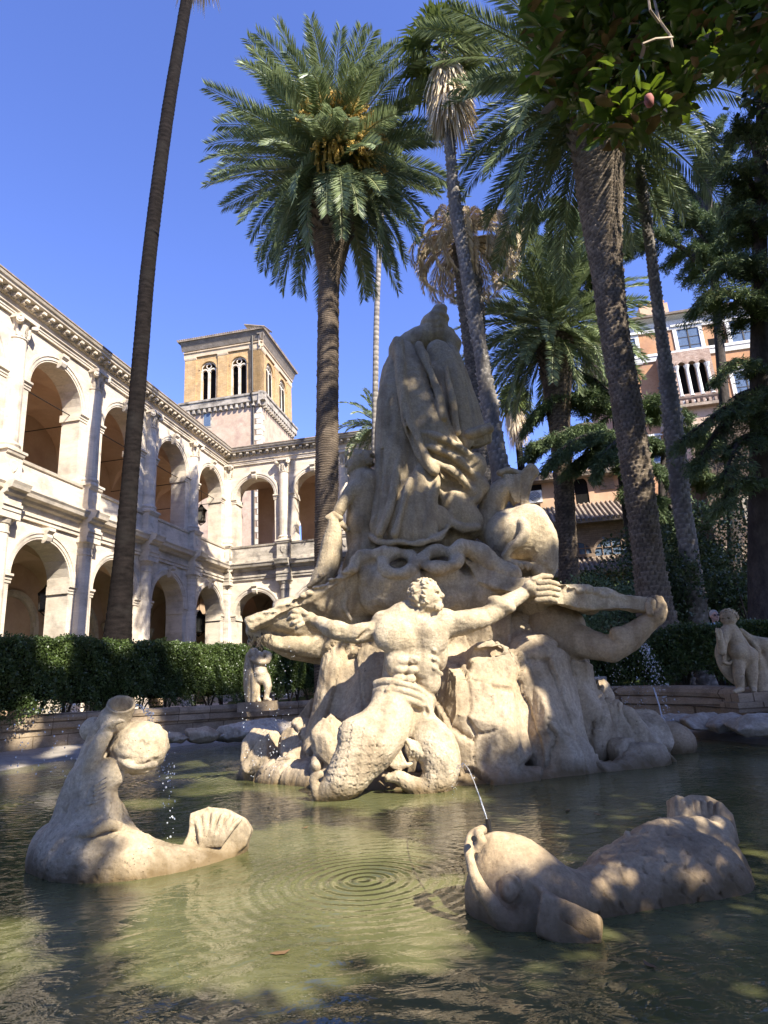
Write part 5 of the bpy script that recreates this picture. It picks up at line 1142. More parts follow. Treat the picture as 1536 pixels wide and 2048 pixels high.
def scales(V, Nn, path, size, amp, zone=None, ang0=0.):
    """overlapping fish scales raised along a tube path (rows x,y,z,r)"""
    tq = np.linspace(0, len(path) - 1, 160); path = np.stack([np.interp(tq, np.arange(len(path)), path[:, i]) for i in range(4)], 1)
    for _ in range(6): path[1:-1] = (path[:-2] + path[1:-1] * 2 + path[2:]) / 4
    C = path[:, :3]; R_ = path[:, 3]; d = np.linalg.norm(np.diff(C, axis=0), axis=1); s_ = np.concatenate([[0], np.cumsum(d)]); T, A, B = frames(C)
    D = np.stack([np.linalg.norm(V - c, axis=1) for c in C], 1); i = D.argmin(1); q = V - C[i]; al = (q * T[i]).sum(1); u = s_[i] + al
    an = np.arctan2((q * B[i]).sum(1), (q * A[i]).sum(1)) * R_[i]; near = np.clip(1.6 - D[np.arange(len(V)), i] / (R_[i] * 1.15), 0, 1) > .3
    groove = np.zeros(len(V)); best = np.zeros(len(V)); row0 = np.floor(u / (size * .5))
    for k in (0, 1, 2):
        row = row0 - k; cu = row * size * .5; ca = (an / size + .5 * (row % 2)); fa = (ca - np.floor(ca) - .5) * size; du = u - cu
        rr = np.sqrt(fa ** 2 + (du * .85) ** 2); ins = (rr < size * .62) & (du > 0); h = np.where(ins, (rr / (size * .62)) ** 3 * .8 + .2 - .30 * k, 0); best = np.maximum(best, h); groove = np.maximum(groove, np.where(du > 0, np.exp(-((rr - size * .60) / (size * .055)) ** 2), 0) * (k < 1))
    w_ = near.astype(float)
    if zone is not None: w_ = w_ * np.clip((u / s_[-1] - zone[0]) / .06, 0, 1) * np.clip((zone[1] - u / s_[-1]) / .06, 0, 1)
    return V + Nn * ((best - groove * .9) * amp * w_)[:, None]
def statue_mat(name, c1, c2, pit=.6, wet=None, **kw):
    m = stone(name, c1, c2, scale=2.2, dark=kw.get('dark', (.17, .13, .08)), dscale=kw.get('ds', 2.4), damt=kw.get('damt', .75), bump=kw.get('bump', .9), bscale=kw.get('bs', 34), pit=pit, pscale=kw.get('ps', 42), bdist=.013, fine=.22, rough=.88)
    # vertical water streaks and an algae band just above the pool
    N = m.node_tree.nodes; L = m.node_tree.links; b = N['Principled BSDF']; src = b.inputs['Base Color'].links[0].from_socket; g = N.new('ShaderNodeNewGeometry')
    mp = N.new('ShaderNodeMapping'); mp.inputs['Scale'].default_value = (5, 5, .55); L.new(g.outputs['Position'], mp.inputs[0]); n = N.new('ShaderNodeTexNoise'); n.inputs['Scale'].default_value = 1.4; n.inputs['Detail'].default_value = 6; L.new(mp.outputs[0], n.inputs[0])
    r = N.new('ShaderNodeValToRGB'); r.color_ramp.elements[0].position = .52; r.color_ramp.elements[1].position = .70; r.color_ramp.elements[0].color = (0, 0, 0, 1); r.color_ramp.elements[1].color = (.55, .55, .55, 1); L.new(n.outputs['Fac'], r.inputs[0])
    x = N.new('ShaderNodeMix'); x.data_type = 'RGBA'; L.new(r.outputs[0], x.inputs[0]); L.new(src, x.inputs[6]); x.inputs[7].default_value = (c1[0] * .42, c1[1] * .38, c1[2] * .36, 1)
    s_ = N.new('ShaderNodeSeparateXYZ'); L.new(g.outputs['Position'], s_.inputs[0]); a = N.new('ShaderNodeMath'); a.operation = 'MULTIPLY_ADD'; a.inputs[1].default_value = .30; L.new(n.outputs['Fac'], a.inputs[0]); L.new(s_.outputs[2], a.inputs[2])
    r2 = N.new('ShaderNodeMapRange'); r2.inputs['From Min'].default_value = .17; r2.inputs['From Max'].default_value = .34; r2.inputs['To Min'].default_value = .95; r2.inputs['To Max'].default_value = 0; L.new(a.outputs[0], r2.inputs['Value'])
    y = N.new('ShaderNodeMix'); y.data_type = 'RGBA'; L.new(r2.outputs[0], y.inputs[0]); L.new(x.outputs[2], y.inputs[6]); y.inputs[7].default_value = (.14, .095, .042, 1); L.new(y.outputs[2], b.inputs['Base Color'])
    return m
M['marble'] = statue_mat('carved_travertine', (.54, .43, .27), (.69, .57, .39))
M['marble2'] = statue_mat('carved_travertine_grey', (.49, .385, .24), (.64, .52, .34), damt=.7, ds=2.2)
M['rock'] = statue_mat('rock_travertine', (.47, .36, .22), (.62, .50, .34), damt=.55, bump=.8, bs=28, ps=26)
M['wetrock'] = statue_mat('damp_stone', (.44, .32, .18), (.56, .43, .27), damt=.5, bump=.4, bs=30, pit=.3)
# ================================================================== the fountain: rock, shell basin
fr = empty('fountain_rock', (0.9, 9.6, 0), label='huge rough travertine rock rising from the pool and carrying the shell basin', cat='rock')
R_ = Carve()
R_.rock((905, 1460, 9.3), (1.15, 1.15, 1.35), 3, k=.05, n=22)
R_.rock((1000, 1390, 8.95), (.85, .75, .75), 9, k=.03, n=18)
R_.rock((960, 1450, 8.75), (.95, .75, 1.0), 4, k=.04, n=18)
R_.rock((1095, 1470, 8.85), (.62, .7, .95), 12, k=.03, n=16)
R_.rock((1130, 1420, 9.4), (.55, .6, .75), 21, k=.03, n=16)
R_.tube([(1065, 1330, 8.9, 60), (1090, 1440, 8.7, 62), (1120, 1510, 8.6, 66)], .08)
R_.tube([(1160, 1370, 9.5, 26), (1180, 1400, 9.5, 38), (1200, 1470, 9.5, 55), (1215, 1540, 9.5, 70)], .06)
R_.rock((1270, 1490, 9.3), (.52, .45, .42), 14, k=.02, n=14)
R_.slab([(1215, 1412, 9.3), (1255, 1425, 9.3), (1345, 1520, 9.1), (1340, 1545, 9.1), (1225, 1550, 9.3)], .6, .04)
R_.rock((1285, 1520, 8.8), (.42, .35, .25), 17, k=.02, n=12)
# neck under the basin, spreading outwards
R_.tube([(880, 1500, 9.7, 190), (880, 1370, 9.7, 150), (885, 1300, 9.75, 135)], .15, sq=(np.array([0., 1., 0.]), .8)); R_.ell((880, 1262, 9.8), (1.9, .95, .42), .3)
R_.tube([(672, 1262, 9.4, 34), (680, 1340, 9.3, 44), (676, 1430, 9.3, 46), (665, 1520, 9.3, 52)], .08)
R_.tube([(1110, 1270, 9.3, 60), (1120, 1340, 9.3, 55), (1130, 1400, 9.3, 50)], .1)
R_.tube([(760, 1330, 9.3, 60), (740, 1440, 9.1, 70), (720, 1530, 8.9, 80)], .1)
# low apron running into the water
R_.tube([(560, 1562, 9.4, 45), (700, 1585, 8.4, 40), (850, 1592, 8.1, 42), (1000, 1590, 8.1, 46), (1150, 1580, 8.4, 42), (1310, 1550, 8.7, 30)], .12)
R_.tube([(1060, 1598, 8.1, 22), (1170, 1592, 8.1, 26)], .06)
R_.ell((880, 1600, 8.6), (1.3, .7, .22), .1); R_.ell((1130, 1590, 8.8), (1.3, .8, .18), .1)
# rocks at left
R_.rock((535, 1530, 9.7), (.42, .40, .46), 31, k=.02, n=14); R_.rock((605, 1505, 9.5), (.36, .36, .46), 33, k=.02, n=14); R_.slab([(590, 1450, 10.0), (625, 1400, 10.0), (665, 1385, 10.), (690, 1540, 9.9), (600, 1545, 9.9), (570, 1500, 9.9)], .35, .04)
R_.tube([(500, 1556, 9.7, 22), (580, 1562, 9.3, 26), (640, 1540, 9.3, 24)], .08)
R_.rock((655, 1478, 8.6), (.24, .2, .28), 41, k=.015, n=12); R_.tube([(640, 1500, 8.6, 7), (632, 1530, 8.55, 9)], .02)
# clefts
for L_ in ([(1010, 1300, 8.15, 5), (1032, 1340, 8.2, 7), (1030, 1380, 8.2, 6), (1045, 1440, 8.15, 6), (1050, 1500, 8.15, 6)], [(960, 1330, 8.2, 6), (990, 1372, 8.15, 7), (1040, 1380, 8.2, 5)], [(930, 1440, 8.0, 4), (950, 1460, 8.0, 6), (975, 1490, 8.0, 4)], [(1170, 1400, 9.0, 6), (1185, 1460, 8.9, 8), (1190, 1530, 8.8, 8)], [(1000, 1300, 8.4, 12), (945, 1310, 8.3, 12)]): R_.tube(L_, .03, '-', n=3)
def rockpost(V, N_):
    rg_ = np.random.RandomState(4); S_ = np.array([.9, 9.3, .9]) + rg_.uniform(-1, 1, (230, 3)) * [3.2, 1.9, 1.5]; off_ = rg_.uniform(-1, 1, 230); tl_ = rg_.normal(size=(230, 3)) * .2
    Q = V + np.stack([vnoise(V, .9, s_, 3) for s_ in (1, 2, 3)], 1) * .05; out = np.zeros(len(V))
    for i in range(0, len(V), 20000):
        q = Q[i:i + 20000] * [1.25, 1.25, .8]; S2 = S_ * [1.25, 1.25, .8]; d2 = (q ** 2).sum(1)[:, None] + (S2 ** 2).sum(1)[None] - 2 * q @ S2.T; o_ = np.argpartition(d2, 2, axis=1)[:, :2]
        dd = np.sqrt(np.maximum(np.take_along_axis(d2, o_, 1), 0)); a = dd.argmin(1); j = o_[np.arange(len(q)), a]; gap = np.abs(dd[:, 0] - dd[:, 1])
        out[i:i + 20000] = off_[j] * .034 + ((Q[i:i + 20000] - S_[j]) * tl_[j]).sum(1) * .3 - .026 * np.clip(1 - gap / .035, 0, 1)
    return V + N_ * (out + vnoise(V * [1.2, 1.2, .5], 5, 9, 2) * .008)[:, None]
R_.build('rock', M['rock'], fr, .02, noise=((12, .004, 1),), post=rockpost)

# ---- shell basin : two scalloped lobes carried by the arms
sb_ = empty('shell_basin', (0.9, 9.2, 2.0), label='wide scalloped stone shell basin spread like a tray above the rock', cat='shell basin')
B_ = Carve()
rimL = [(497, 1253, 8.9), (520, 1232, 8.8), (560, 1212, 8.75), (610, 1190, 8.75), (660, 1168, 8.8), (700, 1140, 8.85), (722, 1120, 8.9)]
rimR = [(930, 1120, 9.0), (975, 1150, 8.75), (1020, 1165, 8.6), (1085, 1165, 8.5), (1150, 1178, 8.45), (1210, 1182, 8.4), (1260, 1195, 8.4), (1318, 1212, 8.4)]
def tray(rim, inner, th, k=.05):
    """wedge sheets from rim points to the neck"""
    for i in range(len(rim) - 1):
        a, b = rim[i], rim[i + 1]; c_ = inner[min(i, len(inner) - 1)]; d_ = inner[min(i + 1, len(inner) - 1)]
        for t in np.linspace(0, 1, 5):
            p = tuple(np.array(a) * (1 - t) + np.array(b) * t); q = tuple(np.array(c_) * (1 - t) + np.array(d_) * t)
            B_.tube([(*p, th[0]), (*(np.array(p) * .5 + np.array(q) * .5 + [0, th[2], 0]), th[1] * .8), (*q, th[1])], k)
tray(rimL, [(640, 1268, 9.5), (670, 1262, 9.4), (700, 1255, 9.4), (730, 1245, 9.4), (760, 1235, 9.4), (780, 1220, 9.4), (800, 1200, 9.4)], (5, 16, 6))
tray(rimR, [(930, 1200, 9.4), (970, 1205, 9.3), (1010, 1208, 9.3), (1050, 1210, 9.2), (1090, 1208, 9.1), (1130, 1206, 9.0), (1160, 1206, 8.95), (1200, 1206, 8.9)], (4, 9, 2))
B_.slab([(1085, 1160, 8.45), (1150, 1171, 8.42), (1180, 1182, 8.42), (1210, 1179, 8.42), (1262, 1194, 8.4), (1322, 1211, 8.38), (1302, 1221, 8.38), (1220, 1219, 8.4), (1150, 1217, 8.42), (1090, 1204, 8.45)], .16, .015)
B_.slab([(930, 1122, 8.95), (975, 1146, 8.75), (1020, 1160, 8.6), (1090, 1161, 8.48), (1090, 1192, 8.48), (1020, 1186, 8.6), (960, 1166, 8.8)], .14, .02)
B_.slab([(498, 1244, 8.85), (518, 1229, 8.8), (535, 1227, 8.8), (560, 1208, 8.75), (585, 1204, 8.75), (612, 1187, 8.75), (640, 1180, 8.78), (660, 1164, 8.8), (700, 1136, 8.85), (722, 1110, 8.9), (714, 1144, 8.9), (680, 1168, 8.85), (640, 1194, 8.8), (590, 1216, 8.78), (540, 1242, 8.8), (506, 1259, 8.85)], .14, .015)
for i in range(15): t_ = i / 14; B_.ell((1095 + 225 * t_, 1166 + 44 * t_ + 3 * math.sin(i * 2.1), 8.33), (.06, .04, .03 + .012 * math.sin(i * 1.7)), .02)
for i in range(15): t_ = i / 14; B_.ell((505 + 200 * t_, 1240 - 102 * t_ ** 1.1 + 3 * math.sin(i * 2.7), 8.72), (.06, .04, .03 + .012 * math.sin(i * 1.9)), .02)
# rear of the tray going back
B_.ell((880, 1205, 10.3), (2.4, 1.4, .14), .1)
for x in (560, 640, 1080, 1180): B_.tube([(x, 1212, 9.0, 14), (880, 1215, 10.3, 30)], .1)
# scroll/ribbon forms across the middle: two hollow loops
B_.tube([(715, 1128, 8.95, 20), (745, 1112, 8.85, 17), (768, 1108, 8.8, 15)], .03, n=4)
B_.tube([(745, 1150, 8.9, 26), (770, 1160, 8.8, 26), (800, 1168, 8.75, 22), (826, 1160, 8.75, 22)], .05, n=4)
def loop(c, rx, ry, Y, r, a0=0, a1=2 * math.pi, k=.03, tilt=0):
    B_.tube([(c[0] + rx * math.cos(a0 + (a1 - a0) * t), c[1] - ry * math.sin(a0 + (a1 - a0) * t), Y - tilt * math.sin(a0 + (a1 - a0) * t), r) for t in np.linspace(0, 1, 17)], k)
loop((797, 1126), 33, 20, 8.75, 13, tilt=-.15); loop((880, 1118), 33, 18, 8.72, 13, tilt=-.15)
B_.ell((797, 1160, 8.85), (.24, .2, .19), .08); B_.ell((880, 1146, 8.85), (.26, .2, .18), .08)
B_.ell((840, 1128, 9.25), (.62, .2, .32), .05); B_.ell((797, 1124, 8.6), (.15, .35, .075), .02, '-'); B_.ell((880, 1116, 8.6), (.15, .35, .07), .02, '-')
B_.tube([(908, 1100, 8.75, 15), (940, 1096, 8.8, 18), (985, 1128, 8.8, 22), (1020, 1150, 8.7, 20)], .05, n=4)
B_.tube([(760, 1190, 9.0, 40), (880, 1195, 9.05, 50), (970, 1190, 9.1, 45)], .12)
B_.tube([(600, 1205, 8.72, 6), (650, 1190, 8.7, 7), (690, 1180, 8.72, 5)], .03, '-'); B_.tube([(690, 1150, 8.82, 5), (684, 1172, 8.85, 6), (692, 1190, 8.9, 5), (690, 1215, 8.95, 6), (704, 1240, 9.0, 5)], .03, n=3)
# dripping stalk-like ledge under the left tip
B_.tube([(500, 1262, 8.95, 12), (560, 1285, 9.1, 16), (640, 1290, 9.3, 22), (720, 1280, 9.4, 30)], .05, n=3)
B_.tube([(505, 1268, 9.0, 7), (500, 1285, 9.0, 10)], .03)
def shellpost(V, N_):
    # radial scallop ridges
    an = np.arctan2(V[:, 1] - 10.6, V[:, 0] - .8); r = np.hypot(V[:, 1] - 10.6, V[:, 0] - .8); w_ = np.clip((r - 1.2) / .8, 0, 1); return V + N_ * (w_ * .022 * np.sin(an * 34) + vnoise(V, 1.6, 4, 3) * .02)[:, None]
B_.build('shell', M['marble'], sb_, .018, noise=((7, .006, 3),), post=shellpost)

# ================================================================== the front triton
tri = empty('triton_statue', tuple(at(760, 1590, 7.7)), label='bare-chested stone triton with arms spread wide under the shell, facing the viewer', cat='statue', group='carved figures of the fountain')
T_ = Carve(); Y0 = 8.15
# torso
T_.tube([(812, 1385, Y0, 47), (808, 1350, Y0, 44), (818, 1310, Y0 - .02, 50), (822, 1275, Y0 - .03, 56), (820, 1252, Y0, 52)], .06, sq=(np.array([0., 1., 0.]), .72))
T_.ell((790, 1272, Y0 - .22), (.27, .15, .22), .05, rot=(0, .1, 0)); T_.ell((863, 1275, Y0 - .2), (.21, .14, .23), .05)
T_.ell((797, 1325, Y0 - .20), (.17, .12, .20), .05); T_.ell((850, 1330, Y0 - .20), (.17, .12, .22), .05)
T_.ell((805, 1368, Y0 - .2), (.16, .11, .12), .05)
for (u, v) in ((806, 1322), (828, 1320), (802, 1340), (824, 1340), (798, 1357), (820, 1358)): T_.ell((u, v, Y0 - .29), (.075, .05, .055), .02); T_.ell((858, 1362, Y0 - .14), (.12, .11, .14), .05); T_.ell((872, 1300, Y0 - .05), (.12, .16, .25), .05)
for i, v in enumerate((1300, 1318, 1336)): T_.tube([(868, v, Y0 - .3, 4.5), (882, v + 12, Y0 - .15, 5)], .02)
# furrows: sternum line from the neck to the navel, ribs, breast folds
T_.tube([(818, 1240, Y0 - .40, 4), (812, 1275, Y0 - .42, 4.5), (800, 1310, Y0 - .40, 5), (793, 1345, Y0 - .38, 4), (785, 1362, Y0 - .38, 3.5)], .02, '-', n=3)
T_.tube([(842, 1248, Y0 - .34, 3), (838, 1270, Y0 - .36, 4.5), (832, 1292, Y0 - .38, 6), (848, 1306, Y0 - .38, 5), (870, 1306, Y0 - .33, 3.5)], .018, '-', n=3)
T_.tube([(762, 1300, Y0 - .28, 3.5), (785, 1312, Y0 - .36, 4), (800, 1306, Y0 - .38, 4)], .015, '-', n=3)
T_.tube([(826, 1322, Y0 - .34, 2.5), (838, 1345, Y0 - .36, 4), (842, 1362, Y0 - .34, 2.5)], .015, '-', n=3)
# shoulders, neck, collar bones
T_.tube([(768, 1248, Y0, 27), (800, 1238, Y0 + .02, 24), (845, 1236, Y0 + .02, 26), (885, 1245, Y0 - .02, 28)], .06)
T_.ell((772, 1258, Y0 - .10), (.20, .17, .17), .06); T_.ell((893, 1248, Y0 - .10), (.18, .17, .18), .06)
T_.tube([(790, 1232, Y0 - .14, 7), (800, 1246, Y0 - .22, 6)], .03); T_.tube([(812, 1245, Y0 - .2, 5), (845, 1240, Y0 - .2, 6)], .03)
T_.tube([(838, 1238, Y0 - .02, 22), (848, 1215, Y0 - .06, 21)], .05); T_.tube([(822, 1240, Y0 - .16, 6), (846, 1215, Y0 - .2, 6)], .03)
# left arm of the picture (elbow bent down, hand on the rim)
T_.tube([(772, 1262, Y0 - .08, 21), (745, 1262, Y0 - .10, 19), (715, 1268, Y0 - .12, 20), (690, 1266, Y0 - .10, 16)], .04, n=3)
T_.ell((728, 1260, Y0 - .16), (.17, .10, .09), .04); T_.tube([(690, 1266, Y0 - .1, 17), (668, 1260, Y0 - .08, 18), (645, 1248, Y0 + .05, 14), (625, 1240, Y0 + .18, 11)], .04, n=3)
T_.ell((672, 1254, Y0 - .13), (.14, .09, .08), .04); T_.tube([(715, 1276, Y0 - .2, 3), (735, 1262, Y0 - .26, 4)], .03, '-'); T_.tube([(680, 1264, Y0 - .22, 4), (682, 1254, Y0 - .24, 4)], .02, '-')
# right arm raised to the shell
T_.tube([(893, 1250, Y0 - .08, 25), (925, 1246, Y0 - .10, 24), (958, 1236, Y0 - .10, 20), (978, 1230, Y0 - .08, 17)], .04, n=3)
T_.ell((930, 1240, Y0 - .16), (.2, .12, .12), .04, rot=(0, .1, 0)); T_.ell((955, 1243, Y0 - .14), (.17, .10, .09), .04)
T_.tube([(978, 1230, Y0 - .08, 18), (1000, 1216, Y0 - .03, 20), (1025, 1200, Y0 + .08, 16), (1050, 1186, Y0 + .16, 14)], .04, n=3)
T_.ell((1003, 1208, Y0 - .10), (.19, .10, .09), .04, rot=(0, .45, 0)); T_.tube([(972, 1218, Y0 - .22, 4), (980, 1234, Y0 - .24, 3)], .03, '-'); T_.tube([(945, 1256, Y0 - .26, 3), (985, 1240, Y0 - .26, 3)], .02, '-')
# hands
T_.ell((612, 1236, Y0 + .14), (.12, .10, .07), .03, rot=(0, -.3, 0))
for i, (a, b, c, r) in enumerate((((600, 1226), (588, 1222), (580, 1227), 5.2), ((598, 1233), (584, 1233), (576, 1240), 5.2), ((600, 1241), (588, 1245), (582, 1251), 4.8), ((605, 1248), (596, 1253), (592, 1258), 4.2))):
    T_.tube([(*a, Y0 + .06, r + .6), (*b, Y0 + .04, r), (*c, Y0 + .10, r * .8)], .012)
T_.tube([(612, 1228, Y0 + .05, 6), (600, 1219, Y0 + .06, 5), (590, 1219, Y0 + .14, 4.2)], .015)
T_.ell((1072, 1180, Y0 + .14), (.15, .12, .12), .03, rot=(0, .3, 0)); T_.ell((1062, 1172, Y0 + .10), (.10, .08, .09), .03)
for i in range(4):
    v = 1164 + i * 11.5; T_.tube([(1078 - i, v + 2, Y0 + .04, 6.2), (1100, v, Y0 + .00, 5.8), (1118 - abs(i - 1) * 3, v + 4, Y0 + .06, 4.8)], .008)
T_.tube([(1068, 1160, Y0 + .06, 7), (1085, 1152, Y0 + .06, 6), (1102, 1153, Y0 + .14, 5)], .012)
# head turned to the right of the picture
hc = at(850, 1194, Y0 - .10); HX, HY, HZ = np.array([.93, -.36, .0]), np.array([.36, .93, 0]), np.array([0, 0, 1.]); pit_ = .12
HX, HZ = HX * math.cos(pit_) + HZ * math.sin(pit_), HZ * math.cos(pit_) - HX * math.sin(pit_)
def H(x, y, z): return hc + HX * x + HY * y + HZ * z     # x to the face, y to the far ear, z up
T_.ell(hc, (.205, .19, .215), .02); T_.ell(H(.05, 0, -.07), (.15, .12, .15), .05)
T_.ell(H(.155, 0, .06), (.05, .11, .07), .04); T_.tube([(H(.175, -.075, .035), .020), (H(.20, 0, .04), .018), (H(.175, .075, .035), .020)], .02)      # brow
T_.tube([(H(.195, 0, .03), .016), (H(.235, 0, -.035), .024), (H(.20, 0, -.05), .018)], .018, n=2); T_.ell(H(.21, -.022, -.042), (.02, .016, .014), .008)
for s_ in (-1, 1):
    T_.ell(H(.178, s_ * .062, .0), (.035, .032, .024), .015, '-'); T_.ell(H(.165, s_ * .06, -.002), (.022, .026, .02), .006); T_.ell(H(.13, s_ * .085, -.06), (.055, .045, .045), .04)
T_.tube([(H(.185, -.035, -.085), .012), (H(.205, 0, -.078), .013), (H(.185, .035, -.085), .012)], .008); T_.tube([(H(.20, -.035, -.096), .005), (H(.225, 0, -.094), .006), (H(.20, .035, -.096), .005)], .008, '-')
T_.tube([(H(.18, -.03, -.108), .012), (H(.195, 0, -.108), .013), (H(.18, .03, -.108), .012)], .008); T_.ell(H(.165, 0, -.155), (.055, .055, .04), .03)
T_.tube([(H(.15, -.03, -.16), .05), (H(.04, -.08, -.12), .045)], .03)
T_.ell(H(.0, -.165, -.03), (.030, .022, .045), .01); T_.ell(H(.005, -.185, -.03), (.012, .012, .025), .008, '-')
for i in range(230):
    d = nrm(rg.normal(size=3) * [1, 1, 1]); 
    if d[0] > .35 and d[2] < .55: continue
    if d[2] < -.55: continue
    p = H(d[0] * .205, d[1] * .19, d[2] * .212 + .01); tx = nrm(np.cross(d, rg.normal(size=3))); tx = HX * tx[0] + HY * tx[1] + HZ * tx[2]; o_ = HX * d[0] + HY * d[1] + HZ * d[2]
    T_.tube([(p - tx * .03, .014), (p + o_ * .018, .018), (p + tx * .03, .012)], .004)
for i in range(22): a_ = rg.uniform(-1.2, 1.2); p = H(.12 + .07 * math.cos(a_), .10 * math.sin(a_), -.15 - rg.uniform(0, .04)); T_.tube([(p, .014), (p + np.array([rg.uniform(-.02, .02), -.01, -.035]), .008)], .006)
# girdle of twisted cloth
for (o_, r) in ((-2, 6.5), (11, 7.5), (25, 7)): T_.tube([(752, 1372 + o_ * .9, Y0 - .12, r), (775, 1366 + o_, Y0 - .28, r), (805, 1370 + o_, Y0 - .36, r), (835, 1380 + o_ * 1.05, Y0 - .33, r), (860, 1402 + o_ * .6, Y0 - .24, r * .9)], .012, n=4)
T_.tube([(752, 1366, Y0 - .1, 7), (770, 1362, Y0 - .22, 7), (792, 1362, Y0 - .3, 5), (776, 1380, Y0 - .36, 6)], .012, n=3)
T_.tube([(842, 1398, Y0 - .28, 10), (856, 1425, Y0 - .25, 12), (864, 1445, Y0 - .22, 8)], .03, n=3); T_.ell((853, 1432, Y0 - .36), (.05, .08, .11), .02, '-')
# left fish leg (big) and right fish leg
legL = T_.tube([(785, 1412, 8.0, 44), (775, 1445, 7.85, 50), (745, 1480, 7.72, 55), (715, 1520, 7.62, 47), (690, 1558, 7.56, 38), (662, 1582, 7.56, 26)], .05, n=4)
T_.tube([(662, 1582, 7.56, 22), (640, 1592, 7.55, 14), (630, 1572, 7.55, 10), (628, 1556, 7.55, 9), (640, 1548, 7.55, 7)], .03, n=3)
T_.ell((722, 1470, 7.66), (.27, .2, .22), .06)
T_.tube([(830, 1405, Y0 - .05, 42), (835, 1440, Y0 - .02, 32), (838, 1465, Y0 - .05, 34)], .05)
legR = T_.tube([(838, 1455, 8.0, 34), (862, 1480, 7.9, 42), (880, 1515, 7.8, 40), (880, 1550, 7.74, 32), (862, 1574, 7.72, 25)], .05, n=4)
legR2 = T_.tube([(880, 1556, 7.74, 30), (850, 1580, 7.7, 22), (820, 1568, 7.68, 16), (800, 1556, 7.68, 12), (778, 1556, 7.7, 8)], .03, n=4)
for i in range(9): T_.tube([(812 + i * 7, 1478 + i * 3, 7.72, 4.5), (822 + i * 7, 1496 + i * 4, 7.68, 5), (818 + i * 8, 1512 + i * 3, 7.72, 2.5)], .01, n=3)   # frilled fins
for i in range(5): T_.tube([(770 + i * 6, 1500 - i * 3, 7.75, 3), (782 + i * 7, 1528, 7.72, 4), (800 + i * 6, 1538 - i * 3, 7.74, 3)], .012, n=3)
T_.tube([(700, 1455, 7.62, 3), (720, 1490, 7.52, 3.5), (706, 1506, 7.52, 3)], .03, '-', n=3); T_.tube([(752, 1455, 7.5, 3), (752, 1492, 7.42, 3)], .03, '-')
T_.tube([(688, 1462, 7.75, 6), (705, 1440, 7.75, 7), (740, 1430, 7.7, 5)], .03)
def tripost(V, N_):
    V = scales(V, N_, legL, .15, .022, (.42, .97)); V = scales(V, N_, legR, .12, .018, (.30, 1.0)); V = scales(V, N_, legR2, .10, .016, (.05, .9))
    return V
T_.build('body', M['marble'], tri, .0105, noise=((4, .004, 1), (14, .0022, 2)), post=tripost)
# bent arm of the companion triton under the right end of the shell
t2 = empty('triton_companion', tuple(at(1130, 1500, 9.4)), label='shadowed second stone triton, his bent arm holding up the right end of the shell', cat='statue', group='carved figures of the fountain')
T2 = Carve()
T2.tube([(1110, 1270, 9.1, 40), (1150, 1282, 8.85, 32), (1195, 1292, 8.7, 28), (1222, 1298, 8.6, 25)], .06, n=3)
T2.ell((1160, 1275, 8.8), (.2, .15, .16), .06)
T2.tube([(1222, 1298, 8.6, 26), (1255, 1278, 8.5, 26), (1290, 1250, 8.4, 20), (1308, 1236, 8.35, 17)], .04, n=3); T2.ell((1248, 1275, 8.45), (.2, .1, .12), .05, rot=(0, .6, 0))
T2.ell((1312, 1232, 8.32), (.12, .10, .12), .03)
for i, (a, b, c) in enumerate((((1322, 1232), (1328, 1212), (1322, 1196)), ((1316, 1226), (1319, 1206), (1313, 1194)), ((1325, 1238), (1330, 1222), (1328, 1208)), ((1318, 1245), (1327, 1236), (1330, 1226)))): T2.tube([(*a, 8.24 + .03 * i, 6.5), (*b, 8.22 + .03 * i, 5.6), (*c, 8.26 + .03 * i, 4.6)], .01)
T2.tube([(1300, 1226, 8.22, 7), (1296, 1208, 8.25, 6), (1300, 1198, 8.3, 5)], .015)
T2.tube([(1110, 1260, 9.2, 60), (1120, 1330, 9.2, 52), (1128, 1385, 9.3, 40)], .08)
T2.tube([(1168, 1300, 9.1, 12), (1158, 1340, 9.1, 10), (1150, 1362, 9.1, 12)], .04)
T2.build('body', M['wetrock'], t2, .017, noise=((4, .005, 1), (12, .002, 2)))
t3 = empty('triton_behind', tuple(at(700, 1500, 10.6)), label='dark shaded stone arm reaching out under the left tip of the shell', cat='statue', group='carved figures of the fountain')
T3 = Carve(); T3.tube([(700, 1300, 9.9, 40), (640, 1302, 9.7, 26), (590, 1296, 9.5, 24), (545, 1282, 9.3, 17), (515, 1270, 9.2, 13)], .05, n=3); T3.tube([(515, 1270, 9.2, 12), (502, 1255, 9.1, 8), (498, 1244, 9.05, 6)], .02); T3.tube([(720, 1300, 9.9, 40), (725, 1420, 10.2, 40), (720, 1540, 10.3, 50)], .08)
T3.build('body', M['rock'], t3, .022)

# ================================================================== draped figure on top (seen from behind)
dr = empty('draped_statue', tuple(at(860, 1110, 9.7)), label='tall cloaked stone figure seen from behind, wearing a horned cap, on top of the fountain', cat='statue', group='carved figures of the fountain')
G_ = Carve(); YG = 9.75
sqY = (np.array([0., 1., 0.]), .72)
sqY = (np.array([0., 1., 0.]), .88)
G_.tube([(822, 1040, YG - .05, 76), (848, 980, YG - .05, 88), (856, 900, YG - .02, 86), (860, 830, YG, 74), (862, 780, YG, 62), (864, 750, YG + .02, 48)], .10, sq=sqY)
G_.tube([(835, 740, YG + .02, 40), (845, 800, YG, 58), (850, 870, YG, 66)], .05)
G_.tube([(800, 1060, YG - .25, 52), (850, 1050, YG - .28, 52)], .15)
G_.tube([(800, 700, YG - .05, 22), (840, 680, YG, 26), (880, 672, YG, 24), (905, 690, YG, 18)], .06, n=3)        # shoulders
G_.tube([(806, 706, YG - .05, 20), (788, 745, YG, 24), (776, 820, YG, 24), (772, 900, YG, 22), (768, 960, YG, 20)], .06, n=3)
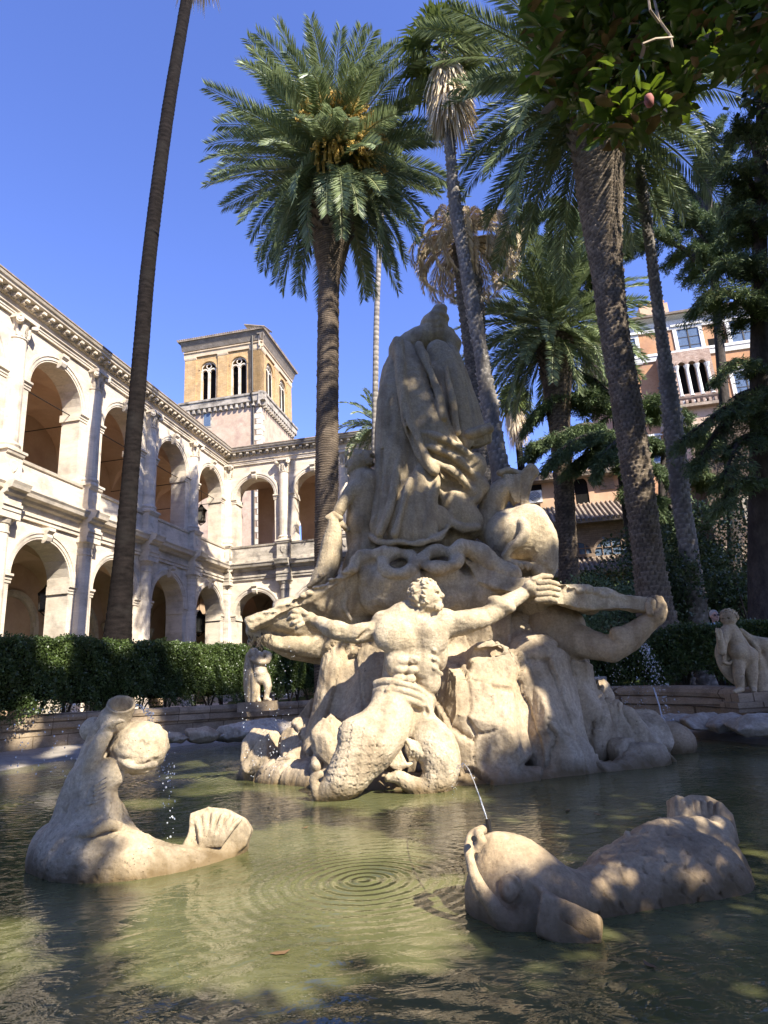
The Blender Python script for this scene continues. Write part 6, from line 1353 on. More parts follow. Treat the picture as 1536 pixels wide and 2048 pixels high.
G_.tube([(898, 706, YG, 20), (914, 745, YG, 20), (928, 790, YG, 21), (944, 835, YG - .05, 20), (950, 870, YG - .1, 22)], .06, n=3)
# head with horned cap
G_.ell((868, 652, YG), (.24, .26, .2), .04); G_.ell((872, 640, YG - .02), (.22, .24, .13), .03)
G_.tube([(855, 655, YG - .15, 8), (880, 650, YG - .17, 8), (893, 665, YG - .1, 7)], .02)
G_.tube([(872, 640, YG, 20), (878, 625, YG, 15), (885, 618, YG, 9)], .03)
G_.ell((845, 668, YG - .12), (.14, .1, .08), .04)
def fold(pts, k=.05, op='+', n=4, sq=None): G_.tube(pts, k, op, n=n, sq=sq)
fl = (nrm([.15, 1., .1]), .42)
# left panel of the cloak, then the wide diagonal sheet lapping over it
fold([(788, 740, YG - .30, 22), (784, 800, YG - .40, 30), (785, 880, YG - .46, 34), (784, 960, YG - .52, 36), (780, 1040, YG - .56, 40), (780, 1062, YG - .58, 34)], .05, sq=(nrm([.3, 1., 0]), .6))
fold([(808, 705, YG - .30, 24), (822, 745, YG - .42, 33), (838, 800, YG - .50, 40), (856, 850, YG - .56, 44), (880, 895, YG - .58, 42), (912, 930, YG - .56, 34), (938, 955, YG - .50, 22)], .012, sq=(nrm([-.15, 1., .1]), .5))
fold([(796, 684, YG - .36, 12), (800, 720, YG - .52, 11), (806, 790, YG - .64, 11), (820, 850, YG - .70, 12), (842, 905, YG - .76, 12), (868, 940, YG - .80, 11)], .012)
fold([(838, 692, YG - .42, 9), (858, 735, YG - .56, 9), (876, 785, YG - .66, 9), (888, 835, YG - .70, 9)], .015)
# cone-shaped fall from the hip down to the bell hem
fold([(856, 925, YG - .62, 16), (842, 975, YG - .66, 32), (828, 1030, YG - .68, 46), (822, 1062, YG - .68, 52)], .02, sq=(nrm([0, 1., 0]), .55))
fold([(872, 950, YG - .66, 10), (862, 1000, YG - .72, 14), (856, 1050, YG - .76, 18), (862, 1074, YG - .78, 16)], .015)
fold([(800, 900, YG - .60, 7), (792, 960, YG - .72, 8), (778, 1020, YG - .82, 9), (760, 1068, YG - .84, 8)], .015)
fold([(820, 960, YG - .78, 6), (806, 1010, YG - .88, 7), (790, 1068, YG - .92, 8)], .015)
# right side: hanging panels
fold([(876, 700, YG - .30, 22), (898, 750, YG - .36, 26), (912, 820, YG - .40, 28), (920, 880, YG - .42, 26)], .02, sq=fl)
fold([(903, 702, YG - .22, 12), (920, 760, YG - .28, 14), (934, 820, YG - .32, 17), (942, 870, YG - .34, 18)], .02)
fold([(893, 735, YG - .52, 6), (904, 800, YG - .58, 7), (914, 865, YG - .60, 7)], .012)
# swags drawn across the hip
fold([(852, 868, YG - .72, 6), (880, 876, YG - .76, 8), (912, 892, YG - .72, 8), (942, 915, YG - .60, 7)], .04)
fold([(858, 895, YG - .75, 6), (890, 905, YG - .77, 8), (922, 925, YG - .72, 8), (952, 955, YG - .58, 7)], .04)
fold([(868, 925, YG - .77, 6), (898, 938, YG - .78, 8), (925, 958, YG - .72, 8), (945, 985, YG - .62, 7)], .04)
# flying edge at the right hip
G_.slab([(940, 860, YG - .35), (978, 850, YG - .30), (980, 885, YG - .30), (945, 895, YG - .35)], .12, .05); fold([(938, 870, YG - .5, 10), (960, 862, YG - .48, 10), (980, 858, YG - .42, 7)], .03)
# frilled lower-right hem
for i, (u, v) in enumerate(((905, 985), (935, 995), (955, 975), (950, 930))): G_.ell((u, v, YG - .45), (.2, .16, .19), .10)
fold([(880, 985, YG - .62, 6), (895, 1000, YG - .66, 7), (912, 990, YG - .62, 6), (935, 1004, YG - .62, 7), (960, 990, YG - .55, 6), (972, 960, YG - .45, 5)], .03)
fold([(905, 1010, YG - .5, 30), (925, 1035, YG - .45, 34), (945, 1050, YG - .4, 26)], .06); fold([(895, 1040, YG - .7, 10), (925, 1056, YG - .7, 10), (955, 1055, YG - .6, 8)], .03)
# bottom hem line, a sweeping bell edge
fold([(738, 1070, YG - .50, 5), (752, 1080, YG - .74, 6), (775, 1087, YG - .86, 7), (800, 1084, YG - .90, 6), (828, 1090, YG - .94, 7), (855, 1082, YG - .94, 6), (880, 1074, YG - .86, 7), (898, 1050, YG - .74, 6), (902, 1020, YG - .66, 5)], .05)
G_.tube([(765, 1050, YG - .62, 26), (800, 1052, YG - .72, 30), (840, 1050, YG - .76, 30), (875, 1040, YG - .70, 28)], .06, sq=(nrm([0, 1., .2]), .4))
G_.ell((815, 1110, YG - .55), (.60, .42, .13), .06, '-')
# undercut valleys
for L_ in ([(802, 735, YG - .60, 4), (808, 800, YG - .68, 5), (820, 862, YG - .74, 6), (838, 920, YG - .84, 7), (848, 975, YG - .90, 8), (852, 1030, YG - .96, 6)], [(868, 730, YG - .56, 7), (888, 790, YG - .62, 8), (900, 850, YG - .66, 8), (912, 885, YG - .66, 6)],
           [(790, 745, YG - .54, 4), (790, 830, YG - .66, 5), (800, 900, YG - .78, 5)], [(930, 720, YG - .40, 4), (938, 790, YG - .44, 6), (948, 850, YG - .50, 5)], [(845, 880, YG - .90, 3), (878, 892, YG - .94, 5), (930, 912, YG - .84, 4)], [(860, 912, YG - .92, 3), (895, 924, YG - .96, 5), (935, 948, YG - .84, 4)],
           [(875, 945, YG - .92, 4), (905, 958, YG - .94, 6), (930, 985, YG - .84, 5)], [(795, 985, YG - .92, 3), (782, 1040, YG - .98, 5), (772, 1080, YG - .98, 4)], [(835, 1010, YG - .98, 4), (832, 1060, YG - 1.02, 6), (835, 1092, YG - 1.02, 5)], [(765, 900, YG - .58, 4), (760, 980, YG - .66, 5), (752, 1050, YG - .70, 5)]): G_.tube(L_, .02, '-', n=4)
G_.tube([(905, 1050, YG - .05, 50), (890, 1100, YG, 60), (880, 1160, YG + .1, 80)], .1)
def drpost(V, N_):
    q = vnoise(V * [1.5, 1.2, .3], 1.3, 6, 2); return V + N_ * ((1 - np.abs(q) * 2.2) * .012 + vnoise(V * [1, 1, .5], 4, 7, 3) * .006)[:, None]
G_.build('cloaked_body', M['marble2'], dr, .015, noise=((5, .004, 1), (14, .002, 2)), post=drpost)

# ================================================================== boy holding a fish at the left of the draped figure
by = empty('boy_with_fish', tuple(at(720, 1165, 9.3)), label='stone boy in profile holding a big upended fish, left of the cloaked figure', cat='statue', group='carved figures of the fountain')
b_ = Carve(); YB = 9.4
b_.ell((722, 924, YB), (.17, .19, .20), .03); b_.ell((706, 934, YB - .02), (.09, .11, .12), .04); b_.tube([(698, 922, YB - .05, 3.5), (692, 932, YB - .05, 3.5)], .012); b_.tube([(697, 940, YB - .05, 3.4), (696, 946, YB - .05, 3.2)], .012)
b_.tube([(704, 950, YB - .03, 6), (712, 946, YB - .05, 8)], .02)
rg = np.random.RandomState(8)
for i in range(26):
    a = rg.uniform(-.6, 2.6); rr = rg.uniform(.5, 1.05); b_.ell((724 + 21 * math.cos(a) * rr, 920 - 21 * math.sin(a) * rr, YB - .17 * math.sqrt(max(0, 1.1 - rr * rr))), (.045, .045, .04), .01)
b_.ell((699, 927, YB - .13), (.02, .03, .02), .01, '-')
b_.tube([(726, 945, YB, 15), (728, 960, YB, 18)], .03); b_.tube([(742, 965, YB, 20), (726, 962, YB - .02, 20), (712, 970, YB - .03, 16)], .05)
b_.tube([(732, 970, YB, 34), (728, 1010, YB - .02, 33), (722, 1060, YB, 32), (725, 1100, YB, 30), (728, 1150, YB, 34)], .05, n=2)
b_.ell((716, 980, YB - .18), (.17, .12, .16), .05); b_.ell((716, 1045, YB - .14), (.16, .14, .22), .05)
b_.tube([(710, 972, YB - .08, 15), (695, 992, YB - .2, 13), (680, 1018, YB - .25, 12), (672, 1035, YB - .22, 10), (668, 1045, YB - .2, 9)], .03, n=3)
b_.tube([(668, 1042, YB - .22, 8), (684, 1048, YB - .24, 6), (694, 1060, YB - .22, 5)], .02)
for i in range(3): b_.tube([(672 + i * 5, 1040 + i * 2, YB - .26, 4), (680 + i * 6, 1050 + i * 3, YB - .28, 3)], .01)
b_.tube([(740, 1080, YB - .05, 22), (715, 1110, YB - .12, 22), (700, 1150, YB - .1, 18), (696, 1175, YB - .1, 14)], .05, n=3)
b_.tube([(752, 1090, YB - .1, 10), (735, 1130, YB - .2, 12), (722, 1170, YB - .2, 12)], .04, n=3); b_.tube([(775, 1090, YB, 20), (760, 1140, YB - .05, 24), (740, 1170, YB, 26)], .05)
b_.build('boy', M['marble2'], by, .014, noise=((5, .003, 1), (14, .002, 2)))
f_ = Carve(); YF = 9.1
fp = f_.tube([(662, 1034, YF, 6), (668, 1052, YF, 13), (664, 1085, YF, 20), (660, 1115, YF, 23), (652, 1142, YF, 22), (640, 1162, YF, 19), (626, 1172, YF, 10)], .03, n=4)
f_.tube([(655, 1036, YF, 6), (668, 1028, YF, 6), (680, 1036, YF, 6)], .02); f_.tube([(640, 1140, YF, 10), (632, 1148, YF, 8)], .03)
f_.tube([(618, 1172, YF - .1, 5), (632, 1160, YF - .14, 7), (648, 1150, YF - .18, 4)], .02); f_.ell((640, 1150, YF - .2), (.03, .03, .03), .01)
f_.build('fish', M['marble2'], by, .012, noise=((6, .003, 1),), post=lambda V, N_: scales(V, N_, fp, .055, .008, (.15, .75)))

# ================================================================== winged lion, curled up, at the right
ln = empty('winged_lion_statue', tuple(at(1040, 1150, 9.2)), label='crouching winged stone lion, head bowed over its paws, at the right of the cloaked figure', cat='statue', group='carved figures of the fountain')
l_ = Carve(); YL = 9.3
l_.ell((1025, 1072, YL), (.44, .44, .42), .06, rot=(0, .3, 0)); l_.ell((1050, 1070, YL - .05), (.33, .4, .42), .08); l_.ell((1000, 1090, YL - .02), (.22, .38, .40), .06)
l_.tube([(1058, 1045, YL - .15, 38), (1080, 1075, YL - .20, 34), (1088, 1105, YL - .22, 28), (1096, 1130, YL - .22, 20)], .06, n=3)     # haunch to muzzle
l_.ell((1088, 1122, YL - .25), (.16, .16, .15), .04); l_.ell((1098, 1136, YL - .28), (.08, .1, .07), .03)
l_.tube([(1044, 1046, YL - .42, 11), (1050, 1062, YL - .50, 12), (1040, 1082, YL - .52, 11), (1020, 1094, YL - .50, 10), (1010, 1112, YL - .46, 9), (1014, 1124, YL - .42, 9)], .02, n=4)   # foreleg in front
l_.tube([(1014, 1124, YL - .42, 10), (1035, 1130, YL - .44, 10), (1055, 1132, YL - .42, 9)], .02)
for i in range(4): l_.tube([(1020 + i * 10, 1126 + i, YL - .50, 4.5), (1024 + i * 10, 1134 + i, YL - .48, 4)], .008)
for i in range(26):
    a = rg.uniform(0, 1); l_.tube([(1060 + 24 * a + rg.uniform(-8, 8), 1050 + 60 * a, YL - .40 + .1 * a, 4.4), (1064 + 26 * a + rg.uniform(-8, 8), 1066 + 60 * a, YL - .42 + .1 * a, 3.6)], .012)
l_.tube([(1032, 1050, YL - .5, 5), (1022, 1078, YL - .56, 7), (1005, 1100, YL - .5, 6)], .03, '-'); l_.tube([(1030, 1118, YL - .56, 4), (1060, 1112, YL - .56, 6), (1075, 1125, YL - .5, 4)], .02, '-')
l_.ell((1090, 1118, YL - .42), (.03, .03, .02), .01, '-'); l_.tube([(1075, 1142, YL - .28, 14), (1098, 1146, YL - .2, 12)], .04)
l_.ell((1040, 1140, YL), (.5, .35, .1), .05)
l_.build('body', M['marble'], ln, .014, noise=((5, .004, 1), (14, .002, 2)))
w_ = Carve()
w_.tube([(975, 1060, YL + .1, 26), (985, 1010, YL + .1, 26), (1000, 985, YL + .05, 24), (1015, 975, YL, 20)], .05, n=3)
w_.slab([(1005, 948, YL), (1018, 938, YL), (1045, 946, YL), (1048, 975, YL), (1038, 1000, YL), (1028, 1010, YL), (1008, 975, YL)], .10, .03)
w_.slab([(1040, 950, YL - .05), (1056, 930, YL - .1), (1070, 935, YL - .1), (1072, 950, YL - .1), (1058, 965, YL - .08), (1052, 1010, YL - .06), (1042, 1010, YL - .05)], .10, .03)
for i in range(6): w_.tube([(1010 + i * 6, 950, YL - .12, 2.6), (1018 + i * 4, 975, YL - .13, 3), (1030 + i * 1.5, 1004, YL - .1, 2)], .01, n=2)
w_.tube([(1000, 946, YL - .05, 7), (1018, 940, YL - .06, 6), (1046, 948, YL - .07, 6), (1062, 934, YL - .12, 7), (1072, 944, YL - .12, 6), (1062, 962, YL - .1, 5), (1052, 1000, YL - .08, 6), (1056, 1010, YL - .1, 6)], .02, n=3)
w_.build('wing', M['marble'], ln, .014, noise=((5, .004, 1), (12, .003, 2)))
# ================================================================== front left triton-fish spouting through a shell
FT = 5.25
ft = empty('spouting_triton', tuple(atz(240, 1750, 0)), label='small stone triton at left blowing a conch, fish tail curling out of the water', cat='statue', group='carved figures in the pool')
c = Carve()
base = c.tube([(120, 1700, 5.45, 58), (170, 1712, 5.2, 72), (245, 1728, 5.1, 62), (320, 1738, 5.15, 46), (385, 1730, 5.3, 34), (430, 1712, 5.45, 34), (455, 1692, 5.55, 26)], .05, n=4)
c.tube([(110, 1730, 5.4, 50), (200, 1745, 5.1, 58), (300, 1758, 5.05, 40), (400, 1742, 5.2, 26), (480, 1700, 5.5, 14)], .06, n=3)
c.slab([(388, 1630, 5.5), (420, 1618, 5.5), (455, 1622, 5.5), (490, 1640, 5.5), (502, 1660, 5.5), (492, 1690, 5.5), (455, 1722, 5.45), (400, 1720, 5.4), (372, 1695, 5.4), (385, 1665, 5.45)], .20, .05)
for i in range(6): c.tube([(392 + i * 18, 1628 + abs(i - 2) * 3, 5.38, 5), (400 + i * 12, 1660, 5.33, 6), (402 + i * 8, 1690, 5.3, 4)], .02, n=2)
# torso leaning right and up to the raised head
c.tube([(163, 1682, 5.35, 62), (158, 1640, 5.4, 50), (164, 1590, 5.4, 41), (180, 1540, 5.38, 32), (188, 1510, 5.38, 26)], .06, n=3)
c.ell((190, 1640, 5.3), (.20, .2, .26), .06); c.ell((190, 1572, 5.3), (.16, .15, .18), .05); c.ell((215, 1550, 5.3), (.13, .12, .13), .04, rot=(0, -.6, 0))
c.tube([(200, 1600, 5.25, 18), (212, 1640, 5.3, 22), (228, 1680, 5.3, 28)], .05); c.tube([(230, 1612, 5.45, 14), (245, 1655, 5.4, 18), (262, 1680, 5.35, 20)], .05)
c.tube([(130, 1640, 5.6, 24), (112, 1670, 5.65, 24), (92, 1690, 5.7, 20), (70, 1712, 5.7, 16)], .06, n=3)
c.tube([(188, 1510, 5.38, 25), (194, 1482, 5.38, 21), (204, 1462, 5.38, 22), (216, 1446, 5.36, 21)], .03, n=3)          # neck/forearms
c.tube([(165, 1560, 5.35, 24), (182, 1530, 5.22, 18), (196, 1495, 5.2, 16), (212, 1465, 5.22, 15), (224, 1448, 5.25, 14)], .04, n=3)
c.ell((186, 1458, 5.5), (.10, .11, .10), .03)        # head behind
c.ell((228, 1440, 5.34), (.125, .12, .12), .03)
for i in range(4): c.tube([(206 + i * 7, 1460 - i * 2, 5.18, 4), (216 + i * 7, 1450 - i * 3, 5.16, 4.5), (228 + i * 6, 1448 - i * 2, 5.17, 3.5)], .01)
# conch trumpet mouth
c.tube([(222, 1450, 5.35, 17), (232, 1432, 5.35, 22), (240, 1422, 5.35, 27)], .03)
cu = at(241, 1423, 5.35)
def cup(P, c_=cu, a=nrm([.28, -.55, .80])):
    q = P - c_; z = q @ a; r = np.linalg.norm(q - z[..., None] * a, axis=-1); return np.maximum(np.abs(z - .03) - .05, r - (.098 + .2 * z))
c.fn(cup, cu - .25, cu + .25, .02)
def cupn(P, c_=cu, a=nrm([.28, -.55, .80])):
    q = P - c_; z = q @ a; r = np.linalg.norm(q - z[..., None] * a, axis=-1); return np.maximum(np.maximum(-z - .06, z - .3), r - (.070 + .25 * z))
c.fn(cupn, cu - .3, cu + .35, .012, '-')
# folds of skin/cloth round the chest
for i in range(5): c.tube([(170 + i * 2, 1600 - i * 6 + 6, 5.1, 2), (190, 1606 - i * 9, 5.04, 3), (210 + i, 1594 - i * 10, 5.1, 2)], .015, n=2)
c.tube([(150, 1668, 5.02, 7), (180, 1662, 4.93, 9), (215, 1650, 4.97, 10), (240, 1655, 5.05, 8), (262, 1672, 5.1, 6)], .02, n=3)
c.tube([(118, 1640, 5.3, 5), (128, 1668, 5.15, 7), (150, 1682, 5.02, 5)], .03, '-', n=2)
# the round fish head / globe at the right
c.tube([(215, 1480, 5.45, 14), (238, 1505, 5.5, 16)], .04)
hd = at(280, 1494, 5.45)
c.ell(hd, (.225, .235, .205), .03)
for i in range(44):
    d = nrm(rg.normal(size=3)); c.ell(hd + d * [.205, .215, .185], (.034, .034, .03), .02)
for i in range(38):
    d = nrm(np.array([rg.uniform(.2, 1), -rg.uniform(.0, 1), rg.uniform(-.6, .9)])); c.ell(hd + d * [.235, .245, .215], (.011, .011, .011), .004, '-')
c.tube([(240, 1520, 5.25, 5), (262, 1532, 5.22, 7), (285, 1534, 5.22, 6), (310, 1528, 5.25, 6)], .02, n=2)
c.ell((246, 1502, 5.27), (.05, .05, .05), .02)
def ftpost(V, N_): return scales(V, N_, base, .13, .014, (.05, .8))
c.build('body', M['marble'], ft, .0095, noise=((5, .004, 1), (16, .0018, 2)), post=ftpost)

# ================================================================== big stone fish front right
bf = empty('stone_dolphin_fish', tuple(atz(1200, 1850, 0)), label='large shaded stone fish with carved scales and raised tail fin, front right in the pool', cat='statue', group='carved figures in the pool')
d_ = Carve()
bd = d_.tube([(1005, 1722, 3.95, 50), (1055, 1765, 3.85, 68), (1110, 1802, 3.80, 70), (1165, 1822, 3.85, 70), (1220, 1812, 3.92, 76), (1280, 1794, 4.0, 84), (1340, 1778, 4.08, 93), (1400, 1772, 4.15, 95), (1452, 1782, 4.25, 54)], .06, n=4)
d_.tube([(980, 1692, 3.92, 26), (1002, 1700, 3.90, 34), (1042, 1714, 3.92, 34), (1090, 1744, 3.95, 32)], .04, n=3)      # snout and brow
d_.tube([(1325, 1700, 4.2, 46), (1368, 1672, 4.35, 34), (1403, 1664, 4.4, 29), (1430, 1684, 4.4, 32), (1452, 1726, 4.35, 38), (1468, 1775, 4.3, 36)], .07, n=3)   # raised back of the tail
d_.tube([(1215, 1748, 4.05, 40), (1275, 1722, 4.15, 44), (1330, 1690, 4.25, 38)], .07, n=2)
d_.slab([(1345, 1600, 4.75), (1360, 1604, 4.75), (1375, 1598, 4.75), (1410, 1600, 4.75), (1435, 1612, 4.75), (1452, 1635, 4.75), (1460, 1690, 4.7), (1440, 1720, 4.6), (1345, 1700, 4.6), (1340, 1630, 4.75)], .14, .04)
d_.tube([(1440, 1660, 4.5, 28), (1430, 1690, 4.5, 34)], .06)
for i in range(7): d_.tube([(1352 + i * 14, 1606, 4.66, 4.5), (1356 + i * 13, 1640, 4.64, 5), (1360 + i * 12, 1680, 4.6, 4)], .015)
# jaw: upper lip curling round, lower jaw in the water
d_.tube([(1040, 1870, 3.62, 20), (1000, 1830, 3.62, 20), (962, 1776, 3.64, 17), (944, 1730, 3.68, 13), (938, 1694, 3.75, 11), (950, 1668, 3.80, 11), (972, 1658, 3.82, 10)], .025, n=4)
d_.tube([(1030, 1840, 3.7, 14), (1000, 1800, 3.64, 8), (968, 1742, 3.66, 7), (955, 1705, 3.72, 7)], .02, '-', n=3)
d_.tube([(1020, 1850, 3.72, 45), (1070, 1850, 3.7, 60), (1110, 1850, 3.7, 50)], .05); d_.tube([(965, 1812, 3.95, 28), (1000, 1850, 3.85, 34)], .04)
d_.tube([(958, 1668, 3.76, 10), (962, 1682, 3.72, 12), (955, 1700, 3.72, 8)], .02)
# eye
e_ = at(1018, 1778, 3.55); d_.ell((1030, 1792, 3.86), (.27, .20, .27), .06); d_.ell((1018, 1776, 3.64), (.075, .05, .09), .012, '-'); d_.ell((1017, 1778, 3.68), (.052, .05, .066), .005); d_.ell((1014, 1780, 3.63), (.014, .014, .022), .004, '-'); d_.tube([(1002, 1757, 3.68, 4), (1022, 1750, 3.66, 5), (1038, 1764, 3.65, 5), (1042, 1788, 3.66, 4)], .015, n=2)
# pectoral fin
d_.tube([(1055, 1745, 3.70, 5), (1090, 1785, 3.60, 7), (1140, 1818, 3.52, 9), (1185, 1845, 3.48, 12)], .04, n=3)
d_.slab([(1090, 1795, 3.56), (1150, 1818, 3.50), (1195, 1840, 3.46), (1198, 1885, 3.40), (1130, 1895, 3.44), (1080, 1870, 3.50)], .08, .04)
for i in range(5): d_.tube([(1120 + i * 3, 1822 + i * 9, 3.46, 2), (1160, 1832 + i * 10, 3.42, 3), (1194, 1846 + i * 8, 3.38, 2)], .02, '-')
# ragged dorsal crest seen behind
for i, (u, v) in enumerate(((1238, 1696), (1248, 1688), (1256, 1668), (1264, 1684), (1278, 1680), (1290, 1680))): d_.tube([(1258, 1708, 4.1, 9), (u, v, 4.15, 3.5)], .012)
def bfpost(V, N_):
    V = scales(V, N_, bd, .155, .022, (.25, .95)); return V + N_ * (vnoise(V, 1.2, 4, 2) * .008)[:, None]
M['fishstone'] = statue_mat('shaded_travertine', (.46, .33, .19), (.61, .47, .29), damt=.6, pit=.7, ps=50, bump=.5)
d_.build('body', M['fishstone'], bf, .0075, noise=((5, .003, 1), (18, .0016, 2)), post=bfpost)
nz = MB(); p = at(978, 1652, 3.8); nz.tube([p + [0, 0, -.03], p + [-.005, 0, .035]], .014, 10); nz.build('brass_nozzle', M['iron'], bf); nz = MB(); p2 = at(951, 1680, 3.66); nz.tube([p2 + [.0, .03, 0], p2 + [-.01, -.015, .01]], .015, 10); nz.build('brass_nozzle', M['iron'], bf)
# rough tail stump and submerged ball at the far right of the rock
def small_rock(label, P_, r, seed, mat=None, name='pool_rock', grp='rocks round the pool edge'):
    q = at(*P_); t = empty(name, tuple(q), label=label, cat='rock', group=grp); k = Carve(); k.rock(q, r, seed, k=.02, n=14); k.rock(q + np.array([r[0] * .5, 0, -r[2] * .2]), np.array(r) * .7, seed + 1, k=.03, n=12)
    k.build('stone', mat or M['rock'], t, .022, noise=((3, .02, seed),), zmin=-.2); return t
M['palerock'] = statue_mat('pale_edge_rock', (.50, .42, .31), (.64, .55, .43), damt=.4, bump=.7, bs=20)
sr = [((1320, 1442, 11.4), (.85, .35, .13), 'long flat pale rock on the basin edge below the right water jet'), ((1225, 1450, 11.8), (.4, .3, .12), 'small low rock on the basin edge beside the shaded boulder'), ((1405, 1444, 10.9), (.38, .3, .14), 'pale rock on the right basin edge, between the long flat one and the corner one'), ((1455, 1446, 10.6), (.4, .28, .13), 'low pale slab rock below the right putto'), ((1525, 1452, 9.9), (.5, .35, .18), 'rough pale rock cut by the right edge of the picture'),
      ((400, 1472, 15.4), (.42, .35, .2), 'dark low rock on the basin edge near the left putto'), ((345, 1476, 15.0), (.3, .3, .14), 'small dark rock left of the dark low rock'), ((520, 1462, 15.6), (1.1, .5, .26), 'long sunlit white rock behind the brown boulders at left'), ((450, 1468, 15.8), (.5, .35, .16), 'small pale rock left of the long sunlit rock')]
for i, (P_, r, lb) in enumerate(sr): small_rock(lb, P_, r, 50 + i * 3, M['palerock'] if i not in (5, 6) else M['rock'])
q = atz(1345, 1500, .02); k = Carve(); k.ell(np.array([q[0], q[1], .12]), (.34, .34, .3), .02); t = empty('stone_ball', tuple(q), label='round wet stone ball half out of the water at the right of the rock', cat='stone ball'); k.build('stone', M['fishstone'], t, .02, zmin=-.2)

# ================================================================== putti on the basin wall
def plinth(mb_, c, w, d, z0, z1): mb_.box([c[0] - w / 2, c[1] - d / 2, z0], [w, 0, 0], [0, d, 0], [0, 0, z1 - z0])
pr = empty('putto_statue', tuple(at(1480, 1392, 11.1)), label='stone putto with curly hair leaning on a shield, on the wall at right', cat='statue', group='putti on the basin wall')
c = Carve(); Y = 11.1
ph = at(1458, 1234, Y); PX, PY = np.array([-.80, -.60, 0]), np.array([-.60, .80, 0]); PZ = np.array([0, 0, 1.]); PX, PZ = PX * .97 - PZ * .24, PZ * .97 + PX * .24
def PH(x, y, z): return ph + PX * x + PY * y + PZ * z
c.ell(ph, (.135, .135, .14), .01); c.ell(PH(.045, 0, -.05), (.10, .10, .10), .03); c.ell(PH(.115, 0, -.035), (.025, .024, .022), .012); c.ell(PH(.10, 0, -.105), (.035, .035, .028), .015)
c.tube([(PH(.118, -.055, .022), .010), (PH(.128, 0, .015), .012), (PH(.118, .055, .022), .010)], .015)
for s_ in (-1, 1): c.ell(PH(.115, s_ * .042, .0), (.022, .022, .016), .008, '-'); c.ell(PH(.106, s_ * .042, -.002), (.013, .014, .011), .003); c.ell(PH(.075, s_ * .068, -.055), (.045, .04, .042), .02); c.ell(PH(-.01, s_ * .135, -.02), (.022, .014, .03), .006)
c.tube([(PH(.118, -.022, -.068), .008), (PH(.13, 0, -.066), .009), (PH(.118, .022, -.068), .008)], .004); c.tube([(PH(.124, -.022, -.077), .003), (PH(.136, 0, -.076), .0035), (PH(.124, .022, -.077), .003)], .004, '-'); c.tube([(PH(.115, -.018, -.085), .007), (PH(.125, 0, -.086), .008), (PH(.115, .018, -.085), .007)], .004)
for i in range(190):
    d = nrm(rg.normal(size=3))
    if (d[0] > .45 and d[2] < .62) or d[2] < -.45: continue
    p = ph + (PX * d[0] + PY * d[1] + PZ * d[2]) * .137; tx = nrm(rg.normal(size=3)) * .016; c.tube([(p - tx, .010), (p + (p - ph) * .07, .0125), (p + tx, .009)], .003)
c.tube([(1458, 1250, Y, 9), (1460, 1258, Y, 10)], .03)
c.tube([(1462, 1262, Y, 15), (1470, 1282, Y, 19), (1480, 1300, Y, 20), (1490, 1315, Y, 19)], .04, n=2)
c.ell((1478, 1303, Y - .06), (.17, .14, .15), .04); c.ell((1497, 1310, Y), (.15, .16, .15), .04)
c.tube([(1452, 1262, Y - .03, 11), (1446, 1285, Y - .12, 9), (1444, 1303, Y - .15, 7.5)], .03); c.tube([(1444, 1303, Y - .15, 7.5), (1440, 1280, Y - .20, 6.5), (1438, 1265, Y - .2, 6)], .02); c.ell((1437, 1262, Y - .2), (.05, .05, .05), .02)
for i in range(4): c.tube([(1433 + i, 1258 + i * 5, Y - .24, 2.4), (1432 + i * 1.5, 1264 + i * 5, Y - .25, 2)], .006)
c.tube([(1478, 1322, Y - .02, 13.5), (1477, 1345, Y - .05, 11), (1478, 1362, Y - .03, 9.5), (1482, 1378, Y, 6.5)], .03, n=2); c.tube([(1482, 1378, Y, 6), (1476, 1381, Y - .1, 5), (1469, 1383, Y - .14, 4)], .015)
c.tube([(1499, 1320, Y, 15), (1503, 1345, Y - .02, 12), (1504, 1362, Y, 9.5), (1507, 1377, Y, 6.5)], .03, n=2); c.tube([(1507, 1377, Y, 6), (1508, 1382, Y - .1, 5), (1510, 1384, Y - .13, 4)], .015)
c.tube([(1462, 1316, Y - .19, 2), (1475, 1322, Y - .2, 2.4), (1490, 1318, Y - .17, 2)], .01, '-', n=2); c.tube([(1488, 1322, Y - .18, 2), (1491, 1340, Y - .16, 2.5), (1492, 1352, Y - .1, 2)], .01, '-'); c.tube([(1460, 1275, Y - .14, 2), (1458, 1290, Y - .16, 2.5), (1462, 1302, Y - .17, 2)], .01, '-'); c.ell((1476, 1312, Y - .2), (.012, .012, .012), .004, '-')
for u, v in ((1478, 1350), (1503, 1348)): c.tube([(u - 9, v, Y - .12, 1.6), (u, v + 2, Y - .15, 1.8), (u + 9, v, Y - .12, 1.6)], .008, '-')
c.build('body', M['marble2'], pr, .0075, noise=((7, .0015, 1),))
c = Carve(); c.ell((1470, 1325, Y + .1), (.30, .10, .44), .02, rot=(0, -.35, 0)); c.ell((1468, 1325, Y - .02), (.24, .06, .36), .01, '-', rot=(0, -.35, 0)); c.tube([(1450, 1312, Y - .02, 3.5), (1448, 1324, Y - .03, 3.5), (1458, 1328, Y - .02, 3.2), (1465, 1322, Y - .02, 3)], .01)
c.tube([(1482, 1262, Y + .12, 6), (1500, 1278, Y + .1, 9), (1520, 1290, Y + .08, 16), (1536, 1300, Y + .1, 22), (1540, 1320, Y + .1, 22)], .04, n=3); c.tube([(1505, 1284, Y, 4), (1516, 1300, Y - .02, 5), (1520, 1330, Y, 6)], .02)
c.tube([(1522, 1320, Y + .1, 14), (1520, 1350, Y + .1, 16), (1524, 1384, Y + .1, 18)], .05); c.build('shield_and_drape', M['marble2'], pr, .014, noise=((6, .005, 1),))
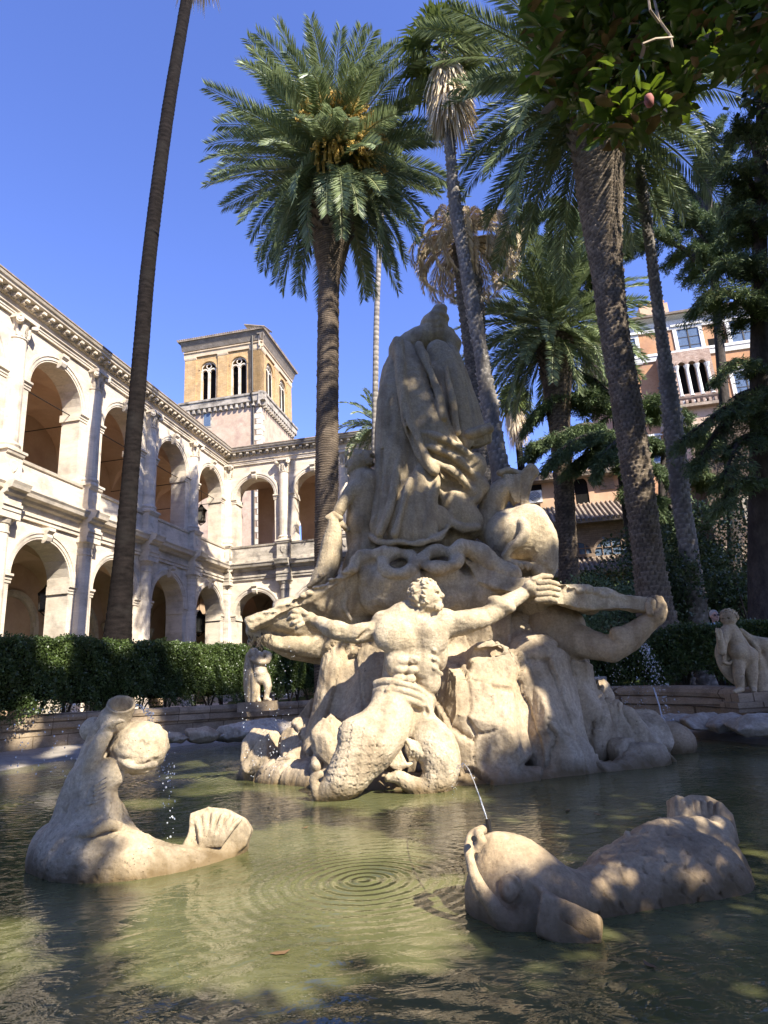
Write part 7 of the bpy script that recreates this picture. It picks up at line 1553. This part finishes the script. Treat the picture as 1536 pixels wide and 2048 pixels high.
mb = MB(); q = at(1492, 1385, 11.1); plinth(mb, q, .52, .46, q[2] - .14, q[2] + .0); mb.build('plinth', M['kerb'], pr); mb = MB(); plinth(mb, q + np.array([0, -.02, 0]), .68, .6, q[2] - .30, q[2] - .142); mb.build('plinth_base', M['kerb'], pr)
pl = empty('putto_statue', tuple(at(516, 1400, 17.0)), label='stone putto with raised arms and hanging cloth, below the left tip of the shell', cat='statue', group='putti on the basin wall')
c = Carve(); Y = 17.0
c.ell((508, 1306, Y - .05), (.13, .13, .14), .02); c.tube([(505, 1318, Y - .12, 5), (520, 1324, Y - .18, 6), (534, 1322, Y - .1, 6.5), (538, 1310, Y - .05, 6), (530, 1305, Y - .05, 5)], .02, n=2)
c.tube([(506, 1316, Y, 7), (500, 1310, Y - .08, 5), (502, 1302, Y - .12, 4.5)], .02)
c.tube([(518, 1316, Y, 13), (520, 1332, Y, 12.5), (521, 1345, Y - .02, 14), (521, 1355, Y, 14)], .04); c.ell((520, 1346, Y - .1), (.15, .12, .11), .03)
c.tube([(512, 1356, Y, 10), (512, 1375, Y - .03, 8), (515, 1396, Y, 5.5), (518, 1402, Y - .08, 4.5)], .03, n=2); c.tube([(530, 1354, Y, 10), (536, 1372, Y - .02, 8), (534, 1388, Y, 5.5), (532, 1398, Y, 5)], .03, n=2); c.tube([(532, 1398, Y, 4.5), (540, 1400, Y - .1, 3.5)], .01)
c.build('body', M['marble'], pl, .016, noise=((7, .003, 1),))
c = Carve(); c.tube([(500, 1312, Y + .02, 9), (498, 1340, Y + .02, 11), (498, 1370, Y + .02, 11), (500, 1402, Y + .02, 9)], .03, n=2); c.tube([(505, 1350, Y - .1, 4), (508, 1380, Y - .1, 6), (506, 1402, Y - .08, 5)], .02); c.tube([(494, 1330, Y - .12, 3), (494, 1370, Y - .14, 3.5), (493, 1400, Y - .1, 3)], .015); c.build('hanging_cloth', M['marble2'], pl, .016, noise=((5, .006, 1),))
mb = MB(); q = at(516, 1404, 17.0); plinth(mb, q, .95, .6, q[2] - .22, q[2] + .01); mb.build('plinth', M['kerb'], pl)

# ================================================================== person looking over the right hedge
pn = empty('person', tuple(np.array([*at(1428, 1240, 14.6)[:2], GZ])), label='grey-haired person in sunglasses and light blue top behind the right hedge', cat='person')
q = at(1429, 1232, 14.6); q = np.array([q[0], q[1], q[2]]); x0_, y0_ = q[0], q[1]; hz = q[2]; W3 = lambda x, y, z: (x0_ + x, y0_ + y, hz + z)
skin = plain('skin', (.50, .30, .22), .5); 
c = Carve(); A3 = lambda *a: np.array(W3(*a))
c.ell(A3(0, 0, 0), (.082, .10, .125), .02); c.ell(A3(0, -.03, -.07), (.06, .07, .055), .03); c.tube([(W3(0, -.095, .0), .012), (W3(0, -.125, -.035), .017)], .012); c.tube([(W3(-.03, -.095, -.075), .008), (W3(.03, -.095, -.075), .008)], .008)
c.tube([(W3(0, .01, -.08), .055), (W3(0, .03, -.2), .06)], .03)
for s_ in (-1, 1): c.ell(A3(s_ * .083, .01, -.01), (.014, .025, .034), .008)
c.tube([(W3(-.16, .02, -.27), .07), (W3(.16, .02, -.27), .07)], .05); c.tube([(W3(0, .02, -.3), .15), (W3(0, .02, -.55), .15), (W3(0, .02, -.85), .14)], .05)
for s_ in (-1, 1):
    c.tube([(W3(s_ * .19, .02, -.28), .055), (W3(s_ * .23, .02, -.55), .045), (W3(s_ * .2, -.08, -.8), .035)], .03); c.tube([(W3(s_ * .09, .02, -.85), .09), (W3(s_ * .1, .0, -1.0), .06), (W3(s_ * .1, .02, GZ - hz + .08), .045)], .03); c.tube([(W3(s_ * .1, .03, GZ - hz + .06), .045), (W3(s_ * .1, -.14, GZ - hz + .05), .04)], .02)
    c.ell(A3(s_ * .2, -.11, -.84), (.03, .045, .04), .02)
    for k in range(4): c.tube([(W3(s_ * (.185 + .012 * k), -.13, -.86), .009), (W3(s_ * (.185 + .012 * k), -.14, -.92 + .006 * abs(k - 1)), .008)], .004)
    c.tube([(W3(s_ * .17, -.11, -.83), .01), (W3(s_ * .155, -.14, -.87), .009)], .005)
c.build('body', skin, pn, .011, noise=())
c = Carve(); c.ell(A3(0, .025, .045), (.092, .105, .105), .02); c.ell(A3(0, -.05, .0), (.07, .07, .085), .01, '-'); c.build('hair', plain('grey_hair', (.42, .38, .34), .8), pn, .009, noise=((20, .004, 1),))
c = Carve(); c.tube([(W3(-.19, .02, -.27), .085), (W3(.19, .02, -.27), .085)], .05); c.tube([(W3(0, .02, -.3), .165), (W3(0, .02, -.6), .17), (W3(0, .02, -.88), .165)], .05)
for s_ in (-1, 1): c.tube([(W3(s_ * .19, .02, -.28), .07), (W3(s_ * .225, .02, -.45), .062)], .03)
c.build('shirt', plain('light_blue_shirt', (.42, .60, .68), .8), pn, .014, noise=((8, .004, 1),))
c = Carve(); 
for s_ in (-1, 1): c.ell(A3(s_ * .036, -.095, .015), (.03, .012, .02), .004); c.tube([(W3(s_ * .06, -.08, .02), .005), (W3(s_ * .085, .02, .015), .004)], .002)
c.tube([(W3(-.02, -.10, .02), .005), (W3(.02, -.10, .02), .005)], .002); c.build('sunglasses', plain('sunglasses_black', (.01, .01, .012), .15), pn, .005, noise=())
c = Carve(); c.tube([(W3(0, .02, -.86), .165), (W3(0, .02, -.93), .16)], .03)
for s_ in (-1, 1): c.tube([(W3(s_ * .09, .02, -.88), .10), (W3(s_ * .1, .02, GZ - hz + .12), .065)], .03)
c.build('trousers', plain('dark_trousers', (.05, .06, .09), .8), pn, .02, noise=())

# ================================================================== water jets and drops
wj = bpy.data.materials.new('falling_water'); N, L = nodes(wj); b = N['Principled BSDF']; b.inputs['Base Color'].default_value = (.85, .88, .9, 1); b.inputs['Roughness'].default_value = .08; b.inputs['Transmission Weight'].default_value = .55; b.inputs['IOR'].default_value = 1.33; b.inputs['Specular IOR Level'].default_value = .9
def drops(mb, pts, rs, rgn):
    for p, r in zip(pts, rs): mb.lathe(p, [(0, -r * 1.3), (r * .8, -r * .6), (r, 0), (r * .75, r * .7), (0, r * 1.1)], 6)
def arc(a, b, h, n): return [a * (1 - t) + b * t + np.array([0, 0, 4 * h * t * (1 - t)]) for t in np.linspace(0, 1, n)]
def jet(label, path, r0, nd, spread, seed, solid=.5):
    t = empty('water_jet', tuple(path[0]), label=label, cat='water jet', group='water jets of the fountain'); rgn = np.random.RandomState(seed); P_ = np.array(path); m_ = max(3, int(len(P_) * solid)); mb = MB()
    mb.tube(list(P_[:m_] + rgn.normal(size=(m_, 3)) * .0015), list(r0 * rgn.uniform(.5, 1.2, m_)), 6); mb.build('stream', wj, t, smooth=True)
    i = rgn.randint(m_ // 2, len(P_), nd); f_ = (i / len(P_))[:, None]; Q = P_[i] + rgn.normal(size=(nd, 3)) * spread * (f_ ** 1.2) + [0, 0, 0]; mb = MB(); drops(mb, Q, rgn.uniform(.003, .0075, nd) * rgn.choice([1, 1, 1, 1.6], nd) * (r0 / .010), rgn); mb.build('droplets', wj, t, smooth=True); return t
a = at(238, 1428, 5.32); b = atz(335, 1560, 0); jet('thin water jet arching up out of the conch of the left triton', arc(a, b, .42, 40), .011, 210, .055, 1, .28)
a = at(976, 1648, 3.8); b = at(905, 1560, 7.0); b[2] = .05; jet('fine water jet from the nozzle on the snout of the big fish', arc(a, b, .32, 40), .0045, 90, .03, 2, .45)
a = at(1265, 1285, 11.2); b = at(1350, 1465, 10.6); jet('long thin water jet falling in front of the right hedge', list(np.array(arc(a, b, .55, 50))), .013, 420, .11, 3, .0)
jet('straight lower stream landing on the wet stone ball', [at(1307, 1375, 10.9), at(1318, 1410, 10.8), at(1325, 1440, 10.7), at(1332, 1458, 10.6)], .012, 30, .04, 4, 1.0)
def drip(label, u0, u1, v0, v1, Y, nd, seed):
    rgn = np.random.RandomState(seed); p = at((u0 + u1) / 2, v0, Y); t = empty('water_drips', tuple(p), label=label, cat='water drips', group='dripping water'); t['kind'] = 'stuff'; mb = MB(); drops(mb, [at(rgn.uniform(u0, u1), v0 + (v1 - v0) * rgn.uniform(0, 1) ** .8, Y + rgn.normal() * .12) for _ in range(nd)], rgn.uniform(.004, .009, nd), rgn); mb.build('droplets', wj, t, smooth=True)
drip('scattered drops falling from the left tip of the shell', 485, 590, 1262, 1560, 9.0, 150, 5)
drip('drops scattering from under the bent stone arm at right', 1165, 1300, 1290, 1420, 10.2, 210, 6)
drip('splashing drops in the air left of the small triton', 10, 160, 1400, 1560, 6.2, 70, 7)
drip('falling drops behind the round head of the left triton', 325, 350, 1420, 1700, 5.9, 50, 8)
# roots and moss hanging at the left tip of the shell
t = empty('hanging_roots', tuple(at(495, 1262, 8.95)), label='thin wet roots hanging from the left tip of the shell', cat='roots'); mb = MB(); rgn = np.random.RandomState(3)
for i in range(16):
    u = rgn.uniform(484, 545); v = 1262 + rgn.uniform(0, 10); pts = [at(u, v, 8.9)]
    for k in range(5): u += rgn.uniform(-6, 6); v += rgn.uniform(4, 9); pts.append(at(u, v, 8.9))
    mb.tube(pts, [.006, .005, .004, .003, .003, .002], 4)
mb.build('roots', M['twig'], t)
M['deadleaf'] = plain('dead_leaf_brown', (.16, .095, .04), .6)
for i in range(5):
    p = atz(*[(610, 1655), (1195, 1628), (1135, 1620), (560, 1905), (1300, 1930)][i], .006); a_ = i * 2.1; e_ = np.array([math.cos(a_), math.sin(a_), 0]); f_ = np.array([-e_[1], e_[0], 0]); l_ = .035 + .006 * (i % 4)
    mb = MB(); mb.add([p - e_ * l_, p - e_ * l_ * .3 + f_ * l_ * .4, p + e_ * l_ * .5 + f_ * l_ * .35, p + e_ * l_ + [0, 0, .012], p + e_ * l_ * .5 - f_ * l_ * .35, p - e_ * l_ * .3 - f_ * l_ * .4, p + [0, 0, .004]], [[0, 1, 6], [1, 2, 6], [2, 3, 6], [3, 4, 6], [4, 5, 6], [5, 0, 6]])
    tag(mb.build('floating_leaf', M['deadleaf']), 'small dry brown leaf floating on the pool water', 'leaf', 'dry leaves floating on the pool')
# round recessed lights behind the right kerb
for u, lb in ((1201, 'small grey garden spotlight standing on the right kerb'),):
    p = at(u, 1366, 14.4); t = empty('garden_spotlight', tuple(p), label=lb, cat='garden light'); mb = MB(); mb.lathe(p, [(.13, -.12), (.14, .0), (.15, .12), (.13, .14), (.11, .10), (0, .10)], 12); mb.build('lamp_body', M['barkpale'], t); mb = MB(); mb.lathe(p - [0, 0, .14], [(.16, 0), (.16, .03), (0, .03)], 12); mb.build('base', M['iron'], t)
